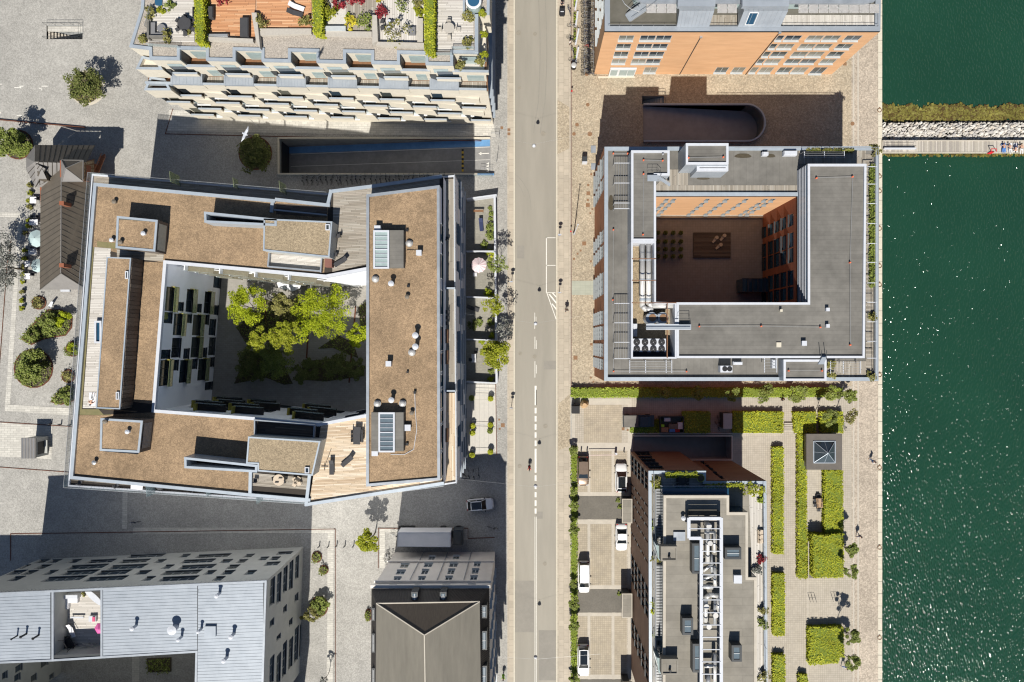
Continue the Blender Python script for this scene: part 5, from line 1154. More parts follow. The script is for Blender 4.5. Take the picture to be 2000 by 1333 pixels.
t=thing('storage_box','small white and pink box with blue lid on the cut out terrace','box',W(180,1208,zt)); M=MB(); M.prism(wp(rect(173,1204,187,1215),zt+.4),zt,zt+.4); M.build('box',m_white,t); M=MB(); M.prism(wp(rect(181,1205,186,1214),zt+.4),zt+.403,zt+.5); M.build('lid',mat('rose_plastic',(.6,.1,.2)),t)
bush('red flowering plant against the left terrace wall',120,1200,.6,lf_mid,260,.2,zt,flower=lf_red); bush('small plant in the terrace corner beside the oval board',167,1159,.4,lf_olive,120,.18,zt)
t=thing('folded_bicycle','tangle of folded bicycles on the shaded end of the cut out terrace','bicycle',W(175,1262,zt)); M=MB()
for k in range(9): M.bar(W(155+rnd.random()*35,1255+rnd.random()*14,zt+.3),W(155+rnd.random()*35,1255+rnd.random()*14,zt+.9),.035)
M.build('frame',m_pipe,t)
lg=lounger('folding lounger on the roof terrace near the trampoline',m_cloth,m_steel); place(lg,142,1230,zt,R(20))
bb=bench=None
t=thing('plank_bench','long white plank on the cut out roof terrace','bench',W(153,1204,zt)); M=MB(); M.prism(wp(rect(141,1203,166,1206),zt),zt+.3,zt+.36); M.build('seat',m_white,t); M=MB(); M.prism(wp(rect(143,1203.3,144,1205.7),zt),zt,zt+.3); M.prism(wp(rect(163,1203.3,164,1205.7),zt),zt,zt+.3); M.build('leg',m_white,t)

# G: pale plastered warehouse with black mansard
ZG=15.9
G=thing('warehouse','pale plastered old warehouse with black tiled mansard and brown hip roof, bottom centre','building',(*w(850,1200,0),0))
Go=wp([(725.5,1151),(955.5,1149.5),(957,1420),(724,1420)],ZG)
gw=c4([(a,b,c,d) for a,b,c,d in ((1287,1335,359,378),(1446,1492,356,376),(1107,1158,409,430),(1262,1312,406,427),(1427,1478,404,425),(1583,1629,402,422),(1080,1134,452,475),(1240,1291,449,472),(1411,1461,447,470),(1571,1617,445,468),
 (1057,1109,497,521),(1217,1269,495,519),(1394,1446,493,516),(1560,1607,491,513),(1030,1080,549,566),(1195,1246,548,566),(1378,1428,547,565),(1546,1597,545,563))])
facade(G,'north_wall',Go[1],Go[0],0,ZG -.01,gw,m_plaster,m_frame,m_glass,nl=2,mid=True,rev=.12)
ge=[]
M=MB(); wall(M,Go[0],Go[3],0,ZG -.01); M.build('west_wall',m_plaster,G)
LE=(Vector(Go[2]) -Vector(Go[1])).length; M=MB()
windowsgrid(G,M,Go[2],Go[1],[(LE -2.2 -4.1*k -1.4,LE -2.2 -4.1*k) for k in range(5)],[(1.2+3.1*i,3.0+3.1*i) for i in range(5)],2,m_frame,m_glass_b,0,ZG -.01,rev=.12); M.build('east_wall',m_plaster,G)
nA,nB=Vector(Go[1]),Vector(Go[0]); L=(nB -nA).length; y0=nA.y
for zc_,dd in ((5.1,.22),(13.7,.3),(15.75,.4)): M=MB(); M.box(nB.x -.15,y0+.005,zc_ -.15,nA.x+.15,y0+dd,zc_+.15); M.build('cornice',m_plaster,G)
M=MB()
for px in (1228,1392,1552): u_=w(450+px/3.333,1098,5.1); M=MB(); M.bar((u_[0],y0+.12,.1),(u_[0],y0+.12,13.5),.06,0,6); M.build('downpipe',m_zinc,G)
zt2=18.5; Gi=wp([(735,1179),(937,1175.5),(940,1420),(733,1420)],zt2); M=MB()
for a,b in ((0,1),(1,2),(3,0)):
 p,q,r_,s_=Go[a]+(ZG,),Go[b]+(ZG,),Gi[b]+(zt2,),Gi[a]+(zt2,); M.poly([q,p,s_,r_] if 1 else [p,q,r_,s_])
M.build('mansard',m_tile_dark,G)
M=MB()                                              # tile rolls running down the mansard
for k in range(75):
 f=(k+.5)/75; l_=lambda a,b: tuple(a[i]+(b[i] -a[i])*f for i in range(3)); M.bar(l_(Go[0]+(ZG+.03,),Go[1]+(ZG+.03,)),l_(Gi[0]+(zt2+.03,),Gi[1]+(zt2+.03,)),.045,0,4)
for k in range(60):
 f=(k+.5)/60; l_=lambda a,b: tuple(a[i]+(b[i] -a[i])*f for i in range(3)); M.bar(l_(Go[1]+(ZG+.03,),Go[2]+(ZG+.03,)),l_(Gi[1]+(zt2+.03,),Gi[2]+(zt2+.03,)),.045,0,4)
M.build('tile_rolls',mat('roof_tile_roll',(.075,.062,.055),(.05,.042,.038),3,.55),G)
ap,ap2=W(829,1241,21.0),W(832,1440,21.0); n0,n1,s1,s0=Gi[0]+(zt2,),Gi[1]+(zt2,),Gi[2]+(zt2,),Gi[3]+(zt2,)
MB().poly([n0,ap,n1]).build('north_hip',m_brownpanel,G); MB().poly([n0,s0,ap2,ap]).build('west_slope',m_greige,G); MB().poly([n1,ap,ap2,s1]).build('east_slope',m_greige,G)
M=MB(); M.bar(n0,ap,.09); M.bar(n1,ap,.09); M.bar(ap,ap2,.1); M.bar(n0,n1,.1); M.build('ridge_capping',m_concrete,G)
def dormer(px0,px1,py0,py1,side='n'):
 t=MB(); P=wp(rect(px0,py0,px1,py1),18); M=MB(); M.prism(P,ZG+.2,18.0); f=M.build('dormer',m_frame_d,G); q=inset(P,.18); MB().sheet(q,18.02).build('dormer_pane',m_glass_s,f)
 M=MB(); c=((q[0][0]+q[2][0])/2,(q[0][1]+q[2][1])/2); a=min(p[0] for p in q); b=max(p[0] for p in q); e=min(p[1] for p in q); g_=max(p[1] for p in q); M.bar((a,c[1],18.05),(b,c[1],18.05),.04); M.bar((c[0],e,18.05),(c[0],g_,18.05),.04); M.build('glazing_bar',m_frame_w,f)
dormer(803,816,1157,1175); dormer(859,872,1157,1175)
for y0_,y1_ in ((1183,1208),(1233,1270),(1301,1340)): dormer(940,951,y0_,y1_); dormer(726,732,y0_+5,y1_+5)

# H: old low house with brown metal roofs
Hs=thing('old_house','low old timber framed house with brown seamed metal roofs at left','building',(*w(120,450,0),0)); ze,zr=5.0,8.0
e0,e1,e2,e3=W(81,362,ze),W(178,360,ze),W(170,566,ze),W(78.5,566,ze); r0,r1=W(120,330,zr),W(119,534,zr)
MB().poly([e0,e3,r1,r0]).build('roof_under',m_brownroof,Hs); MB().poly([e1,r0,r1,e2]).build('roof_under',m_brownroof,Hs); MB().poly([e3,e2,r1]).build('south_hip',m_greyroof,Hs)
m_seam=mat('roof_seam',(.06,.052,.042),rough=.6)
def panels(a0,a1,b0,b1,n,mt,parent,name='roof_panel'):
 """sheets from eaves line a0-a1 up to the ridge line b0-b1, each with its own thickness and a raised seam"""
 a0,a1,b0,b1=map(Vector,(a0,a1,b0,b1)); nz=(a1 -a0).cross(b0 -a0).normalized(); nz=nz if nz.z > 0 else -nz
 for k in range(n):
  f0,f1=k/n,(k+1)/n; P,Q,R_,S_=a0.lerp(a1,f0),a0.lerp(a1,f1),b0.lerp(b1,f1),b0.lerp(b1,f0); g_=(Q -P)*.05; M=MB(); up=nz*.05
  M.poly([tuple(P+g_+up),tuple(Q+up),tuple(R_+up),tuple(S_+g_+up)]); M.poly([tuple(P+g_+up),tuple(P+g_),tuple(Q),tuple(Q+up)]); f=M.build(name,mt,parent); M=MB(); M.bar(tuple(Q+up),tuple(R_+up),.06,0,4); M.build('seam',m_seam,f)
panels(W(80,372,ze),e3,W(119.8,352,zr),r1,17,m_brownroof,Hs); panels(W(177.6,372,ze),e2,W(119.8,352,zr),r1,17,m_brownroof,Hs)
M=MB(); M.bar(r0,r1,.08); M.bar(r1,e3,.07); M.bar(r1,e2,.07); M.build('ridge',m_greyroof,Hs)
# cross wing
c0,c1,c2,c3_=W(51,308,ze),W(68,284,ze),W(185,285,ze),W(172,316,ze+.4); q0,q1=W(67,317,zr),W(150,318,zr)
panels(c1,c2,q0,W(168,318,zr),11,m_brownroof,Hs); MB().poly([c1,c0,q0]).build('west_hip',m_greyroof,Hs)
s0_,s1_=W(70,366,ze),W(94,366,ze); panels(W(51,330,ze),s0_,W(67,317,zr),W(90,330,zr),4,m_greyroof,Hs); MB().poly([c0,W(51,330,ze),q0]).build('west_hip',m_greyroof,Hs)
panels(s0_,W(120,340,ze+1),W(67,317,zr),W(120,318,zr),6,m_greyroof,Hs); MB().poly([s0_,W(67,366,ze),s1_,W(120,340,zr -.5)]).build('valley',m_greyroof,Hs)
tz=8.3; t0,t1,t2,t3=W(120,313,tz),W(162.5,313.5,tz),W(162,355,tz),W(121,355,tz); ta=W(128,329,tz+1.3)
for a,b in ((t0,t1),(t1,t2),(t2,t3),(t3,t0)): MB().poly([a,ta,b]).build('turret_roof',m_brownroof if a in (t0,t1) else m_greyroof,Hs)
M=MB()
for a in (t0,t1,t2,t3): M.bar(a,ta,.06)
M.path([t0,t1,t2,t3,t0],.07); M.build('turret_ridge',m_greyroof,Hs)
Hb=[w(82,300,4.9),w(168,296,4.9),w(160,560,4.9),w(84,560,4.9)]; M=MB(); M.prism(wp([(84,310),(160,310),(160,540),(92,540)],4),0,4.9); M.prism(wp([(128,318),(160,318),(160,350),(128,350)],7),4.91,8.2); M.build('timber_wall',m_brick_red,Hs)
M=MB(); a,b=W(163,316,8),W(205,300,0)       # timber frame gable of the east face
for k in range(6): f=k/5; x=163+20*f; M.bar(W(x,320 -9*f*.6,7.6 -6*f),W(x+1,352+3*f,7.6 -6*f),.08)
for k in range(6): f=k/5; M.bar(W(163,318+35*f,7.6),W(184,312+42*f,1.6),.07)
M.build('timber_frame',m_brown,Hs); MB().poly([W(163,318,7.5),W(163,353,7.5),W(184,356,1.5),W(184,312,1.5)]).build('gable_infill',mat('cream_infill',(.42,.33,.22)),Hs)
M=MB(); M.prism(wp([(72,333),(88,334),(92,352),(76,352)],7),5.4,7.0); M.build('dormer',m_brownroof,Hs); MB().poly([W(72,352,6.9),W(92,352,6.9),W(82,330,7.9)]).build('dormer_roof',m_greyroof,Hs)
for y in (397,518.5):
 X,Y=w(120,y,8.9); M=MB(); M.ob(X,Y,.6,.5,7.2,8.8); M.ob(X,Y,.68,.58,8.803,8.9); f=M.build('chimney',m_brick_red,Hs); M=MB(); M.ob(X -.8,Y,.5,.4,7.4,7.8); M.build('chimney_flashing',m_zinc_l,f)
M=MB(); M.prism(wp([(118,564.5),(136,564.5),(136,570),(118,570)],4),3.7,4); M.build('door_canopy',m_white,Hs)
st_=thing('fire_stair','red brown wooden stair at the east end of the old house','stair',W(200,318,0))
for k in range(8): X,Y=w(190+k*1.6,337 -k*4.5,3 -k*.35); M=MB(); M.ob(X,Y,.9,.28,3 -k*.35,3.06 -k*.35,R(35)); M.build('step',m_brick_or,st_)
M=MB(); M.bar(W(193,337,3.4),W(206,306,.8),.05); M.bar(W(184,333,3.4),W(198,300,.8),.05); M.build('handrail',m_brick_or,st_)
# B: big white courtyard block with brown planted roofs
ZB,ZT,ZBX,ZE_=16.6,13.6,19.0,18.8
B_=thing('courtyard_apartments','large white apartment block with brown planted roofs around a green courtyard','building',(*w(520,660,0),0))
low=wp([(181,341),(641,379),(646,373),(868,345),(889,343),(893,943),(868,947),(612,978),(598,981),(134.5,949.6)],ZT)
yard=wp([(322,512),(635,541),(722.8,524),(722.8,810),(622,830),(500,818),(299,803)],ZB)
E0,E1=low[5],low[4]                               # east front, going north
LE_=(Vector(E1) -Vector(E0)).length; hs=[]; u=1.0; k=0
for i,(za,zb_) in enumerate(((.9,3.0),(4.1,6.2),(7.3,9.5),(10.4,12.8))):
 u=.6+1.3*i; r_=random.Random(i)
 while u < LE_ -3.5:
  wd=r_.choice((1.5,3.0,3.0,4.5)); hs.append((u,u+wd,za+.2,zb_ -.2,{1.5: 1,3.0: 2,4.5: 3}[wd])); u += wd+r_.choice((1.5,2.3,3.4))
M=MB(); windowsgrid(B_,M,E0,E1,[],[],2,m_frame_m,m_glass_b,0,ZT,extra=hs,rev=.12); M.build('east_wall',m_render,B_)
M=MB()
for za in (3.5,6.7,9.9): M.box(E0[0]+.05,E0[1],za -.08,E0[0]+.22,E1[1],za+.08)
M.build('storey_band',m_coping,B_)
M=MB()
for i in range(len(low)):
 if i != 4: wall(M,low[(i+1) % len(low)],low[i],0,ZT)
M.build('outer_wall',m_render,B_)
M=MB(); up=wp([(185.5,360.5),(641,400),(646,374),(860,345),(866,346),(866,946),(598,987),(604,978),(139,933)],ZB)
for i in range(len(up)): wall(M,up[(i+1) % len(up)],up[i],ZT -.3,ZB -.02)
M.build('upper_wall',m_render,B_)
# terraces around the top storey
M=MB()
for i,pts in enumerate(([(181,341),(641,379),(646,373),(868,345),(889,343),(889,490),(178,490)],[(178,490),(300,490),(290,835),(143,835)],[(143,835),(892,835),(893,943),(868,947),(612,978),(598,981),(134.5,949.6)],[(745,490),(889,490),(892,835),(745,835)])): M.sheet(wp(pts,ZT),ZT -.03 -i*.004)
M.build('terrace_slab',m_under,B_)
M=MB(); q=wp([(183,342),(641,380),(641,402),(183,364)],ZT); strips(M,q,ZT,R(-4.5),.16,3,.02); q=wp([(136,938),(600,978),(600,962),(136,922)],ZT); strips(M,q,ZT,R(-4.5),.16,3,.02); M.build('terrace_boards',m_deck,B_,kind='stuff')
for y0,y1 in ((350,560),(566,760)): M=MB(); strips(M,wp([(868,y0),(888.5,y0),(891,y1),(868,y1)],ZT),ZT,R(90),.16,3,.02); M.build('terrace_boards',m_deck,B_,kind='stuff')
M=MB(); strips(M,wp([(868,768),(891,768),(892,942),(868,945)],ZT),ZT,R(90),.16,3,.02); M.build('terrace_boards',m_deck_pale,B_,kind='stuff')
lowc=low if area2(low) > 0 else low[::-1]
M=MB(); M.ring(lowc,inset(lowc,.2),ZT -.1,ZT+.25); M.build('terrace_edge',m_white,B_)
for a,b in ((0,1),(8,9),(6,8),(9,0)): railing(B_,[low[a],low[b]],ZT+.2,.9,1.6,m_steel,m_rail)
railing(B_,[low[5],low[4]],ZT+.2,.8,2.4,m_zinc,m_rail)
for x,y0,y1,z_,g_ in ((350,344,364,2.6,1),(464,352,371,1.6,1),(558,362,382,2.6,1),(302,944,964,2.2,0),(512,960,978,2.2,0),(410,952,966,1.3,0)):
 M=MB(); a,b=w(x,y0,ZT),w(x+2,y1,ZT); M.prism([a,(a[0]+.05,a[1]),(b[0]+.05,b[1]),b],ZT,ZT+z_); M.build('terrace_partition',m_rail_g if g_ else m_rail,B_)
for y in (563,764): M=MB(); M.prism(wp(rect(864,y -1.5,889,y+1.5),ZT+1.2),ZT,ZT+1.2); M.build('terrace_partition',m_coping,B_)
# roof surfaces
def face(name,pts,mt,z,up_=0.0):
 M=MB(); M.sheet(wp(pts,z),z -.30+up_); return M.build(name,mt,B_)
M=MB()
for pts in ([(186,361),(646,400),(640,540.5),(322,512),(176.5,480)],[(176.5,480),(322,512),(299,803),(149,808)],[(149,808),(299,803),(500,818),(622,830),(604,977),(139,932)],[(646,374),(866,345),(866,500),(723,524),(640,540.5)],[(622,830),(723,810),(866,800),(866,947),(598,987)]):
 M.sheet(wp(pts,ZB),ZB -.33)
M.build('roof_base',m_under,B_)
face('planted_roof',[(187,362),(534,393),(640,402),(632,534),(322,509),(323,511),(317,513),(280,506),(177.5,482)],m_sedum,ZB)
face('planted_roof',[(278,511),(318,513),(296.5,790),(258,786)],m_sedum,ZB,.006)
face('planted_roof',[(149.5,812),(205,812),(203,800),(298,806),(498,820),(489,966),(140,931)],m_sedum,ZB,.004)
ms_=mat('mossy_strip',(.16,.15,.07),(.21,.18,.09),2,.9); face('moss_strip',[(172,482),(181,482),(157,800),(150,800)],ms_,ZB,.01)
face('moss_strip',[(187,471),(226,475),(225,486),(187,482)],ms_,ZB,.012); face('moss_strip',[(151,800),(215,800),(214,812),(150,811)],ms_,ZB,.014)
def deckB(pts,ang,mt,z=ZB,up_=.02,nm='roof_deck',wd=.17):
 M=MB(); M.sheet(wp(pts,z),z -.30+up_); M.build('deck_base',m_under,B_); M=MB(); strips(M,wp(pts,z),z -.29+up_,ang,wd,3.2,.02); M.build(nm,mt,B_,kind='stuff')
deckB([(182,483),(214,485),(207,600),(190,798),(159,798)],0,m_deck_white,wd=.22)
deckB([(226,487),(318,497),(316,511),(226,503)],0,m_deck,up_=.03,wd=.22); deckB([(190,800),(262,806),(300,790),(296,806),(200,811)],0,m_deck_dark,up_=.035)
deckB([(650,375),(716,366),(716,516),(648,531)],R(3),m_deck,wd=.2); deckB([(716,366),(858,347),(858,365),(716,383)],R(9),m_deck,up_=.024)
deckB([(626,830),(716,812),(724,812),(724,950),(862,930),(862,945),(602,983)][:3]+[(724,964),(603,982)],R(3),m_deck_pale,wd=.17); deckB([(720,953),(862,934),(862,944),(720,965)],R(9),m_deck_pale,up_=.024)
# parapet cappings of the main roof
def cap(a,b,z=ZB,wd=.42,mt=None,h=.5):
 p,q=Vector(w(*a,z)),Vector(w(*b,z)); d=(q -p).normalized(); n_=Vector((-d.y,d.x))*wd/2; M=MB(); M.prism([tuple(p+n_ -d*wd/2),tuple(p -n_ -d*wd/2),tuple(q -n_+d*wd/2),tuple(q+n_+d*wd/2)],z -h,z+rnd.random()*.02); M.build('parapet_capping',mt or m_coping,B_)
for a,b in (((185.5,360.5),(534,392.5)),((540,390),(641,401)),((185.5,360.5),(139.5,933)),((139.5,933),(490,967.5)),((322,512),(636,540)),((636,540),(723,524)),((322,512),(299,803)),((299,803),(500,818.5)),((500,818.5),(622,830)),((622,830),(723,811)),((646,374),(727,364)),((727,364),(860,345)),((598,986),(864,945)),((646,374),(640,400)),((604,932),(598,986)),((532,394),(530,412)),((489,920),(488,966)),((488,967),(603,977))):
 cap(a,b,mt=m_white if (a[1] in (512,540,803,818.5,830) or b[1] in (540,524)) else m_coping)
# raised roof boxes
def raised(pts,z,wallm,roofm=m_sedum,rim=.28,z0=ZB -.3,name='raised_roof'):
 P=wp(pts,z); P=P if area2(P) > 0 else P[::-1]; M=MB(); M.prism(P,z0,z -.13,top=False); M.build('box_wall',wallm,B_); M=MB(); M.ring(P,inset(P,rim),z -.12,z); M.build('box_rim',m_coping,B_); MB().sheet(inset(P,rim -.03),z -.08).build(name,roofm,B_)
raised([(228,422),(308,430),(303,492),(225.5,485)],ZBX,m_deckwall); raised([(196,817),(279,822),(272,885),(194.5,881)],ZBX,m_deckwall)
raised([(208,502),(256,504),(234.5,800),(187,798)],ZBX,m_deckwall,rim=.16)
raised([(515,427),(649,433),(643.5,503),(628,502),(513.5,490)],ZBX,m_clad,m_sedum2,.2); raised([(484.5,853),(626,862),(610.5,930),(503,921),(503,907),(480.5,906)],ZBX,m_clad,m_sedum2,.2)
for pts in ([(398,413.5),(540.5,428),(540.5,442),(399,435)],[(359.5,893),(503,908.5),(502,923.5),(360,915)]):
 P=wp(pts,ZBX); P=P if area2(P) > 0 else P[::-1]; M=MB(); M.ring(P,inset(P,.3),ZB -.3,ZBX); M.build('lightwell_wall',m_coping,B_); MB().sheet(inset(P,.28),ZB -.26).build('lightwell_floor',m_under,B_)
for r_ in ((230,424,306,430),(198,877,270,884)): M=MB(); M.prism(wp([(r_[0]+2,r_[1]),(r_[2],r_[3]-1),(r_[2],r_[3]+4),(r_[0]+2,r_[1]+5)],ZBX),ZBX -.07,ZBX -.05); M.build('lightwell_glass',m_glass,B_)
for r_ in ((244,530,250,545),(226,766,232,781),(635.5,438,644,450),(595,913,604,925)):
 M=MB(); P=wp(rect(*r_),ZBX+.15); P=P if area2(P) > 0 else P[::-1]; M.ring(P,inset(P,.12),ZBX -.07,ZBX+.15); M.build('roof_light_kerb',m_white,B_); MB().sheet(inset(P,.1),ZBX+.05).build('roof_light_pane',m_glass,B_)
M=MB(); P=wp(rect(184,627,198,671),ZB+.3); P=P if area2(P) > 0 else P[::-1]; M.ring(P,inset(P,.25),ZB -.3,ZB+.3); M.build('roof_light_kerb',m_white,B_); MB().sheet(inset(P,.2),ZB+.1).build('roof_light_pane',m_glass_b,B_)
# box side glazing, seen on the east faces
for pts in (((308,436),(304,488)),((279,828),(274,878))):
 a,b=Vector(w(*pts[0],ZBX)),Vector(w(*pts[1],ZBX)); M=MB(); M.poly([(b.x+.02,b.y,ZB+.2),(a.x+.02,a.y,ZB+.2),(a.x+.02,a.y,ZBX -.3),(b.x+.02,b.y,ZBX -.3)][::-1]); M.poly([(b.x+.02,b.y,ZB+.2),(a.x+.02,a.y,ZB+.2),(a.x+.02,a.y,ZBX -.3),(b.x+.02,b.y,ZBX -.3)]) if 0 else None; M.build('box_window',m_glass_pale if pts[0][1] < 500 else m_glass_b,B_)
# boarded east side of the long raised roof: separate upright boards
a,b=Vector(w(256,504,ZBX)),Vector(w(234.5,800,ZBX)); L=(b -a).length; M=MB(); k=0
while k*.55 < L -.5:
 p=a.lerp(b,(k*.55+.25)/L); o=rnd.uniform(.03,.09); M.ob(p.x+o,p.y,.06,.5,ZB -.28,ZBX -.15,atan2((b -a).y,(b -a).x) -pi/2); k += 1
M.build('side_boards',m_deck_dark,B_,kind='stuff')
# north and south roof terraces cut in behind the raised boxes
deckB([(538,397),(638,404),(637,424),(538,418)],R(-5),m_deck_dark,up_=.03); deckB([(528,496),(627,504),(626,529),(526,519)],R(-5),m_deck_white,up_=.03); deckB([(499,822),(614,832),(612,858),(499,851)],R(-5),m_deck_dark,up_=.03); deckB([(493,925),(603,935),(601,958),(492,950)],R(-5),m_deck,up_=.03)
for a,b in (((536,410),(636,420)),((525,496),(523,520)),((497,820),(497,850)),((498,821),(614,831)),((614,831),(612,860)),((524,521),(626,530)),((628,504),(626,531))): cap(a,b,ZB+.35,.18,m_zinc)
# E block with its own higher planted roof
Eb=wp([(715.5,380),(858.5,362),(859.5,938.5),(715,951)],ZE_); Eb=Eb if area2(Eb) > 0 else Eb[::-1]
M=MB(); M.prism(Eb,ZB -.4,ZE_ -.36,top=False); M.build('top_storey_wall',m_render,B_); M=MB(); M.ring(Eb,inset(Eb,.36),ZE_ -.35,ZE_); M.build('roof_rim',m_zinc,B_); MB().sheet(inset(Eb,.33),ZE_ -.22).build('planted_roof',m_sedum,B_)
ax=max(p[0] for p in Eb); M=MB(); Gq=MB(); ys_=sorted(p[1] for p in Eb); y=ys_[0]+1
while y < ys_[-1] -4:
 wd=rnd.choice((1.6,3.2,2.4)); Gq.poly([(ax+.03,y,ZT+.2),(ax+.03,y+wd,ZT+.2),(ax+.03,y+wd,ZE_ -.6),(ax+.03,y,ZE_ -.6)]); M.bar((ax+.05,y,ZT+.2),(ax+.05,y,ZE_ -.6),.05); M.bar((ax+.05,y+wd,ZT),(ax+.05,y+wd,ZE_ -.6),.05); y += wd+rnd.choice((0.3,1.5,.4))
Gq.build('terrace_glazing',m_glass_b,B_,kind='stuff'); M.build('glazing_posts',m_frame_w,B_,kind='stuff')
M=MB(); M.box(ax -.35,ys_[0]+.3,ZT -.3,ax+.02,ys_[-1] -.5,ZB -.4); M.build('terrace_wall',m_render,B_)
zr2=ZE_ -.22
for x0,y0,x1,y1,g0,g1,lb in ((728,450,788,523,729,760,'upper'),(725,806,788,882,739,771,'lower')):
 t=thing('glass_roof_box',lb+' glazed roof light box with dark felt side on the long brown roof','skylight',W((x0+x1)/2,(y0+y1)/2,zr2)); z=zr2+1.1; M=MB(); P=wp(rect(x0,y0,x1,y1),z); M.prism(P,zr2,z -.05); M.build('base_box',m_bitumen,t)
 P=wp(rect(g0,y0,g1,y1+2),z+.2); P=P if area2(P) > 0 else P[::-1]; M=MB(); M.ring(P,inset(P,.22),z -.05,z+.2); M.build('frame',m_white,t); MB().sheet(inset(P,.2),z+.06).build('pane',m_glass_pale if lb == 'upper' else m_glass_s,t)
 M=MB(); Q=inset(P,.2); ya,yb=min(p[1] for p in Q),max(p[1] for p in Q); xa,xb=min(p[0] for p in Q),max(p[0] for p in Q)
 for k in range(1,8): yy=ya+(yb -ya)*k/8; M.bar((xa,yy,z+.12),(xb,yy,z+.12),.04 if k != 4 else .09)
 M.build('glazing_bar',m_white,t,kind='stuff')
for x,y,lb in ((798.5,475,'silver dome vent right of the upper glass roof box'),(732,545,'silver dome vent below the upper glass roof box'),(803.5,689,'silver dome vent in the middle of the long brown roof'),(736,789.5,'silver dome vent left above the lower glass roof box'),(785.5,789,'silver dome vent right above the lower glass roof box')): vent(lb,x,y,zr2,.4,.5,None,'dome','silver dome vents on the long brown roof')
for x,y,r,h,k_,mt_,lb in ((737,447,.35,.9,'box',m_white,'white chimney vent at the top left of the upper glass box'),(818,494,.3,.8,'box',m_white,'white box vent linked by a cable, right of upper glass box'),(763.5,554,.25,1.1,'pipe',m_white,'white capped vent below the upper glass roof box'),(811,655.5,.27,1.3,'pipe',m_white,'upper of two white capped vents in mid roof'),(811,677.5,.27,1.3,'pipe',m_white,'lower of two white capped vents in mid roof'),
         (758.5,711,.3,.9,'box',m_white,'white box vent with cable left of mid roof'),(764,782,.25,1.1,'pipe',m_white,'white capped vent between two dome vents'),(732,885,.35,.9,'box',m_white,'white box vent at bottom left of the lower glass box'),(796,836,.35,.5,'box',m_white,'white box unit right of the lower glass box'),(795,450,.15,.2,'box',m_black,'small dark drain box right of the upper glass box'),(797.5,559,.15,.2,'box',m_black,'small dark drain box in the upper roof'),(795,580,.2,.5,'pipe',m_iron,'dark leaning cap on the upper part of brown roof'),(795,868,.15,.2,'box',m_black,'small dark drain box by the lower glass box'),(796,727,.12,.2,'box',m_black,'small dark box at middle of the brown roof'),(810,767,.15,.3,'box',m_black,'small dark box where the thin pipe starts'),(804,807,.2,.5,'pipe',m_iron,'iron cap right of the lower glass box')):
 vent(lb,x,y,zr2,r,h,mt_,k_,None)
for x,y,z_,mt_,lb in ((279,456,ZBX,m_white,'white pipe vent on the raised north west box'),(234,473,ZBX,m_iron,'dark pipe vent in the corner of the raised north west box'),(248,844,ZBX,m_white,'white pipe vent on the raised south west box'),(204,824,ZBX,m_iron,'dark vent in the corner of raised south west box'),(217,469,ZB -.2,m_white,'small white cap left of the raised north west box'),(222,394,ZB -.2,m_iron,'small drain cap on the north west brown roof'),(183,904,ZB -.2,m_steel,'grey cap on a dark pad at the south west brown roof')):
 vent(lb,x,y,z_ -.08,.2,.5,mt_,'pipe',None)
M=MB(); M.path([W(810,768,zr2+.1),W(811,800,zr2+.06),W(814,840,zr2+.06),W(808,878,zr2+.06),W(790,888,zr2+.06),W(763,888,zr2+.06)],.04,0,5); tag(M.build('thin_pipe',m_deck_white if 0 else m_white),'thin pale pipe curving round the lower glass roof box','pipe')
M=MB(); M.path([W(795,488,zr2+.06),W(815,489,zr2+.06)],.03); tag(M.build('cable',m_black),'short dark cable beside the upper dome vent','cable')
# inner facades
yA=lambda i: yard[i]
cw_=lambda L: [(280+a/4.167,280+b/4.167,500+c/4.167,500+d/4.167) for a,b,c,d in L]
YW=cw_([(182,245,252,452),(277,318,374,452),(348,402,272,458),(432,466,388,462),(495,543,292,468),(574,604,402,482),(168,228,462,546),(245,312,470,648),(346,386,472,550),(402,460,480,648),(496,528,482,558),(230,298,665,832),(326,366,755,838),(390,448,664,826),(477,510,750,826),(532,576,662,812),
 (146,208,762,842),(125,200,852,1056),(234,278,850,932),(295,352,850,1032),(394,430,840,922),(444,502,840,1012),(536,568,828,902),(502,554,1030,1090),(570,626,170,262),(536,578,515,648)])
fw_=facade(B_,'courtyard_west_wall',yard[6],yard[0],0,ZB -.3,YW,m_render,m_frame_d,m_glass,rev=.2)
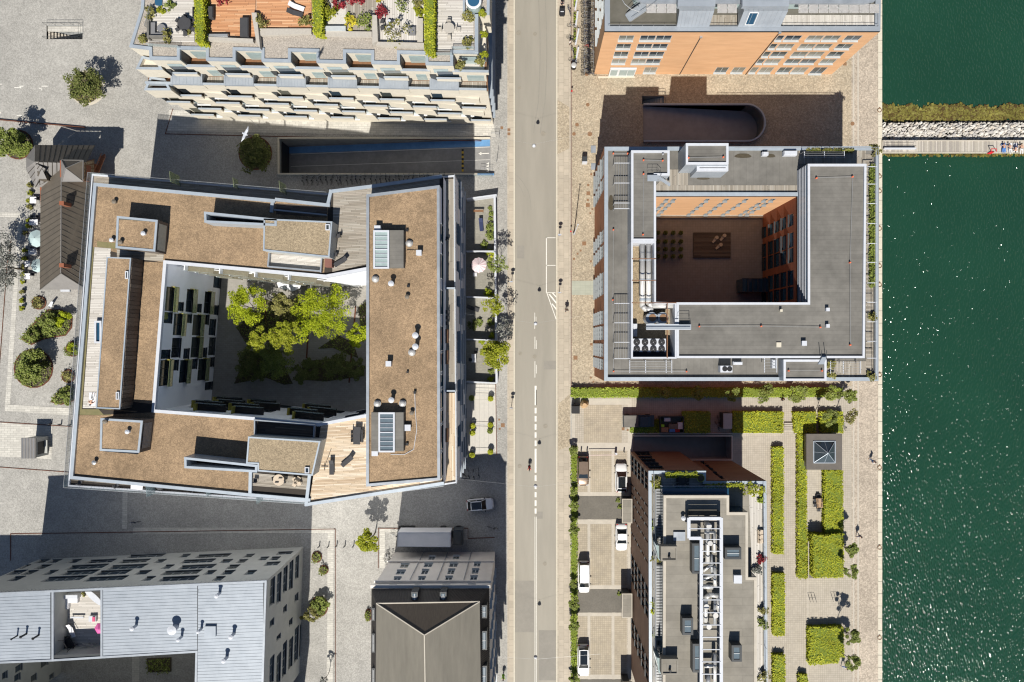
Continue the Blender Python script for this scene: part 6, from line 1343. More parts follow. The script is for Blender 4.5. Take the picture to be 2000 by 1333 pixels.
# yellow and pale balcony sides on the west courtyard wall
M=MB(); tW=(Vector(yard[0]) -Vector(yard[6])).normalized(); nW=Vector((tW.y,-tW.x))
for x0,x1,y0,y1 in cw_([(246,275,255,455),(404,430,275,462),(546,572,298,468)]):
 a,b,c,d=hole_px(yard[6],yard[0],x0,x1,y0,y1); p,q=Vector(yard[6])+tW*a,Vector(yard[6])+tW*b; M.poly([(p.x+nW.x*.1,p.y+nW.y*.1,c),(q.x+nW.x*.1,q.y+nW.y*.1,c),(q.x+nW.x*.1,q.y+nW.y*.1,d),(p.x+nW.x*.1,p.y+nW.y*.1,d)])
M.build('balcony_side',mat('pale_yellow_panel',(.42,.40,.24)),B_,kind='stuff')
def balconies(A,Bb,us,zs,dep,wd,floor_,side,glass,yel=None):
 A=Vector(A); t=(Vector(Bb) -A).normalized(); nn=Vector((t.y,-t.x))
 for i,(u,z) in enumerate([(u,z) for z in zs for u in us(z)]):
  p,q=A+t*u,A+t*(u+wd); o=nn*dep; M=MB(); M.prism([tuple(p),tuple(p+o),tuple(q+o),tuple(q)],z,z+.14); f=M.build('balcony',floor_,B_)
  M=MB(); M.prism([tuple(p+o*.97),tuple(p+o),tuple(q+o),tuple(q+o*.97)],z+.143,z+1.1); M.build('balcony_front',glass,f)
  M=MB(); e=p if yel != 'b' else q; M.prism([tuple(e),tuple(e+o*.95),tuple(e+o*.95+t*.12),tuple(e+t*.12)],z+.145,z+1.12); M.build('balcony_side',side,f)
m_ypan=mat('olive_yellow_panel',(.40,.34,.06)); m_bfl=mat('balcony_floor',(.33,.29,.2),rough=.8)
NL=(Vector(yard[1]) -Vector(yard[0])).length
tW2=(Vector(yard[0]) -Vector(yard[6])).normalized(); nW2=Vector((tW2.y,-tW2.x))
for q in [q for q in fw_ if q[1] -q[0] > 2.9 and q[2] > 2]:
 p0,p1=Vector(yard[6])+tW2*(q[0] -.1),Vector(yard[6])+tW2*(q[1]+.1); o=nW2*.6; M=MB(); M.prism([tuple(p0),tuple(p0+o),tuple(p1+o),tuple(p1)],q[2] -.25,q[2] -.08); f=M.build('balcony',m_bfl,B_)
 M=MB(); M.prism([tuple(p0+o*.95),tuple(p0+o),tuple(p1+o),tuple(p1+o*.95)],q[2] -.077,q[2]+.95); M.build('balcony_front',m_rail_g,f); M=MB(); M.prism([tuple(p1),tuple(p1+o*.94),tuple(p1+o*.94 -tW2*.1),tuple(p1 -tW2*.1)],q[2] -.075,q[2]+.97); M.build('balcony_side',m_ypan,f)
M=MB(); nh=[(u,u+2.4,z,z+2.1,2) for i,z in enumerate((.8,4.0,7.2,10.4,13.2)) for u in [1.5+3.6*k+(i % 2)*1.5 for k in range(5)] if u < NL -3 and z < 13]
windowsgrid(B_,M,yard[0],yard[1],[],[],2,m_frame_w,m_glass,0,ZB -.3,extra=nh); M.build('courtyard_north_wall',m_render,B_)
balconies(yard[0],yard[1],lambda z: [u for u in (1.2,6.0,10.8,15.4) if u < NL -4],(3.2,6.5,9.7,12.8),.75,3.6,m_bfl,m_frame_w,m_rail)
M=MB(); wall(M,yard[1],yard[2],0,ZB -.3); M.build('courtyard_north_wall',m_render,B_); M=MB(); wall(M,yard[2],yard[3],0,ZB -.3); M.build('courtyard_east_wall',m_render,B_)
M=MB(); sh=[]; SL=(Vector(yard[5]) -Vector(yard[4])).length
for a,b in ((3,4),(4,5),(5,6)):
 A,Q=yard[a],yard[b]; L=(Vector(Q) -Vector(A)).length; hs=[(u,u+3.0,z,z+2.1,2) for i,z in enumerate((.9,4.1,7.3,10.5)) for u in [.8+4.4*k+(i % 2)*1.2 for k in range(6)] if u < L -3.5]
 windowsgrid(B_,M,A,Q,[],[],2,m_frame_d,m_glass,0,ZB -.3,extra=hs)
M.build('courtyard_south_wall',m_render,B_)
for a,b in ((4,5),(5,6)):
 L=(Vector(yard[b]) -Vector(yard[a])).length; balconies(yard[a],yard[b],lambda z: [u for u in [.5+5.2*k+(1.8 if int(z) % 2 else 0) for k in range(5)] if u < L -4.2],(3.2,6.4,9.6,12.7),1.1,3.9,m_under,m_ypan,m_rail,'b')
fl=wp([(322,512),(640,543),(730,524),(730,812),(622,832),(500,820),(297,805)],ZB); M=MB(); M.sheet(fl,.012); M.build('courtyard_floor',mat('grey_courtyard_paving',(.33,.31,.28),(.28,.265,.24),1,.85,tile=(.6,.3,.02,.8,.06,.5),stain=.1),B_)
for x,y,r,lb in ((570,549,2.0,'white parasol against the bright north courtyard wall, larger one'),(553,553,1.3,'smaller white parasol left of the larger courtyard parasol')): umbrella(lb,x,y,r*.8,m_cloth,0,2.6)
# furniture on B's terraces
dk=ZB -.26
lz=lounger('dark sun lounger on the north roof deck near the small red box',m_plastic,m_black); place(lz,667,512,dk,R(-60))
put(lz,649,912,dk,R(0),'dark sun lounger on the sunlit south deck, left one'); put(lz,680,900,dk,R(-50),'dark sun lounger on the sunlit south deck, tilted right one')
ch=chair('dark armchair on north roof deck beside the raised box corner',m_plastic); place(ch,663,462,dk,R(100))
put(ch,657,498,dk,R(80),'dark armchair on the north roof deck near the lounger');
tb=table('long dark table with chairs on the sunlit south deck',m_plastic,.9,2.3); place(tb,700,850,dk,R(-3))
for i,(x,y,a,lb) in enumerate(((693,843,-90,'upper left'),(693,851,-90,'middle left'),(693,859,-90,'lower left'),(707,843,90,'upper right'),(707,851,90,'middle right'),(707,859,90,'lower right'))): put(ch,x,y,dk,R(a),'dark chair at the long table on south deck, '+lb)
t=thing('folded_parasol','folded dark parasol stand lying on the sunlit south deck','parasol stand',W(634,912,dk)); M=MB();
for a_ in (0,1.57): M.bar(W(634 -7*cos(a_),912 -7*sin(a_),dk+.1),W(634+7*cos(a_),912+7*sin(a_),dk+.1),.04)
M.bar(W(634,912,dk),W(634,910,dk+2.2),.035); M.build('stand',m_black,t)
t=thing('storage_box','red brown box on the north roof deck corner','box',W(641,513,dk)); M=MB(); M.prism(wp(rect(634,505,648,522),dk+1),dk,dk+1.0); M.build('box',mat('red_brown_paint',(.2,.09,.07)),t)
tr_=table('round cream table on the south roof terrace',m_beige,1.5,1.5,True); place(tr_,548,936,dk+.02)
cb=chair('beige chair left of the round cream table',m_plastic); place(cb,540,933,dk+.02,R(-80)); put(cb,556,939,dk+.02,R(100),'dark chair right of the round cream table'); put(cb,545,944,dk+.02,R(180),'dark chair below the round cream table'); put(cb,552,928,dk+.02,0,'dark chair above the round cream table')
cbb=chair('beige chair, first of four grouped at the south terrace corner',m_beige); place(cbb,577,936,dk+.02,R(30)); put(cbb,585,934,dk+.02,R(-30),'beige chair, second of four grouped at the south terrace corner'); put(cbb,577,946,dk+.02,R(150),'beige chair, third of four grouped at the south terrace corner'); put(cbb,586,944,dk+.02,R(200),'beige chair, fourth of four grouped at the south terrace corner')
for x,y,lb in ((501,937,'dark low seat at the left end of the south roof terrace'),): put(ch,x,y,dk+.02,0,lb)
tz_=ZT+.02
for x,y,lb in ((160,941,'dark chair at the west end of the lower south terrace'),(232,947,'brown chair on the lower south terrace by glass rail'),(380,953,'dark chair on the lower south terrace before the partition'),(425,957,'grey armchair on the lower south terrace, middle'),(475,960,'grey armchair on lower south terrace before the last partition'),(543,967,'small beige chair at east end of lower south terrace')): put(cb,x,y,tz_,rnd.random()*6,lb)
tq=table('white covered table on the lower south terrace',m_cloth,1.6,.8); place(tq,273,949,tz_,R(-4)); bq=thing('grill','round black covered grill on the lower south terrace','grill',W(310,951,tz_)); M=MB(); X,Y=w(310,951,tz_+.8); M.cyl(X,Y,tz_,tz_+.5,.3,0,12); M.dome(X,Y,tz_+.5,.55,0,14,.6); M.build('cover',m_plastic,bq)
te=table('long wooden bench table on the shaded part of east terrace',m_brown,.5,1.9); place(te,873,657,tz_); put(te,873,698,tz_,0,'second long wooden bench table lower on the east terrace'); put(cb,873,610,tz_,R(90),'chair on the east terrace, upper of three'); put(cb,873,621,tz_,R(90),'chair on the east terrace, middle of three'); put(cb,873,632,tz_,R(90),'chair on the east terrace, lower of three'); put(te,873,849,tz_,0,'wooden bench on pale boards at the east terrace south end'); put(cb,874,467,tz_,0,'brown armchair at the north part of the east terrace')
p=person('person sunbathing on a towel on the west roof deck',W(180,781,dk),R(165),None,c_wht,'lie'); M=MB(); M.prism(wp(rect(174,767,187,794),dk),dk,dk+.02); tag(M.build('towel',m_cloth),'pale towel under the sunbather on the west roof deck','towel')
# A: terraced apartment building, upper left
ZA,ZA2=19.5,14.2
A_=thing('terraced_apartments','cream stepped apartment building with zinc bays and planted roof gardens, top left','building',(*w(620,100,0),0))
yl=lambda x,z=ZA: 116+(x -293)*.0194
notch=[(351,402),(460,510.6),(568,618),(675.6,725),(781,831)]
rim=[(283,-100),(275,17),(252,92),(291,97),(292,yl(292))]
for a,b in notch: rim += [(a,yl(a)),(a,yl(a) -21),(b,yl(b) -21),(b,yl(b))]
rim += [(885,yl(885)),(885,yl(885) -24),(934,105),(934,28),(956,28),(958,-100)]
P=wp(rim,ZA); Pc=P if area2(P) > 0 else P[::-1]
M=MB(); M.prism(Pc,ZA2,ZA -.3,top=False); M.build('upper_wall',m_cream,A_)
M=MB(); M.ring(Pc,inset(Pc,.38),ZA -.3,ZA); M.build('roof_capping',m_coping,A_); MB().sheet(inset(Pc,.3),ZA -.2).build('gravel_roof',m_gravel,A_)
# body below: two set-backs
f1a,f1b=w(292,yl(292),ZA),w(949,yl(949),ZA); sl=(f1b[1] -f1a[1])/(f1b[0] -f1a[0]); fy=lambda X,o=0: f1a[1]+sl*(X -f1a[0]) -o
XL,XR=w(272,0,17)[0],w(949,143,16.6)[0]; XL=w(275,130,17)[0]
f0a,f0b=w(289,168,14.2),w(952,184,14.2)
def slab(x0,x1,o,z0,z1,mt,name='storey'):
 M=MB(); M.prism([(x0,fy(x0,o)),(x1,fy(x1,o)),(x1,75),(x0,75)],z0,z1); return M.build(name,mt,A_)
mid_=slab(XL,XR,.02,ZA2+.01,16.7,m_cream); o0=1.35
A0,A1=(f0a[0],fy(f0a[0],o0)),(XR+.1,fy(XR,o0))
wo=[]; rowsA=(1.2,3.9,6.6,9.4,12.0); Lw=(Vector(A1) -Vector(A0)).length
M=MB()
for i,z in enumerate(rowsA[:4]):
 for k in range(7): u=2.2+7.05*k+(i % 2)*3.4+i*.35; wo.append((u,u+2.2,z+.3,z+2.0,2))
wo=[h for h in wo if h[1] < Lw -.5]
windowsgrid(A_,M,A0,A1,[],[],2,m_frame_w,m_glass_pale,0,ZA2,extra=wo,rev=.15); wall(M,(XR+.1,fy(XR,o0)),(XR+.1,75),0,ZA2); wall(M,(f0a[0],75),A0,0,ZA2); M.build('lower_wall',m_cream,A_)
M=MB(); M.sheet([A0,A1,(XR+.1,75),(f0a[0],75)],ZA2 -.02); M.build('terrace_slab',m_brown,A_)
def tray(u,wd,z,dep,o,hp=1.0,floor_=None,fin=True):
 """open balcony with a cream front, grey capping, dark floor and a dark slanting side"""
 x0,x1=A0[0]+u,A0[0]+u+wd; y0,y1=fy(x0,o),fy(x1,o); M=MB()
 M.prism([(x0,y0 -dep),(x1,y1 -dep),(x1,y1+.01),(x0,y0+.01)],z,z+.15); M.prism([(x0,y0 -dep),(x1,y1 -dep),(x1,y1 -dep+.18),(x0,y0 -dep+.18)],z+.151,z+hp); f=M.build('balcony',m_cream,A_)
 M=MB(); M.prism([(x0 -.04,y0 -dep -.03),(x1+.04,y1 -dep -.03),(x1+.04,y1 -dep+.2),(x0 -.04,y0 -dep+.2)],z+hp+.001,z+hp+.07); M.build('balcony_capping',m_coping,f)
 M=MB(); M.sheet([(x0+.02,y0 -dep+.2),(x1,y1 -dep+.2),(x1,y1),(x0+.02,y0)],z+.16); M.build('balcony_floor',floor_ or m_under,f)
 if fin: M=MB(); M.prism([(x0 -.9,y0 -.02),(x0 -.05,y0 -dep+.1),(x0 -.05,y0 -.02)],z+.1,z+hp+.5); M.build('side_fin',m_frame_d,f)
 M=MB(); M.box(x0+.2,y0 -.03 ,z+.3,x1 -.2,y0 -.008,z+2.3); M.build('balcony_door',m_glass,f)
rw=[(11.0,2.9,0),(8.3,0.0,1),(5.6,3.2,0),(2.8,.8,1)]
for i,(z,u0_,s_) in enumerate(rw):
 for k in range(8):
  u=u0_+7.02*k
  if Lw -u > 1.6: tray(u,min(3.3,Lw -u -.2),z,.66,o0)
# cream storey bands between the rows, each a shallow set forward panel
for i,(z,u0_,s_) in enumerate(rw):
 for k in range(8):
  u=u0_+7.02*k+3.5; x0,x1=A0[0]+u,A0[0]+u+3.2
  if u+3.2 < Lw: M=MB(); M.prism([(x0,fy(x0,o0) -.05),(x1,fy(x1,o0) -.34),(x1,fy(x1,o0)),(x0,fy(x0,o0))],z -.9,z+1.0); M.build('bay_panel',m_cream,A_)
# zinc bays standing on the set back
zbx=[(333,395),(437,495),(540,597),(640,697),(740,797.5),(839,896)]
for i,(a,b) in enumerate(zbx):
 z=15.0; x0,x1=w(a,170,z)[0],w(b,170,z)[0]; M=MB(); M.prism([(x0,fy(x0,o0+.12)),(x1,fy(x1,o0+.12)),(x1,fy(x1,.03)),(x0,fy(x0,.03))],14.62,z); f=M.build('zinc_bay',m_zinc_l,A_); M=MB(); M.prism([(x0+.05,fy(x0,o0+.08)),(x1 -.05,fy(x1,o0+.08)),(x1 -.05,fy(x1,.05)),(x0+.05,fy(x0,.05))],13.2,14.615); M.build('bay_front',m_cream,A_)
 M=MB()
 for k in range(9): x=x0+(x1 -x0)*(k+.5)/9; M.bar((x,fy(x,o0+.1),z+.02),(x,fy(x,.05),z+.02),.025)
 M.build('seam',m_coping,f,kind='stuff')
 xa=x1; xb=w(zbx[i+1][0],170,z)[0] if i < 5 else XR
 for nm_,mm_,zz,dy in (('terrace_parapet',m_cream,14.9,0),):
  M=MB(); M.prism([(xa+.02,fy(xa,o0+.1)),(xb -.02,fy(xb,o0+.1)),(xb -.02,fy(xb,o0 -.12)),(xa+.02,fy(xa,o0 -.12))],ZA2,zz); M.build(nm_,mm_,A_)
 M=MB(); M.prism([(xa+.02,fy(xa,o0+.14)),(xb -.02,fy(xb,o0+.14)),(xb -.02,fy(xb,o0 -.16)),(xa+.02,fy(xa,o0 -.16))],14.903,14.97); M.build('parapet_capping',m_coping,A_)
 M=MB(); M.prism([(xa+.04,fy(xa,o0 -.2)),(xa+.45,fy(xa,.1)),(xa+.04,fy(xa,.1))],ZA2,15.0); M.build('shade_and_screen_panel',m_frame_d,A_); M=MB(); M.box(xa+1.2,fy(xa,.10),ZA2+.2,xb -.3,fy(xa,.06),16.3); M.build('terrace_door',m_glass_pale,A_)
 M=MB(); strips(M,[(xa+.1,fy(xa,o0 -.2)),(xb -.1,fy(xb,o0 -.2)),(xb -.1,fy(xb,.1)),(xa+.1,fy(xa,.1))],ZA2+.03,R(90),.25,4,.03); M.build('terrace_boards',m_deck,A_,kind='stuff')
xa,xb=A0[0],w(333,170,15)[0]; M=MB(); M.prism([(xa,fy(xa,o0+.1)),(xb,fy(xb,o0+.1)),(xb,fy(xb,o0 -.2)),(xa,fy(xa,o0 -.2))],ZA2,14.95); M.build('terrace_parapet',m_coping,A_)
# upper set-back: notch terraces and their parapets at z 17.5
for i,(a,b) in enumerate(notch+[(885,948)]):
 x0,x1=w(a,100,ZA)[0],w(b,100,ZA)[0]; M=MB(); M.prism([(x0 -.3,fy(x0,.1)),(x1+.3,fy(x1,.1)),(x1+.3,fy(x1,-.12)),(x0 -.3,fy(x0,-.12))],16.7,17.6); M.build('terrace_parapet',m_cream,A_); M=MB(); M.prism([(x0 -.3,fy(x0,.15)),(x1+.3,fy(x1,.15)),(x1+.3,fy(x1,-.17)),(x0 -.3,fy(x0,-.17))],17.603,17.68); M.build('parapet_capping',m_coping,A_)
 M=MB(); M.sheet([(x0,fy(x0,-.1)),(x1,fy(x1,-.1)),(x1,fy(x1,-1.6)),(x0,fy(x0,-1.6))],16.73); M.build('terrace_floor',m_brown,A_); M=MB(); M.box(x0+1.0,fy(x0,-1.3),16.8,x1 -.2,fy(x0,-1.25),18.9); M.build('terrace_door',m_glass_pale,A_)
 M=MB(); M.box(x0+.02,fy(x0,-.15),16.75,x0+.08,fy(x0,-1.3),19.15); M.build('shade_and_screen_panel',m_frame_d,A_)  # dark colour holds the shade on the cream side wall, plus its dark glazing
for k in range(6): u=(w(338+103*k,146,16)[0]) -A0[0]; tray(u,3.2,15.1,.4,.05,.9)
for k in range(6):
 x0=w(338+103*k -5,137,17.2)[0]; M=MB(); M.poly([(x0,fy(x0,.06),17.0),(x0+1.9,fy(x0,.06),17.0),(x0+1.9,fy(x0,.06),18.2),(x0,fy(x0,.06),18.2)]); M.build('slanted_window',m_glass_pale,A_)
# corner balconies on the west end
for z,xx in ((17.0,268),(14.3,284)):
 p=[W(xx,137 if z > 15 else 178,z),W(xx+12,112 if z > 15 else 152,z),W(xx+40,118 if z > 15 else 156,z),W(xx+52,138 if z > 15 else 178,z)]; q=[(a[0],a[1]) for a in p]; q=q if area2(q) > 0 else q[::-1]
 M=MB(); M.ring(q,inset(q,.25),z -2.6,z+.25); M.build('corner_parapet',m_cream,A_); M=MB(); M.ring(inset(q,-.03),inset(q,.28),z+.253,z+.32); M.build('parapet_capping',m_coping,A_); MB().sheet(inset(q,.2),z -.6).build('corner_floor',m_brown,A_)
# roof gardens
zA=ZA -.14
def deckA(pts,ang,mt,wd=.17,up_=0.0):
 M=MB(); M.sheet(wp(pts,ZA),zA+up_); M.build('garden_base',m_under,A_); M=MB(); strips(M,wp(pts,ZA),zA+.03+up_,ang,wd,3,.02); M.build('garden_deck',mt,A_,kind='stuff')
deckA([(320,-60),(379,-60),(379,82),(289,82),(288,60)],0,m_deck_white,.2); deckA([(398,-60),(500,-60),(497,76),(398,70)],R(-1),m_deck_orange,.19,.004); deckA([(500,-60),(608,-60),(608,55),(500,55)],R(-1),m_deck_orange,.19,.006); deckA([(630,-60),(734,-60),(734,60),(630,60)],R(90),m_deck,.3,.008); deckA([(734,-60),(830,-60),(830,82),(734,82)],R(90),m_deck_white,.3,.01); deckA([(849,-60),(925,-60),(925,100),(885,100),(849,102)],0,m_deck_white,.2,.012)
def walla(pts,z1,mt=None,z0=None,name='garden_wall'):
 M=MB(); M.prism(wp(pts,z1),z0 or zA+.002,z1); M.build(name,mt or m_deckwall_l,A_)
walla([(398,72),(494,76),(494,82),(398,78)],ZA+.5); walla([(491,25),(501,25),(508,95),(500,80)],ZA+.7); walla([(502,56),(608,56),(608,66),(502,70)],ZA+.3); walla([(630,61),(726,62),(726,72),(630,70)],ZA+.3); walla([(727,30),(736,30),(738,80),(727,86)],ZA+.8); walla([(738,82),(828,84),(828,92),(734,88)],ZA+.6); walla([(815,36),(826,36),(826,83),(815,83)],ZA+.45)
walla([(633,51),(675,51),(675,60),(633,60)],ZA+.5,m_frame,name='bench_box'); walla([(904,-40),(908,-40),(908,30),(904,30)],ZA+.5,m_coping); walla([(908,26),(928,27),(928,30),(908,30)],ZA+.5,m_coping); walla([(927,28),(934,28),(934,100),(927,100)],ZA+.5,m_coping); walla([(299,-40),(320,-40),(316,12),(303,10)],ZA+.05,m_glass_b,name='lower_glazing')
for pts,lb in (([(378,-30),(396,-30),(397,82),(382,82)],'clipped tall hedge left of the orange wooden deck'),([(609,-30),(629,-30),(628,64),(612,64)],'clipped tall hedge right of the orange wooden deck'),([(829,-30),(848,-30),(847,104),(830,98)],'clipped tall hedge left of silver deck with the round table')):
 hedge(lb,pts,1.7,lf_hedge,zA,55,.2)
hedge('low yellow green hedge strip beside the orange deck barbecue',[(396,15),(403,15),(403,62),(396,62)],.8,lf_olive,zA,45,.2)
for x,y,r,mt_,lb in ((296,28,.8,lf_olive,'spiky green plant near the glass corner of the roof garden'),(283,79,.6,lf_olive,'small plant at the lower left corner of roof garden'),(328,74,.9,lf_olive,'spiky plant beside the grey corner sofa'),(333,12,.7,lf_mid,'green plant by the glazed stairwell on the roof'),(316,22,.5,lf_yel,'small light shrub above the corner sofa'),(440,-2,1.1,lf_red,'dark red maple at the top edge of the orange deck'),(509,45,1.0,lf_olive,'pale bush in the middle of the orange deck'),(597,43,.9,lf_olive,'grey green bush at the right end of the orange deck'),(636,12,.7,lf_olive,'round olive bush left on the grey garden deck'),(661,11,.8,lf_red,'pink red flowering bush on white gravel'),(648,27,1.1,lf_yel,'yellow green bush on white gravel'),(696,0,1.0,lf_red,'dark red bush at the top edge of grey garden deck'),(685,47,1.0,lf_yellow,'bright yellow bush by the garden bench box'),(683,36,.5,lf_hedge_d,'small bright green bush behind the yellow bush'),(716,47,1.2,lf_mid,'green bush in the corner of grey garden deck'),(746,28,1.0,lf_red,'dark red bush above the two lounge chairs'),(743,-2,.7,lf_yellow,'yellow bush at the top edge beside the red bush'),(787,8,1.5,lf_mid,'wide green bush in a planter on garden deck'),(777,68,1.6,lf_olive,'large spreading olive bush by the fire table'),(824,8,1.0,lf_olive,'olive bush beside the third clipped hedge'),(820,24,.7,lf_yel,'yellow flowering plant beside the third clipped hedge'),(918,36,1.0,lf_olive,'round bush at the end of silver deck'),(915,86,.8,lf_olive,'grey green bush by the glass rail of silver deck'),(936,121,.6,lf_olive,'shrub at the corner terrace below silver deck'),(945,70,.5,lf_yel,'small yellow green plant on the gravel edge'),(944,28,.6,lf_yel,'tall grass plant near the round glass stairwell'),(946,109,.5,lf_yel,'small plant on the gravel edge, lower one'),(901,131,.7,lf_olive,'shrub on the corner terrace left side'),(368,62,.5,lf_olive,'small potted palm casting a shadow on white deck')):
 bush(lb,x,y,r,mt_,260,.2,zA)
zf=zA+.04
t=thing('corner_sofa','grey corner sofa on the white roof deck at upper left','sofa',W(305,60,zf)); M=MB(); M.prism(wp(rect(293,45,297,80),zf),zf,zf+.75); M.prism(wp(rect(297.3,74,330,78),zf),zf,zf+.75); M.build('backrest',m_bitumen,t); M=MB(); M.prism(wp(rect(297.3,47,306,73.7),zf),zf,zf+.4); M.prism(wp(rect(306.3,67,328,73.7),zf),zf,zf+.4); M.build('seat',c_grey,t)
t=thing('stool','round grey pouffe beside the grey corner sofa','stool',W(318,58,zf)); X,Y=w(318,58,zf); M=MB(); M.cyl(X,Y,zf,zf+.4,.55,0,18); M.build('cushion',c_grey,t)
tb1=table('round black table with six chairs on the white roof deck',m_plastic,1.7,1.7,True); place(tb1,365,52,zf)
c0_=chair('black chair at round black roof table, top position',m_plastic)
for k in range(6):
 a=pi/2 -k*pi/3; X,Y=w(365,52,zf); X += 1.15*cos(a); Y += 1.15*sin(a); lb='black chair at round black roof table, %s position' % ('top','upper right','lower right','bottom','lower left','upper left')[k]
 if k == 0: c0_.location=(X,Y,zf)
 else: copy_tree(c0_,(X,Y,zf),a -pi/2,lb)
tb2=table('round slatted grey table on the silver roof deck',m_beige if 0 else m_deckwall_l,1.4,1.4,True); place(tb2,878,60,zf)
c1_=chair('slatted grey chair above the round slatted table',m_deckwall_l); X,Y=w(878,60,zf); c1_.location=(X,Y+1.2,zf)
for dx,dy,a,lb in ((0,-1.2,pi,'below'),(1.2,0,-pi/2,'right of'),(-1.2,0,pi/2,'left of')): copy_tree(c1_,(X+dx,Y+dy,zf),a,'slatted grey chair %s the round slatted table' % lb)
for r_,z_,mt_,lb,cat in (((467,33,484,70),.8,m_plastic,'long black covered grill on the orange deck','grill'),((404,11,415,34),.7,m_plastic,'black kitchen box left on the orange deck','cabinet'),((402,65,444,72),.6,m_steel,'low steel cabinets along the lower edge of the orange deck','cabinet'),((796,51,811,66),.5,c_grey,'square grey fire table on the roof garden','table'),((374,12,379,28),.8,m_black,'tall black box against the hedge on the white deck','box')):
 t=thing('garden_unit',lb,cat,W((r_[0]+r_[2])/2,(r_[1]+r_[3])/2,zf)); M=MB(); Pq=wp(rect(*r_),ZA+z_); Pq=Pq if area2(Pq) > 0 else Pq[::-1]; M.prism(Pq,zf,zf+z_*.85); M.build('body',mt_,t); M=MB(); M.prism(inset(Pq,.06),zf+z_*.85+.002,zf+z_); M.build('lid',mt_,t)
lgA=lounger('white and grey day bed on the orange deck',m_cloth,m_steel); place(lgA,581,16,zf,R(70)); put(lz,578,28,zf,R(75),'black day bed next to the white one on the orange deck')
put(ch,748,45,zf,R(80),'dark woven lounge chair in the roof garden, upper one'); put(ch,748,58,zf,R(100),'dark woven lounge chair in the roof garden, lower one')
for x,y,lb in ((761,45,'small white drum stool, upper one'),(761,58,'small white drum stool, lower one')): X,Y=w(x,y,zf); t=thing('drum_stool',lb+' beside the woven chairs','stool',(X,Y,zf)); M=MB(); M.cyl(X,Y,zf,zf+.45,.26,0,14); M.build('drum',m_white,t)
MB().sheet(wp(rect(636,5,675,50),ZA),zA+.06).build('white_gravel',mat('white_gravel',(.6,.58,.54),(.45,.43,.4),8),A_)
t=thing('glass_stairwell','round glass stair tower at the top right corner of the roof garden','stairwell',W(925,5,zA)); X,Y=w(925,3,zA+1.5); M=MB(); M.cyl(X,Y,zA,zA+1.6,.95,0,24); M.build('glass_drum',m_glass_pale,t); M=MB(); M.cyl(X,Y,zA+1.603,zA+1.7,1.0,0,24,.9); M.build('rim',m_frame_w,t); MB().cyl(X,Y,zA+1.703,zA+1.72,.75,0,24).build('dark_centre',m_glass_b,t)
railing(A_,[w(290,90,ZA),w(352,94,ZA)],zA,.9,2,m_steel,m_rail); railing(A_,[w(288,56,ZA),w(300,12,ZA)],zA,.9,2,m_steel,m_rail); railing(A_,[w(845,108,ZA),w(884,108,ZA),w(884,96,ZA),w(926,96,ZA)],zA,.9,2,m_steel,m_rail)
# east side: dark blue glazed face with deep storey ledges
M=MB(); hsE=[]; EA,EB=(XR+.12,fy(XR,o0)+.3),(XR+.12,70)
for z in (2.4,5.2,8.0,10.8): M.box(XR+.1,EA[1],z -.12,XR+.55,70,z+.12)
M.build('storey_ledge',m_coping,A_,kind='stuff'); Gq=MB()
for z in (.4,3.0,5.8,8.6,11.4):
 y=EA[1]+.8
 while y < 60: Gq.poly([(XR+.13,y,z),(XR+.13,y+2.2,z),(XR+.13,y+2.2,z+1.9),(XR+.13,y,z+1.9)]); y += 3.1
Gq.build('east_glazing',m_glass_b,A_,kind='stuff')
M=MB(); P=wp([(934,28),(957,28),(957,-100),(934,-100)],ZA);
M=MB(); strips(M,wp([(900,112),(946,112),(946,137),(900,137)],17),16.78,0,.25,3,.03); M.build('terrace_boards',m_deck_white,A_,kind='stuff')
# sunken ramps and stairs
def pit(name,r_,zw,ze_,mt,lab,cat='ramp',rim=m_wallgrey,open_side='e'):
 """r_: px rect at grade; floor slopes from zw at the west end to ze_ at the east end"""
 x0,y0,x1,y1=r_; a,b,c,d=wp(rect(*r_)); t=thing(name,lab,cat,((a[0]+c[0])/2,(a[1]+c[1])/2,0))
 MB().poly([d+(zw,),c+(ze_,),b+(ze_,),a+(zw,)]).build('ramp_floor',mt,t)
 M=MB(); M.poly([a+(zw,),b+(ze_,),b+(0,),a+(0,)]); M.build('side_wall',rim,t); M=MB(); M.poly([c+(ze_,),d+(zw,),d+(0,),c+(0,)]); M.build('side_wall',rim,t)
 M=MB()
 if zw < -.5: M.poly([d+(zw,),a+(zw,),a+(0,),d+(0,)])
 if ze_ < -.5: M.poly([b+(ze_,),c+(ze_,),c+(0,),b+(0,)])
 M.build('end_wall',rim,t)
 M=MB()
 for p,q,on in ((a,b,1),(c,d,1),(d,a,zw < -.5),(b,c,ze_ < -.5)):
  if on: p,q=Vector(p),Vector(q); v=(q -p).normalized(); n_=Vector((-v.y,v.x))*.12; M.prism([tuple(p+n_),tuple(p -n_),tuple(q -n_),tuple(q+n_)],.02,.35+rnd.random()*.02)
 if name != 'stair_pit': M.build('kerb_wall',m_kerb,t)
 return t,a,b,c,d
t,a,b,c,d=pit('garage_ramp',RAMPB,-4.2,-.02,m_ramp,'sunken garage ramp with blue cycle lane beside the terraced building')
def onr(px,py,k,e=.012):   # point on the ramp floor at grade px coordinates
 X,Y=w(px,py); f=(X -a[0])/(b[0] -a[0]); return (X,Y,-4.2+4.18*f+e*k)
MB().poly([onr(546,286,1),onr(957,286,1),onr(957,273,1),onr(546,273,1)]).build('blue_cycle_lane',m_blue,t)
M=MB()
for y,th in ((287,.9),(312,.7)): M.poly([onr(550,y+th,2),onr(957,y+th,2),onr(957,y,2),onr(550,y,2)])
M.poly([onr(936,300.5,3),onr(955,300.5,3),onr(955,299,3),onr(936,299,3)]); M.poly([onr(934,299.7,3),onr(940,303,3),onr(940,296.5,3)][::1])
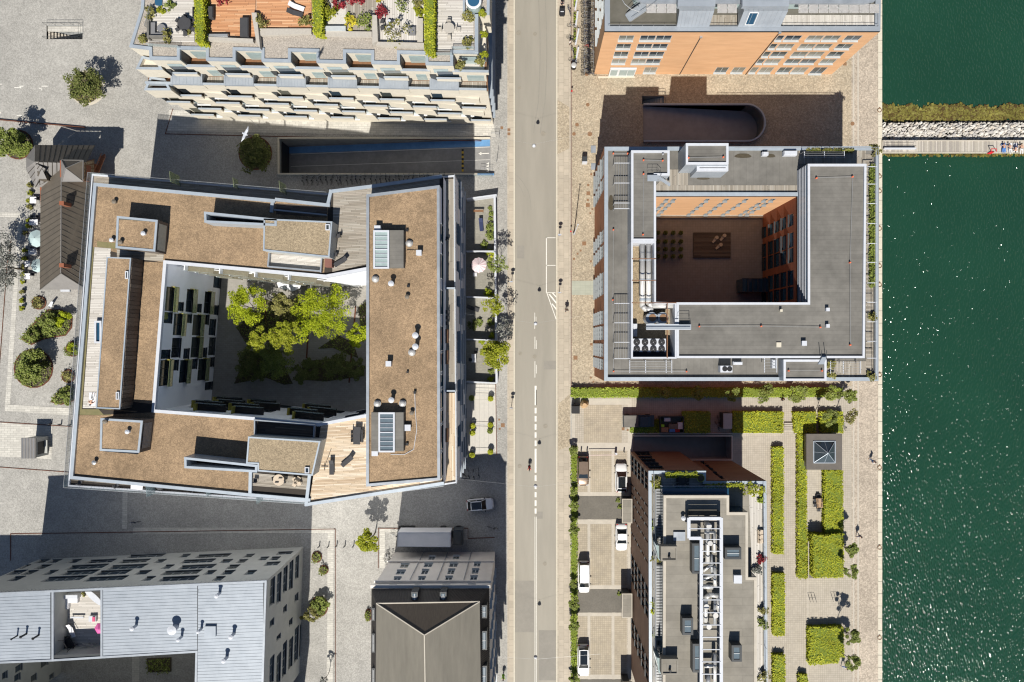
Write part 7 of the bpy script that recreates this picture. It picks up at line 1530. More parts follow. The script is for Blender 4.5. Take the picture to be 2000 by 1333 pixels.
for k in range(4): M.poly([onr(949,320+k*5,3),onr(955,322.5+k*5,3),onr(955,317.5+k*5,3)])
M.build('lane_lines',m_white_line,t)
M=MB(); m_blk=MB()
for k in range(10): (M if k % 2 else m_blk).prism([onr(901,290+k*4.4,0)[:2],onr(905,290+k*4.4,0)[:2],onr(905,294.3+k*4.4,0)[:2],onr(901,294.3+k*4.4,0)[:2]],-.66,-.48)
M.build('speed_bump',m_yellow,t); m_blk.build('speed_bump',m_black,t)
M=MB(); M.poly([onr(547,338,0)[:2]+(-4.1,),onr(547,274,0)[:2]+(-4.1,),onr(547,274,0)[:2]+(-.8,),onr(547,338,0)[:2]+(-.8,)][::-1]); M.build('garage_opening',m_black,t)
railing(t,[w(960,263),w(975,263),w(975,271)],0,1.0,.5,m_steel); railing(t,[w(938,332),w(962,332)],0,1,.5,m_steel); railing(t,[w(545,345),w(962,345)],0,1.0,1.8,m_coping,m_rail)
MB().prism(wp([(933,341),(965,341),(965,343),(933,343)]),0,.6).build('end_post',m_blue,t)
# rounded ramp between the brick building and the square block
t2=thing('round_ended_ramp','long sunken ramp with rounded end wall below the orange brick building','ramp',(*w(1370,241),0))
arcp=[(cxr+34.5*sin(a_),241.5 -34.5*cos(a_)) for a_ in [pi*k/20 for k in range(21)]]; out=wp([(1256,207)]+arcp+[(1256,276)]); zf_=lambda x: -.25 -2.6*(x -out[0][0])/(out[11][0] -out[0][0])
MB().poly([(x,y,zf_(x)) for x,y in out][::-1]).build('ramp_floor',mat('dark_ramp_floor',(.36,.33,.32),(.3,.28,.27),1,.8,stain=.15),t2)
M=MB(); MR=MB()
for p,q in zip(out[:-1],out[1:]): M.poly([q+(zf_(q[0]),),p+(zf_(p[0]),),p+(.0,),q+(.0,)]); M.poly([p+(zf_(p[0]),),q+(zf_(q[0]),),q+(.0,),p+(.0,)][::1])
M.build('side_wall',m_wallgrey,t2)
inn=wp([(1256,210.5)]+[(cxr+31*sin(a_),241.5 -31*cos(a_)) for a_ in [pi*k/20 for k in range(21)]]+[(1256,272.5)]); M=MB()
oo=wp([(1256,204)]+[(cxr+37.5*sin(a_),241.5 -37.5*cos(a_)) for a_ in [pi*k/20 for k in range(21)]]+[(1256,279)])
for k in range(len(out) -1):
 for za in (0.02,): M.poly([oo[k]+(.5,),out[k]+(.5,),out[k+1]+(.5,),oo[k+1]+(.5,)]); M.poly([oo[k]+(za,),oo[k]+(.5,),oo[k+1]+(.5,),oo[k+1]+(za,)]); M.poly([out[k]+(.5,),out[k]+(za,),out[k+1]+(za,),out[k+1]+(.5,)])
M.build('parapet',m_coping,t2)
st3,a,b,c,d=pit('stair_pit',STAIR,-2.5,-.3,m_wallgrey,'small sunken stair with railing above the round ended ramp','stair')
for k in range(8): M=MB(); x=1259+k*4.4; M.prism(wp(rect(x,189,x+4.2,202.5)),-2.6,-2.0+k*.22); M.build('step',m_concrete,st3)
railing(st3,[w(1257,184),w(1298,184),w(1298,203)],0,1,1,m_frame_d)
st4,a,b,c,d=pit('stair_pit',STAIRW,-.3,-3.0,m_wallgrey,'railed sunken stairway in the upper left of the grey square','stair')
for k in range(12): M=MB(); x=93+k*4.6; M.prism(wp(rect(x,61.5,x+3.4,75.5)),-3.2,-.15 -k*.2); M.build('step',m_concrete,st4)
MB().prism(wp(rect(92,51,160,61)),-.3,-.12).build('landing',m_slab_light,st4)
railing(st4,[w(91,50),w(161,50),w(161,77),w(91,77)],0,1,1.3,m_frame_d)
te_,a,b,c,d=pit('garage_ramp',RAMPE,-.2,-3.4,mat('ramp_slabs',(.28,.265,.24),(.23,.215,.195),1,.8),'dark sunken ramp between the hedge and the brown brick building')
# vegetation
hedge('long clipped hedge strip south of the square block',[(1117,759),(1646,759),(1646,775),(1117,776)],1.0,lf_hedge_d,0,42,.2)
for i,(x,y,r) in enumerate(((1298,769,1.0),(1364,769,1.0),(1430,768,1.2),(1495,768,1.4),(1558,769,1.4),(1624,769,1.4),(1661,772,1.1))):
 tree('small round tree standing in the long hedge, %s from the west' % ('first','second','third','fourth','fifth','sixth','last')[i] if i < 6 else 'small round tree at the east end of the long hedge',x,y,r,3.2,lf_mid,900,.2,'small trees along the long hedge',nc=16,thick=.07)
for pts,h_,m_,lb in (([(1335,806),(1387,806),(1387,845),(1335,845)],1.0,lf_hedge_d,'square hedge block in shade right of the dark bin yard'),([(1433,805),(1530,806),(1530,845),(1433,845)],1.0,lf_hedge,'wide hedge block left of the garden steps'),([(1552,806),(1594,806),(1594,845),(1553,845)],1.0,lf_hedge,'square hedge block right of the garden steps'),
  ([(1603,805),(1647,806),(1647,845),(1604,844)],1.0,lf_hedge,'square hedge block with a tree growing on it, nearest the quay'),([(1511,875),(1530.5,875),(1530.5,1082),(1511,1082)],1.0,lf_hedge,'long narrow hedge strip right of brown brick building, upper'),([(1511,1122),(1533,1122),(1533,1242),(1512,1242)],1.0,lf_hedge,'long narrow hedge strip right of brown brick building, middle'),
  ([(1512,1281),(1533.5,1281),(1533.5,1400),(1512,1400)],1.0,lf_hedge,'long narrow hedge strip right of brown brick building, bottom'),([(1560,849),(1575,849),(1577,1130),(1560,1130)],1.0,lf_hedge,'very long narrow hedge left of the pyramid pavilion'),([(1612,920),(1646,920),(1647,1044),(1612,1044)],1.2,lf_hedge,'broad hedge block below the pyramid pavilion'),
  ([(1588,1045),(1613,1047),(1647.5,1044),(1648,1128.5),(1590,1128.5)],2.0,lf_hedge,'tall square hedge block beside the sunken stair'),([(1582,1228),(1648,1226),(1649,1284),(1641,1286),(1638,1296),(1582,1299)],1.3,lf_hedge,'square hedge block standing alone near the bottom of the quay garden'),([(1562,1320),(1578,1320),(1579,1400),(1562,1400)],1.0,lf_hedge,'narrow hedge block cut by the bottom edge'),
  ([(1232,829),(1291,820),(1291,845),(1232,845)],.5,lf_hedge_d,'low grass strip under the dark pickup truck')):
 hedge(lb,pts,h_,m_,0,52,.2)
hedge('long low green verge between east pavement and parking yard',[(1115.5,872),(1127,872),(1127,1400),(1115.5,1400)],.25,lf_hedge_d,0,50,.17,zref=0)
for i,(x,y,r,lb) in enumerate(((1120,880,.7,'small shrub at the top end of green verge'),(1121,988,.8,'bushy shrub on the verge beside asphalt patch'),(1121,1036,.85,'round tree on the verge below the asphalt patch'),(1122,1180,.9,'round tree on the verge beside the second asphalt patch'),(1121,1222,.85,'round tree on the verge below the second asphalt patch'),(1121,1330,.8,'shrub on the verge at the bottom edge'),(1121,962,.5,'dark shrub on the verge left of the white car'),(1121,1142,.5,'small shrub on the verge by the white van'))):
 tree(lb,x,y,r,2.0 if r > .8 else 1.2,lf_mid,700,.19,'shrubs and small trees on the parking verge',nc=14,thick=.06)
for i,(x,y,r,lb) in enumerate(((1622,817,1.2,'round tree growing on the hedge block nearest the quay'),(1663,815,1.0,'sparse young tree beside the quay hedge'),(1662,1076,1.1,'round tree by the quay, upper of the middle pair'),(1664,1118,1.0,'round tree by the quay, lower of the middle pair'),(1664,1244,1.2,'round tree by the quay next to the lone hedge block'),(1667,1293,1.25,'lowest round tree by the quay'))):
 tree(lb,x,y,r,4.3,lf_mid if i != 1 else lf_olive,1000 if i != 1 else 350,.2,'small round trees along the quay',nc=18,thick=.07,lean=(.8,0))
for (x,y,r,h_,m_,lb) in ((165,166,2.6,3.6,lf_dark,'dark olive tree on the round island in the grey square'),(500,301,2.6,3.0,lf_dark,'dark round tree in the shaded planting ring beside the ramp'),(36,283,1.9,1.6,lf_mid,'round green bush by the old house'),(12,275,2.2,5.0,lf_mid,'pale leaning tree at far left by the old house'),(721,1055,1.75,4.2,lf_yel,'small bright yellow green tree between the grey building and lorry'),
  (970,690,2.3,4.6,lf_yel,'leafy street tree at the lower garden wall'),(62,720,2.4,2.6,lf_mid,'dense bush tree on round island left of the courtyard block')):
 tree(lb,x,y,r,h_,m_,int(900*r),.24,nc=int(12*r),thick=.12,lean=(-.6,1.2) if x == 722 else (0,0))
tree('sparse street tree by the garden wall, upper one',972,520,1.6,5.2,lf_mid,320,.2,nc=26,cr=.5,fill=.2,thick=.05); tree('sparse street tree by the garden wall, middle one',966,600,1.7,5.0,lf_yel,620,.2,nc=22,cr=.6,fill=.2,thick=.05); tree('bare twiggy tree casting a mottled shadow by the street',985,640,1.5,5.6,lf_grey,260,.2,nc=20,cr=.5,fill=.2,thick=.05)
tree('large silvery blossoming tree cut by the left edge',2,520,3.6,4.6,lf_grey,3400,.2,nc=60,cr=1.0,ry=5.0,fill=.3)
lime=[(482,600,3.1,4.8,lf_lime,'bright green courtyard tree nearest the white west wall'),(628,612,4.5,5.2,lf_lime,'largest bright green courtyard tree in the middle'),(562,600,2.3,3.8,lf_olive,'paler yellow green courtyard tree between the two bright ones'),(558,658,2.4,6.3,lf_yel,'yellow green courtyard tree below the largest one'),(510,666,2.0,6.0,lf_yel,'yellow green courtyard tree, lower left'),(701,656,1.9,3.9,lf_lime,'bright courtyard tree half hidden by the brown roof'),
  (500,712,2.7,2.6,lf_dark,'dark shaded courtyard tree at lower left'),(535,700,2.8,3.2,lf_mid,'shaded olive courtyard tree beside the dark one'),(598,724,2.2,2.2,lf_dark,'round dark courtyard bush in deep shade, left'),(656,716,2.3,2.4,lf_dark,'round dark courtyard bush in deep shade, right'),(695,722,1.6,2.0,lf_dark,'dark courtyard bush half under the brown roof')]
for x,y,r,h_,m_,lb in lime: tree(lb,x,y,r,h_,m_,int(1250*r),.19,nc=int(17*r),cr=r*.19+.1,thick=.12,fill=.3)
CB=[[(462,640),(520,585),(560,600),(575,640),(540,665),(480,670)],[(458,750),(480,690),(540,680),(572,750),(555,752),(520,738)],[(620,682),(660,655),(690,670),(700,700),(650,680)],[(530,572),(570,585),(600,600),(610,640),(560,640),(545,600)],[(572,742),(600,705),(660,700),(712,720),(712,735),(640,745)],[(700,600),(716,590),(716,640),(705,640)]]
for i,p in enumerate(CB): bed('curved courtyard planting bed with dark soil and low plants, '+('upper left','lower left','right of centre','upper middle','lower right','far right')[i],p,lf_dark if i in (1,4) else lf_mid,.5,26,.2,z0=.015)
M=MB()
for (x0,y0,x1,y1) in ((518,585,520,640),(602,655,599,700),(695,598,682,748)): p,q=Vector(w(x0,y0)),Vector(w(x1,y1)); d=(q -p).normalized(); n_=Vector((-d.y,d.x))*.1; M.prism([tuple(p+n_),tuple(p -n_),tuple(q -n_),tuple(q+n_)],.013,.12)
tag(M.build('courtyard_edging',m_corten),'rusty straight edging strips running through the planted courtyard','edging')['kind']='stuff'
m_ring=mat('sandy_ring',(.52,.48,.40),(.45,.41,.35),3)
for x,y,r0,lb in ((168,172,34,'pale paved ring around the island tree in grey square'),(499,300,34,'planted ring with brown edge around the shaded tree'),(36,283,30,'low planted ring by the old house'),(66,720,40,'round planted island with bushes in the pale square')):
 bed(lb,circ(x,y,r0*.93),lf_olive if x == 168 else lf_mid,.35,14,.25,edge_m=m_ring if x == 168 else m_corten)
for pts,m_,lb in (([(44,662),(60,640),(80,620),(95,606),(120,606),(141,620),(140,640),(128,655),(85,662),(62,673)],lf_mid,'bean shaped planting bed with dense bushes in the pale square'),(circ(77,592,13,12),lf_olive,'small round planting bed by the white door canopy'),(circ(143,682,13,14),lf_mid,'round clump by the railing of the courtyard block'),(circ(134,735,12,12),lf_olive,'small round planting below the round clump'),([(101,785),(118,762),(140,752),(148,760),(146,782),(120,790)],lf_mid,'pointed planting bed at the foot of the courtyard block'),
     (circ(619,1088,9,10),lf_mid,'small round planting left of stone band, upper'),(circ(633,1113,8,8),lf_mid,'small round planting on the stone band'),(circ(623,1185,17,19),lf_mid,'large round planting with trees beside the grey building'),(circ(720,1201,6,11),lf_mid,'round shrub at the west wall of the warehouse')):
 bed(lb,pts,m_,.75,55,.22,edge_m=m_corten)
for x,y,r,m_,lb in ((100,632,1.6,lf_mid,'tall bush in the bean shaped planting bed'),(120,628,1.3,lf_lime,'bright bush at the right end of bean shaped bed'),(64,655,1.1,lf_mid,'lower left bush of bean shaped bed'),(80,700,1.6,lf_dark,'dark bush on the round planted island'),(50,735,1.2,lf_mid,'lighter bush on the round planted island'),(143,682,1.0,lf_lime,'bright bush on the round clump by railing'),(128,774,1.2,lf_mid,'bush in the pointed planting bed'),(604,1203,1.2,lf_olive,'pale flowering tree beside the large round planting'),(625,1185,1.3,lf_mid,'round clipped bush in the large round planting')):
 tree(lb,x,y,r,r*.9,m_,int(650*r),.22,nc=12,cat='bush',name='bush',thick=.06)
tree('bare thin tree by the bottom edge left of the warehouse',632,1330,.7,3,lf_grey,120,.2,nc=10,thick=.05)
# row of boxed shrubs and parasols at the old house
lastb=[None]
for i,(x,y) in enumerate(((60,363),(60,378),(59,393),(59,405),(58,431),(57,442),(50,455),(51,490),(50,505),(48,522),(47,536),(46,550),(45,570),(45,587),(44,602))):
 lastb[0]=bush('boxed shrub beside the old house, %s from the top of its row' % ORD[i],x,y,.42,lf_yel if i % 3 else lf_olive,170,.16,.3,.5,group='boxed shrubs beside the old house'); X,Y=w(x,y,.2); MB().box(X -.28,Y -.28,0,X+.28,Y+.28,.34).build('plant_box',m_plastic,lastb[0])
m_teal=mat('pale_teal_cloth',(.40,.50,.51),(.36,.46,.47)); m_pink1=mat('pale_pink_cloth',(.66,.50,.53)); m_pink2=mat('white_pink_cloth',(.76,.66,.68))
umbrella('large pale teal parasol beside the old house',70,466,1.35,m_teal,0,2.5); umbrella('smaller pale teal parasol beside the old house',72,519,1.05,m_teal,0,2.5); umbrella('pink and white striped parasol in a walled garden by the street',935,518,1.2,m_pink1,0,2.4,12,stripes=m_pink2)
wt=table('white cloth table beside the old house, topmost',m_cloth,1.0,1.0); place(wt,71,393,0)
for x,y,lb in ((72,436,'white cloth table above the large teal parasol'),(70,493,'white cloth table between two teal parasols'),(60,517,'small white table left of the smaller teal parasol'),(60,541,'lowest white table beside the old house')): put(wt,x,y,0,0,lb,(1.3 if y in (436,493) else .85,.9,1))
wc=chair('dark chair behind the topmost white table',m_plastic); place(wc,77,388)
for x,y,lb in ((76,424,'dark chair above the second white table'),(66,424,'dark chair above left of the second white table'),(77,486,'dark chair by the third white table, right'),(66,486,'dark chair by the third white table, left'),(68,536,'dark chair beside the lowest white table')): put(wc,x,y,0,0,lb)
t=thing('sign_board','leaning white board sign below the old house','sign',W(100,596)); M=MB(); M.poly([W(93,599),W(101,600),W(104,590,1),W(100,589,1)]); M.poly([W(101,600),W(93,599),W(100,589,1),W(104,590,1)]); M.build('board',m_white,t); M=MB(); M.bar(W(101,589,.9),W(103,593),.02); M.build('strut',m_steel,t)
# kiosk on the stone platform
k_=thing('kiosk','small grey kiosk with ribbed roof on the pale stone platform','kiosk',W(62,872)); P=wp([(43,856),(61,856),(59,896),(41,896)],3.0); P=P if area2(P) > 0 else P[::-1]; P=[(p[0]*1,p[1]) for p in P]; gx0,gx1,gy0,gy1=P[0][0],P[1][0]+.8,P[0][1],P[2][1]
M=MB(); M.box(gx0+.1,gy0+.1,0,gx1 -.1,gy1 -.1,2.8); M.build('wall',m_clad,k_); M=MB(); M.box(gx0,gy0,2.803,gx1,gy1,3.0); M.build('roof',m_greyroof,k_); M=MB()
for k in range(5): x=gx0+(gx1 -gx0)*(k+.5)/5; M.bar((x,gy0,3.03),(x,gy1,3.03),.035)
M.build('roof_rib',m_zinc,k_,kind='stuff'); MB().box(gx1 -.095,gy0+.5,.2,gx1 -.04,gy1 -.7,2.4).build('opening',m_black,k_); MB().box(gx1 -.03,gy0+.5,.95,gx1+.4,gy1 -.6,1.03).build('counter',m_clad,k_)
# small walled gardens east of the courtyard block
gt=thing('garden_wall','white walls of the small street gardens east of the courtyard block','wall',W(940,560)); M=MB()
for (x0,y0,x1,y1,th) in ((911,389,970,381,3),(966,383,970,748,4),(911,491,966,491,2.2),(911,580,966,582,2.2),(911,663,966,665,2.2),(911,746,970,749,2.6)):
 p,q=Vector(w(x0,y0,1.5)),Vector(w(x1,y1,1.5)); d=(q -p).normalized(); n_=Vector((-d.y,d.x))*th/25; mm=MB(); mm.prism([tuple(p+n_),tuple(p -n_),tuple(q -n_),tuple(q+n_)],0,1.5+rnd.random()*.02); mm.build('wall_section',m_white,gt)
for i,(y0,y1) in enumerate(((388,490),(493,579),(583,662),(666,745))): sheet('garden_paving',[(909,y0),(966,y0),(966,y1),(909,y1)],mat('grey_garden_paving',(.30,.285,.24),(.25,.235,.2),2,.85,stain=.15,tile=(.5,.25,.02,.8,.06,.5)) if i == 0 else _mats['grey_garden_paving'],.012)
sheet('terrace_paving',[(907,751),(968,752),(970,882),(908,893)],mat('pale_planks_paving',(.52,.49,.44),(.46,.44,.40),2,.85,tile=(9,.7,.025,.72,.04,0),rotz=R(90)),.012)
for x,y,r,m_,lb in ((958,407,.35,lf_mid,'small round shrub by the garden wall, first'),(959,418,.35,lf_mid,'small round shrub by the garden wall, second'),(958,428,.35,lf_mid,'small round shrub by the garden wall, third'),(957,445,.8,lf_mid,'leafy shrub along the top garden wall'),(956,460,.8,lf_mid,'olive shrub along the top garden wall'),(947,478,.6,lf_mid,'low shrub at the dividing wall of first garden'),(957,500,.8,lf_hedge,'bright shrub behind the striped parasol'),(961,520,.7,lf_mid,'shrub right of the striped parasol'),(955,573,.8,lf_lime,'bright shrub at the bottom of second garden'),(960,630,.6,lf_mid,'shrub in the third walled garden'),(925,633,.8,lf_dark,'dark shrub in shade of the third garden'),(936,630,.6,lf_mid,'grey shrub beside the dark one'),(960,655,.5,lf_lime,'small bright shrub at third dividing wall'),(942,668,.5,lf_lime,'small bright shrub below third dividing wall'),(959,726,.4,lf_mid,'small shrub at fourth garden wall'),(958,741,.5,lf_lime,'bright round shrub in the corner of the fourth garden')):
 bush(lb,x,y,r,m_,260,.17)
for i,(x,y,lb) in enumerate(((921,778,'in shade left of the pale terrace'),(958,779,'upper right of the pale terrace'),(923,832,'middle left, upper of a close pair'),(923,846,'middle left, lower of a close pair'),(958,830,'middle right, upper of a close pair'),(957,842,'middle right, lower of a close pair'),(922,889,'bottom left of the pale terrace'),(958,883,'bottom right of the pale terrace'))):
 ball('clipped green ball shrub, '+lb,x,y,.42,lf_hedge if i not in (0,5) else lf_mid,0,m_black,'clipped ball shrubs on the pale terrace')
for y in (763,773,829,838,880): M=MB(); M.bar(W(928,y,.5),W(966,y+1,.5),.025); M.bar(W(928,y,0),W(928,y,.52),.025); M.bar(W(966,y+1,0),W(966,y+1,.52),.025); tag(M.build('low_rail',m_steel),'thin low rail on the pale terrace at height of %s' % {763: 'its top edge',773: 'the upper ball shrub',829: 'the middle pair, upper rail',838: 'the middle pair, lower rail',880: 'the bottom ball shrubs'}[y],'railing')
bnch=table('narrow wooden bench in the first walled garden',m_brown,1.6,.35); place(bnch,935,414); lg2=lounger('striped sun lounger in the first walled garden',c_navy,m_steel); place(lg2,940,440,0,R(5)); put(wt,928,537,0,0,'small dark table below the striped parasol',.6); put(wc,922,520,0,R(90),'garden chair left of the striped parasol'); put(lz,924,603,0,R(70),'dark lounger in shade of the third garden'); put(wt,926,700,0,0,'long pale table in the fourth garden',(.7,1.3,1)); put(wc,930,687,0,0,'chair at the head of the pale garden table'); put(wc,919,703,0,R(90),'chair left of the pale garden table')
# pavilion, stairs, garden objects
pv=thing('pyramid_pavilion','square dark pavilion with glass pyramid roof near the quay','pavilion',W(1610,882)); P=wp(rect(1575,848,1645,918),2.6); P=P if area2(P) > 0 else P[::-1]; Q=inset(P,1.08); M=MB(); M.ring(P,Q,2.2,2.6); M.build('roof_slab',mat('dark_slate_slab',(.10,.09,.08),(.13,.115,.10),1,.7),pv); M=MB(); M.ring(inset(P,.3),inset(P,.5),0,2.199); M.build('wall',m_clad,pv)
ax_,ay_=(Q[0][0]+Q[2][0])/2,(Q[0][1]+Q[2][1])/2;
for k in range(4): MB().poly([Q[k]+(2.62,),Q[(k+1) % 4]+(2.62,),(ax_,ay_,3.9)]).build('glass_face',m_pyr,pv)
M=MB()
for q in Q: M.bar(q+(2.64,),(ax_,ay_,3.93),.045)
M.path([q+(2.64,) for q in Q+Q[:1]],.09)
for k in range(4): m_=((Q[k][0]+Q[(k+1) % 4][0])/2,(Q[k][1]+Q[(k+1) % 4][1])/2); M.bar(m_+(2.64,),(ax_,ay_,3.93),.03)
M.build('glazing_bar',m_coping,pv); MB().sheet(Q,.02).build('floor',m_deck_dark if 0 else m_concrete,pv)
gs=thing('garden_steps','five broad steps between two hedge blocks in the quay garden','steps',W(1541,834))
for k in range(5): M=MB(); M.prism(wp(rect(1531,826+k*3.6,1550,828.6+k*3.6)),.0,.09+.03*(5 -k)); M.build('step',m_concrete,gs)
rw_=thing('retaining_wall','low pale wall running along the sunken ramp and hedge blocks','wall',W(1400,847))
for x0,x1 in ((1234,1433),(1434,1530),(1552,1560)): M=MB(); M.prism(wp(rect(x0,846,x1,848.4),.4),0,.4); M.build('wall_section',m_concrete,rw_)
for x,y0,y1 in ((1508.5,875,1082),(1557.5,848,1130),(1610,920,1048),(1560.5,1318,1345)): M=MB(); M.prism(wp(rect(x,y0,x+1.4,y1),.5),0,.5); tag(M.build('edging_wall',m_concrete),'thin pale edging wall along the hedge at %s' % {1508.5: 'the brown building side',1557.5: 'the long garden path',1610: 'the table corner',1560.5: 'the bottom edge'}[x],'edging')
ss=thing('stair_pit','narrow shaded stair beside the tall square hedge','stair',W(1586,1090)); M=MB(); M.sheet(wp(rect(1579,1060,1589.5,1129)),.03); M.build('stair_floor',m_asphalt_dark,ss)
for x in (1578.8,1589.2): M=MB(); M.prism(wp(rect(x,1058,x+1.3,1129),1),0,1.0); M.build('stair_wall',m_concrete,ss)
wtb=table('wooden garden table with chairs between two hedges',m_brown if 0 else mat('light_wood',(.42,.28,.17)),.9,1.5); place(wtb,1597,981,0,R(5));
gch=chair('dark folding chair above the wooden garden table',m_plastic); place(gch,1596,968)
for x,y,a,lb in ((1590,977,90,'upper left of'),(1590,986,90,'lower left of'),(1604,976,-90,'upper right of'),(1604,985,-90,'lower right of'),(1597,995,180,'below')): put(gch,x,y,0,R(a),'dark folding chair %s the wooden garden table' % lb)
bshed=thing('shed','small grey green flat roofed shed between hedge blocks','shed',W(1422,824)); M=MB(); P=wp(rect(1413,808,1430,838),2.2); M.prism(P,0,2.0); M.build('wall',m_frame_d,bshed); M=MB(); M.prism(P,2.003,2.2); M.build('roof',m_clad,bshed)
# bin yard
by=thing('bin_enclosure','dark open bin enclosure beside the pickup truck','enclosure',W(1313,830)); P=wp(rect(1289,814,1336,846),1.3); P=P if area2(P) > 0 else P[::-1]; M=MB(); M.ring(P,inset(P,.1),0,1.3); M.build('screen',m_frame_d,by); MB().sheet(P,.03).build('floor',m_asphalt_dark,by)
for i,(x0,y0,x1,y1,c_,lb) in enumerate(((1298,817,1309,823,m_white,'white topped bin at the top of dark enclosure'),(1307,829,1324,838,m_iron,'grey bin in the middle of dark enclosure'),(1325,826,1333,838,m_frame_w,'white bin at the right side of dark enclosure'),(1292,836,1305,844,mat('cardboard',(.35,.22,.13)),'brown bin at the lower left of dark enclosure'),(1308,838.5,1318,846,c_blue,'blue bin at the bottom of dark enclosure'),(1319,839,1327,845,mat('dark_red_bin',(.3,.02,.02)),'dark red bin at the bottom right of dark enclosure'),(1292,830,1297,834,c_lime,'small lime green bin in dark enclosure'))):
 t=thing('bin',lb,'bin',W((x0+x1)/2,(y0+y1)/2)); M=MB(); P=wp(rect(x0,y0,x1,y1),1.1); M.prism(P,.08,1.0); M.build('body',c_,t); M=MB(); M.prism(inset(P,-.04),1.003,1.1); M.build('lid',c_,t)
 M=MB(); M.ob((P[0][0]+P[1][0])/2,P[0][1],abs(P[1][0] -P[0][0])*.8,.1,0.02,.12); M.build('wheel',m_black,t)
# vehicles
cars=[('hatch',p_beige,'bronze parked car with dark glass roof, left side of parking yard',1139,921,pi,4.6,False,'car'),('hatch',p_white,'white parked car with long glass roof beside the porch',1213.5,934,0,4.5,True,'car'),('sedan',p_white,'small white parked car beside the brown brick wall',1214,1050,pi,4.2,False,'car'),('van',p_white,'white boxy estate car at the asphalt patch, left side of parking yard',1140.5,1128,pi,4.9,False,'car'),('estate',p_white,'white estate car with dark sunroof near the bottom of parking yard',1139.5,1291,pi,4.9,True,'car'),('hatch',p_white,'white car parked in the shade below the courtyard block',937.5,986,-pi/2+.08,4.15,True,'car')]
for k,pt_,lb,x,y,rz,L,sr,ct in cars: c=car(lb,pt_,k,L,1.86,'parked cars',sr,ct); X,Y=w(x,y,.8); c.location=(X,Y,.02); c.rotation_euler=(0,0,rz)
tk=thing('pickup_truck','dark pickup truck with grey load cover parked by the bins','pickup',W(1245,823)); X,Y=w(1245,823,1.2); M=MB();
M.ob(X -1.0,Y,2.4,1.9,.5,1.25,0); M.build('cargo_bed',p_dark,tk); MB().ob(X -1.0,Y,2.2,1.75,1.253,1.4).build('load_cover',m_bitumen,tk); M=MB(); M.ob(X+1.0,Y,1.6,1.85,.45,1.3); M.build('cab',p_dark,tk); MB().ob(X+.95,Y,1.2,1.5,1.303,1.85).build('cab_roof',p_dark,tk); M=MB(); M.prism([(X+1.55,Y -.7),(X+1.95,Y -.8),(X+1.95,Y+.8),(X+1.55,Y+.7)],1.304,1.6); M.build('windscreen',m_carglass,tk); M=MB(); M.ob(X+2.2,Y,.8,1.75,.4,1.1); M.build('bonnet',p_dark,tk)
for dx in (-1.5,1.7):
 for dy in (-.85,.85): M=MB(); M.bar((X+dx,Y+dy -.12,.36),(X+dx,Y+dy+.12,.36),.36,0,14); M.build('wheel',m_black,tk)
lo=thing('lorry','lorry with long pale trailer parked in front of the warehouse','lorry',W(840,1052)); z=3.6; M=MB(); P=wp([(777,1040),(880,1040),(880,1069),(776,1068)],z); P=P if area2(P) > 0 else P[::-1]; M.prism(P,1.0,z); M.build('trailer',mat('pale_tarpaulin',(.72,.72,.74),(.62,.63,.65),.7,.6),lo); M=MB(); M.ring(P,inset(P,.12),z+.001,z+.05); M.build('trailer_rail',m_white,lo)
cx0,cy0=w(894,1055,3)[0],(P[0][1]+P[2][1])/2; MB().ob(cx0,cy0,1.5,2.3,.5,2.6).build('cab',p_dark,lo); MB().ob(cx0 -.05,cy0,1.1,1.9,2.603,2.9).build('cab_roof',p_dark,lo); MB().ob(cx0+.72,cy0,.1,2.0,1.4,2.4).build('windscreen',m_carglass,lo)
for x in (785,795,805,866,896):
 for dy in (-1.0,1.0): X=w(x,1050,0.5)[0]; M=MB(); M.bar((X,cy0+dy -.15,.48),(X,cy0+dy+.15,.48),.48,0,14); M.build('wheel',m_black,lo)
MB().box(P[0][0]+.3,cy0 -.5,.7,cx0 -.8,cy0+.5,.99).build('chassis',m_frame_d,lo)
# people
for x,y,z,rz,sh,tr_2,ps,lb in ((1106,606,0,pi,c_black,c_black,'walk','pedestrian walking on the east pavement beside the hatched marking'),(1700,900,0,R(60),c_wht,c_blue,'walk','person walking on the quay cobbles near the pavilion'),(1673,1044,0,pi,c_grey,c_navy,'walk','person walking along the quay beside the trees'),(1646,1298,0,2.5,c_wht,c_blue,'walk','person in white and blue beside the lone hedge block'),(1524,779,0,1.2,c_black,c_black,'walk','person in black beside the long hedge'),(414,232,0,0,c_wht,c_red,'stand','person in white at the foot of terraced building'),(430,231,0,1,c_grey,c_black,'stand','person in grey beside the one in white'),
        (1960,290,.6,0,None,c_blue,'lie','first sunbather from the left on the pier'),(1972,291,.6,.2,None,c_wht,'lie','second sunbather from the left on the pier'),(1983,289,.6,3.0,None,c_navy,'lie','third sunbather from the left on the pier'),(1994,291,.6,0,None,c_wht,'lie','rightmost sunbather on the pier'),(1105,30,0,pi,c_red,c_black,'stand','person standing at the planted racks on the east pavement') if 0 else (1113,88,0,1.2,c_wht,c_black,'stand','person sitting beside the white bench row') ):
 X,Y=w(x,y,z); person(lb,(X,Y,z+.01),rz,sh,tr_2,ps)
X,Y=w(1034,913,1); person('cyclist in a red jacket riding down the street',(X,Y,-.12),pi,c_red,c_black,'cycle')
bk=bicycle('bicycle ridden by the red cyclist on the street'); bk.location=(X,Y,-.119); bk.rotation_euler=(0,0,pi)
X,Y=w(983,1321,1); person('cyclist in lime yellow clothing in the shade by the warehouse',(X,Y,.0),pi,c_lime,c_lime,'cycle'); copy_tree(bk,(X,Y,.001),pi,'bicycle ridden by the lime yellow cyclist')
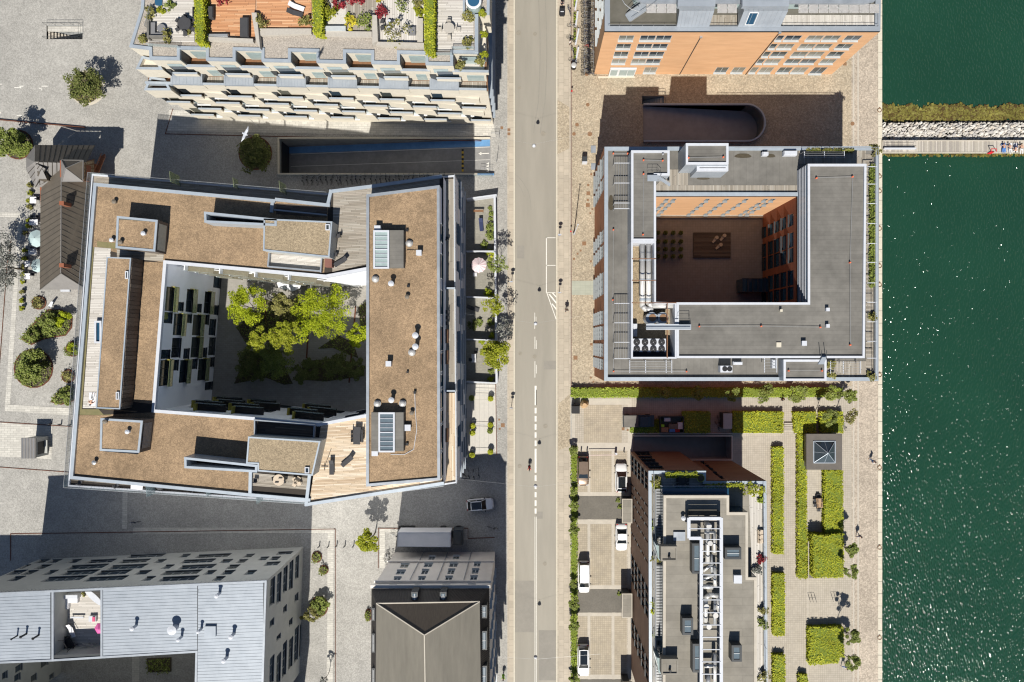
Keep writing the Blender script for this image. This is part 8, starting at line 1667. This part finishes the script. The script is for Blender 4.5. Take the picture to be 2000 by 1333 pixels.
# cargo bike at the top of the street
cgo=thing('cargo_bike','black cargo bicycle with box riding at the top of the street','cargo bike',W(1098,20)); X,Y=w(1098,20,.8); M=MB(); M.prism([(X -.35,Y -.8),(X+.35,Y -.8),(X+.42,Y+.3),(X -.42,Y+.3)],.35,.9); M.build('box',c_black,cgo); M=MB(); M.ob(X,Y -.3,.5,.12,.903,.93); M.build('strap',m_white,cgo); M=MB(); M.bar((X,Y+.3,.5),(X,Y+1.5,.4),.04); M.bar((X -.3,Y+.45,1.05),(X+.3,Y+.45,1.05),.02); M.bar((X,Y+.35,.5),(X,Y+.45,1.05),.03); M.build('frame',m_black,cgo)
for dx,dy in ((-.42,-.3),(.42,-.3),(0,1.4)): M=MB(); torus(M,(X+dx,Y+dy,.32),.3,.03); M.build('wheel',m_black,cgo)
p=person('rider on the black cargo bicycle',(X,Y+1.15,.02),pi,c_navy,c_black,'cycle')
for i,x in enumerate((1960,1972,1983,1994)): M=MB(); M.prism(wp(rect(x -4.5,280,x+4.5,297),.33),.33,.36); tag(M.build('towel',(c_blue,m_cloth,m_cloth,m_beige)[i]),'towel on the pier under the %s sunbather' % ORD[i] if i < 3 else 'towel on the pier under the rightmost sunbather','towel')
sheet('island_paving',circ(171,172,35),m_ring,.006)
# bicycles parked in rows
bcols=[m_black,c_grey,c_navy,m_steel]
protos=[]
for i,c in enumerate(bcols): protos.append(bicycle('parked bicycle','bicycles parked along the orange brick wall',c))
redb=bicycle('red bicycle in the row along the orange brick wall','bicycles parked along the orange brick wall',c_red); X,Y=w(1148,89,.7); redb.location=(X,Y,.02); redb.rotation_euler=(0,0,R(92))
k=0; y=1.0; placed=0
names={0: 'black',1: 'grey',2: 'dark blue',3: 'silver'}
while y < 145:
 for side in (0,1):
  x=1145.5+side*9+rnd.uniform(-1,1)
  if abs(y -89) < 4 and side == 0: continue
  i=rnd.randrange(4); X,Y=w(x,y+rnd.uniform(-1,1),.7)
  lb='%s bicycle in the %s column of the row along the orange brick wall' % (names[i],'street side' if side == 0 else 'wall side')
  c=copy_tree(protos[i],(X,Y,.02),R(90+rnd.uniform(-12,12))+(pi if side else 0),lb)
 y += 4.6
for i,p_ in enumerate(protos):
 x,y,lb=((1412,826,'black bicycle at the shed between the hedge blocks'),(1402,833,'grey bicycle at the shed between the hedge blocks'),(262,1021,'dark blue bicycle in the shaded square'),(757,1092,'silver bicycle leaning at the warehouse corner'))[i]; X,Y=w(x,y,.7); p_.location=(X,Y,.02); p_.rotation_euler=(0,0,R((10,25,95,20)[i])); p_['label']=lb; p_['group']=('loose bicycles around the buildings')
lbn=0
for i in range(30):
 x=590+i*9.5+rnd.uniform(-2,2); y=350.5+rnd.uniform(-1.5,1.5) -(x -590)*.012
 X,Y=w(x,y,.7); q=rnd.randrange(4); c=copy_tree(protos[q],(X,Y,.02),R(rnd.uniform(-15,15)),'%s bicycle in the shaded row just below the garage ramp' % names[q]); c['group']='bicycles in the shaded row below the ramp'
for i,(x,y,a) in enumerate(((755,1100,40),(762,1085,80),(760,1109,10),(772,1046,70),(904,925,40),(915,927,10),(905,935,80),(925,928,5),(935,925,5),(962,1032,80),(1112,20,20),(1118,50,80),(1116,76,60),(1119,100,20),(1121,118,75),(1650,832,20),(990,1030,40) if 0 else (1404,823,5))):
 X,Y=w(x,y,.7); c=copy_tree(protos[i % 4],(X,Y,.02),R(a),'loose parked %s bicycle, %s' % (names[i % 4],('by the warehouse corner, lowest','by the warehouse corner, highest','by the warehouse corner, lying','at the lorry tail','first in shade by the courtyard block corner','second in shade by the corner','third in shade by the corner','fourth in shade by the corner','last in shade by the corner','at the kerb right of the lorry','at the top of planted racks','at the second white bench','at the third planted rack','beside the fourth white bench','at the lowest white bench','leaning at the quay hedge','above the shed bicycles')[i])); c['group']='loose bicycles around the buildings'
# white slanted benches and green strips beside them
for i,(x0,y0,x1,y1) in enumerate(((1127.5,-5,1123.5,20),(1128.5,22,1124.5,52),(1130.5,56,1124,88),(1130,92,1124,124))):
 t=thing('bench','slender white slanted bench beside the planted racks, %s from the top' % ('first','second','third','fourth')[i],'bench',W(x0,y0),'white slanted benches by the racks'); p,q=Vector(w(x0,y0,.5)),Vector(w(x1,y1,.5)); d=(q -p).normalized(); n_=Vector((-d.y,d.x))*.12; M=MB(); M.prism([tuple(p+n_),tuple(p -n_),tuple(q -n_),tuple(q+n_)],.42,.5); M.build('seat',m_white,t)
 for f in (.08,.92): c=p.lerp(q,f); M=MB(); M.ob(c.x,c.y,.2,.1,.005,.418); M.build('leg',m_steel,t)
 bed('green strip of low plants beside white bench, %s from the top' % ('first','second','third','fourth')[i],[(1120,y0+2),(1125,y0+2),(1124,y1 -6),(1120,y1 -6)],lf_hedge_d,.5,60,.18)
t=thing('waste_bin','black domed bin at the end of white bench row','bin',W(1121,127)); X,Y=w(1121,127,1); M=MB(); M.cyl(X,Y,.005,.9,.45,0,14); M.build('body',m_black,t); M=MB(); M.dome(X,Y,.903,.45,0,14,.4); M.build('lid',m_pipe,t)
# lamps, signs, posts
for i,(x,y,lb) in enumerate(((1043,284,'white lamp hanging on wires over the street, first from the top'),(1046,632,'white lamp hanging on wires over the street, second from the top'),(1046,950,'white lamp hanging over the dashed centre line, third from the top'),(1046,1285,'white lamp hanging over the double line at bottom'))):
 X,Y,Z_=W(x,y,6.4); t=thing('street_lamp',lb,'street lamp',(X,Y,Z_),'lamps hanging over the street'); M=MB(); M.cyl(X,Y,Z_ -.25,Z_,.28,0,18,.2); M.dome(X,Y,Z_+.003,.19,0,14,.7); M.build('lamp_shade',m_white,t); M=MB(); M.cyl(X,Y,Z_ -.3,Z_ -.255,.2,0,14); M.build('lamp_glass',m_frame_w,t)
 M=MB(); M.bar((X,Y,Z_+.15),(X,Y,Z_+.5),.015); xa=w(985,y,0)[0]; M.bar((X,Y,Z_+.5),(w(893,y,8)[0],Y+1.5,8.5),.007); M.bar((X,Y,Z_+.5),(w(1172,y,8)[0],Y+1.5,8.5),.007); M.build('wire',m_steel,t)
def post(x,y,h,lb,cat='sign post',head=None,r=.05,mt=None):
 """x, y: foot"""
 X,Y=w(x,y); t=thing('sign_post' if head != 'flag' else 'flag_pole',lb,cat,(X,Y,0)); M=MB(); M.bar((X,Y,.004),(X,Y,h),r,0,8,r*.6); M.build('pole',mt or m_steel,t)
 if head == 'disc': M=MB(); M.bar((X,Y -.04,h -.3),(X,Y -.09,h -.3),.32,0,18); M.build('sign_plate',m_white,t); M=MB(); M.bar((X,Y -.04,h -.95),(X,Y -.08,h -.95),.3,0,4); M.build('sign_plate',c_blue,t)
 if head == 'dot': M=MB(); M.cyl(X,Y,h,h+.15,.12,0,10); M.build('cap',c_red,t)
 if head == 'flag': M=MB(); M.cyl(X,Y,.003,.5,.18,0,12); M.build('foot',m_steel,t); MB().dome(X,Y,h,.12,0,10).build('finial',m_white,t)
 return t
post(1121,458,9.0,'tall white flag pole on the cobbles with a long shadow','flag pole','flag',.09,m_white)
post(1092,462,2.7,'sign post on the east pavement by the parking bay, upper',head='disc'); post(1092,573,2.7,'sign post on the east pavement by the parking bay, lower',head='disc'); post(999,552,2.7,'sign post at the west kerb beside the street trees',head='disc'); post(999,794,2.7,'sign post at the west kerb beside the pale terrace',head='disc'); post(1114,455,1.2,'short red topped post at the pavement edge, lower','post','dot',.05); post(1116,184,1.2,'short red topped post at the pavement edge, upper','post','dot',.05)
post(970,318,3.2,'dark sign post at the mouth of the garage ramp'); post(506,248,4,'thin lamp post at the foot of the terraced building','lamp post'); post(1119,1313,7,'slim lamp post on the verge near the bottom','lamp post',None,.06,m_frame_d)
for i,(x,y) in enumerate(((101,828),(120,829),(139,830))): M=MB(); M.cyl(*w(x,y),.003,.8,.1,0,10); tag(M.build('bollard',m_frame_d),'short dark bollard above the stone platform, %s' % ('left','middle','right')[i],'bollard','bollards by the stone platform')
for i,(x,y) in enumerate(((624,1067),(642,1067),(658,1066),(674,1066),(691,1066))): M=MB(); M.cyl(*w(x,y),.003,.9,.09,0,10); tag(M.build('bollard',m_frame_d),'slim bollard in the row across the stone band, %s from the left' % ('first','second','third','fourth','fifth')[i],'bollard','bollards across the stone band')
for i,(x,y,lb) in enumerate(((1144,318,'dark electrical cabinet on the warm cobbles by the square block'),)): t=thing('cabinet',lb,'cabinet',W(x,y)); M=MB(); M.prism(wp(rect(1137.5,306,1147,315.5),1.3),.005,1.3); M.build('body',m_frame_d,t); MB().prism(wp(rect(1137.3,315.7,1147.2,317.5),1.3),.005,1.32).build('front',m_white,t)
for r_ in ((1154,285,1163.5,299),(1154.5,319.5,1163,332)): M=MB(); M.prism(wp(rect(*r_)),.0,.06); tag(M.build('grating',m_zinc),'pale steel grating on the cobbles, %s one' % ('upper' if r_[1] < 300 else 'lower'),'grating')
sheet('driveway',rect(1116.5,549,1162,576.5),mat('greenish_slabs',(.38,.39,.32),(.34,.35,.29),1,.8,tile=(.8,.4,.02,.85,.05,0)),.01)
t=thing('advertising_column','dark flat box with grey top beside the parking entrance','cabinet',W(1125,802)); M=MB(); M.prism(wp(rect(1117,794,1132.5,808.5),1.5),.02,1.3); M.build('body',m_frame_d,t); MB().prism(wp(rect(1117,794,1132.5,808.5),1.5),1.303,1.4).build('top',m_black,t)
t=thing('boulder','large sunlit orange brown boulder near the parking entrance','boulder',W(1142,791)); M=MB(); X,Y=w(1141.5,790,.6); pts_=[(X+.6*cos(a_)*(1+.2*sin(2*a_+1)),Y+.65*sin(a_)*(1+.15*cos(3*a_))) for a_ in [2*pi*q/9 for q in range(9)]]; i0=len(M.v)
M.prism(pts_,.01,.6,top=False); M.v += [(X+(px_ -X)*.5,Y+(py_ -Y)*.5 -.1,1.15) for px_,py_ in pts_]
for q in range(9): M.f.append((9+q,9+(q+1) % 9,18+(q+1) % 9,18+q)); M.m.append(0)
M.f.append(tuple(range(18,27))); M.m.append(0); M.build('rock',mat('orange_rock',(.55,.38,.22),(.42,.28,.15),3),t)
t=thing('barrier','white boom barrier across the parking lane','barrier',W(1203,886)); M=MB(); M.ob(*w(1203.5,887,.9),.32,.3,.02,1.0); M.build('housing',m_white,t); M=MB(); M.bar(W(1203,889,1.0),W(1150,889.5,1.0),.05); M.build('boom',mat('pink_white_boom',(.7,.55,.55)),t)
for i,(x,y) in enumerate(((1135,880),(1146.5,880),(1218.5,882),(1121,788))): M=MB(); M.cyl(*w(x,y),.003,.7,.1,0,8); tag(M.build('bollard',m_frame_d),'small dark bollard at the parking entrance, %s' % ('first from the left','second from the left','by the brown wall','beside the boulder')[i],'bollard','small bollards at the parking entrance')
for i,(x,y) in enumerate(((1207,977),(1210,990),(1209,1160))): bush('small dark plant beside the entrance porch, %s' % ('upper','middle','lower')[i],x,y,.35,lf_mid,140,.16)
for x,y in ((1580,1172),(1625,1171)):
 t=thing('bicycle_stand','empty wire bicycle stand on the quay garden paving, %s one' % ('left' if x < 1600 else 'right'),'bicycle stand',W(x,y)); M=MB()
 for k in range(3): M.path([W(x+k*6,y -4,.02),W(x+k*6,y -4,.7),W(x+3+k*6,y+5,.7),W(x+3+k*6,y+5,.02)],.022)
 M.path([W(x,y -4,.7),W(x+12,y -4,.7)],.022); M.build('hoops',m_frame_d,t)
for i,y in enumerate((216,345,374,447,520,557,733,914,1070,1246)):
 t=thing('mooring_ring','rusty mooring ring on the quay edge, %s' % ('above the breakwater','beside the planted corner terrace','below the first ring pair','beside the long planter','by the white cross bars','lower by the white bars','at the block corner','level with the pavilion','level with the middle trees','near the lone hedge block')[i],'mooring ring',W(1717,y),'mooring rings on the quay'); X,Y=w(1718,y,.1); M=MB()
 for q in range(12): a0,a1=2*pi*q/12,2*pi*(q+1)/12; M.bar((X+.3*cos(a0),Y+.3*sin(a0),.13),(X+.3*cos(a1),Y+.3*sin(a1),.13),.05)
 M.build('ring',m_rustplate,t); MB().cyl(X,Y+.35,.08,.16,.12).build('pad',m_rustplate,t)
# breakwater and pier
br=thing('breakwater','breakwater of piled pale angular stones running into the harbour','breakwater',W(1860,262,-1))
base=[(1722,238),(2080,234),(2080,282),(1722,280)]; M=MB(); M.sheet(wp(base,-1),-1.15); M.v=[(x,y,-1.15) for x,y,z in M.v]; M.build('rubble_core',m_under,br)
def rock(x,y,r,z):
 M=MB(); n=7; X,Y=w(x,y,z); st_=rnd.uniform(.55,.8); a0=rnd.uniform(-.2,1.2); rr=[rnd.uniform(.75,1.2) for _ in range(n)]; c_,s_=cos(a0),sin(a0)
 def P_(k,f,zz): a=2*pi*k/n; u,v=rr[k]*r*f*cos(a),rr[k]*r*f*sin(a)*st_; return (X+u*c_ -v*s_,Y+u*s_+v*c_,zz)
 tilt=rnd.uniform(-.25,.25)*r; b=[P_(k,1,z -r*.5) for k in range(n)]; m_=[P_(k,.95,z+r*.1+tilt*cos(2*pi*k/n)) for k in range(n)]; t_=[P_(k,.62,z+r*.42+tilt*cos(2*pi*k/n)) for k in range(n)]; M.v=b+m_+t_
 for q in (0,7):
  for k in range(n): M.f.append((q+k,q+(k+1) % n,q+n+(k+1) % n,q+n+k)); M.m.append(0)
 M.f.append(tuple(range(14,21))); M.m.append(0); return M
Mall=MB(); cnt=0; cells=[]
for i in range(60):
 for j in range(9): cells.append((1725+i*4.9+rnd.uniform(-1.6,1.6),242+j*4.3+rnd.uniform(-1.5,1.5)))
for x,y in cells:
 if y > 277: continue
 r=rnd.uniform(.22,.38); M=rock(x,y,r,-.95+.5*sin((y -236)/44*pi)+rnd.uniform(-.1,.12))
 if r > .295 and cnt < 290: M.build('stone',m_stone,br); cnt += 1
 else:
  o=len(Mall.v); Mall.v += M.v; Mall.f += [tuple(q+o for q in f) for f in M.f]; Mall.m += M.m
Mall.build('loose_stones',m_stone_i,br,kind='stuff')
n=9000; x=nr.uniform(1723,2080,n); yc=222+3*np.sin(x*.05)+3*np.sin(x*.13); y=yc+nr.normal(0,6.5,n); y=np.clip(y,205+3*np.sin(x*.2),243)
pw_=np.array([w(a,b,-1.2) for a,b in zip(x,y)]); leafmesh('seaweed',np.column_stack([pw_,-1.36+nr.random(n)*.16]),.5,lf_weed,None,flat=.12,kind='stuff')
n=500; x=nr.uniform(1723,2080,n); x=np.round(x/14)*14+nr.normal(0,2.6,n); y=299+nr.random(n)*6; pw_=np.array([w(a,b,-1.2) for a,b in zip(x,y)]); leafmesh('seaweed',np.column_stack([pw_,-1.37+nr.random(n)*.1]),.4,lf_weed,None,flat=.1,kind='stuff')
pi_=thing('pier','wooden bathing pier with metal rail beside the breakwater','pier',W(1860,288,-.2)); zp=.3
x=1723.0
tones=[mat('pier_board_a',(.42,.38,.32),(.36,.33,.28),3),mat('pier_board_b',(.50,.46,.40),(.44,.40,.35),3),mat('pier_board_c',(.34,.31,.27),(.3,.27,.24),3)]
k=0
while x < 2075 and k < 290:
 M=MB(); M.prism(wp(rect(x,276,x+2.35,297.5),zp),zp -.08,zp+rnd.uniform(0,.012)); M.build('plank',rnd.choice(tones),pi_); x += 2.5; k += 1
M=MB(); M.prism(wp(rect(1723,274.5,2080,276),zp),zp -.5,zp+.12); M.prism(wp(rect(1723,297.2,2080,298.6),zp),zp -.5,zp+.05); M.build('edge_beam',m_concrete,pi_)
railing(pi_,[w(1724,278,zp),w(1785,278,zp)],zp,1.0,1.2,m_steel); railing(pi_,[w(1727,288,zp),w(1783,288,zp)],zp,.9,2,m_frame_d); MB().prism(wp(rect(1724,290.5,1786,293),zp),zp+.02,zp+.5).build('pier_wall',m_white,pi_)
for x in range(1740,2080,15): M=MB(); M.bar(W(x,298,-1.5),W(x,298,zp -.1),.12,0,8); M.build('pile',m_under,pi_)
t=thing('kayak','orange red kayak lying at the pier edge','kayak',W(1936,298,zp)); X,Y=w(1934,299,zp); M=MB(); M.prism([(X -.55,Y -.12),(X,Y -.22),(X+.6,Y+.1),(X,Y+.16)],zp -.05,zp+.2); M.build('hull',c_red,t); M=MB(); M.path([W(1936,296,zp+.1),W(1936,291,zp+.9),W(1946,291,zp+.9),W(1946,296,zp+.1)],.05); M.build('handle',c_red,t)
# flying gull high above the ramp
gl=thing('seagull','white gull gliding above the shaded ring tree beside the ramp','bird',W(478,262,38)); X,Y,Z_=W(478,262,38); a_=R(-25); c_,s_=cos(a_),sin(a_)
def gp(u,v,z): return (X+(u*c_ -v*s_)*1.15,Y+(u*s_+v*c_)*1.15,Z_+z)
V=[(-.1,0,0),(.02,0,.02),(.2,0,0),(.3,0,.03),(-.26,0,0),(.08,.2,.06),(.12,.42,.1),(-.02,.72,.02),(.08,-.2,.06),(.12,-.42,.1),(-.02,-.72,.02)]
me=bpy.data.meshes.new('body'); me.from_pydata([(gp(*v)[0] -X,gp(*v)[1] -Y,gp(*v)[2] -Z_) for v in V],[(0,1),(1,2),(2,3),(0,4),(1,5),(5,6),(6,7),(1,8),(8,9),(9,10)],[]); o=bpy.data.objects.new('body',me); scn.collection.objects.link(o); o.modifiers.new('skin','SKIN')
for i,r in enumerate((.09,.1,.08,.05,.07,.055,.045,.02,.055,.045,.02)): me.skin_vertices[0].data[i].radius=(r,r*.6)
me.skin_vertices[0].data[1].use_root=True; o.modifiers.new('sub','SUBSURF').levels=2; me.materials.append(m_white); o.parent=gl
for s in (-1,1): M=MB(); pts_=[gp(.16,s*.05,.04),gp(.2,s*.4,.1),gp(.02,s*.75,.03),(gp(-.02,s*.4,.08)),gp(-.08,s*.05,.04)]; M.poly(pts_); M.poly([(a,b,z -.015) for a,b,z in pts_][::-1]); M.build('wing',m_white,gl)
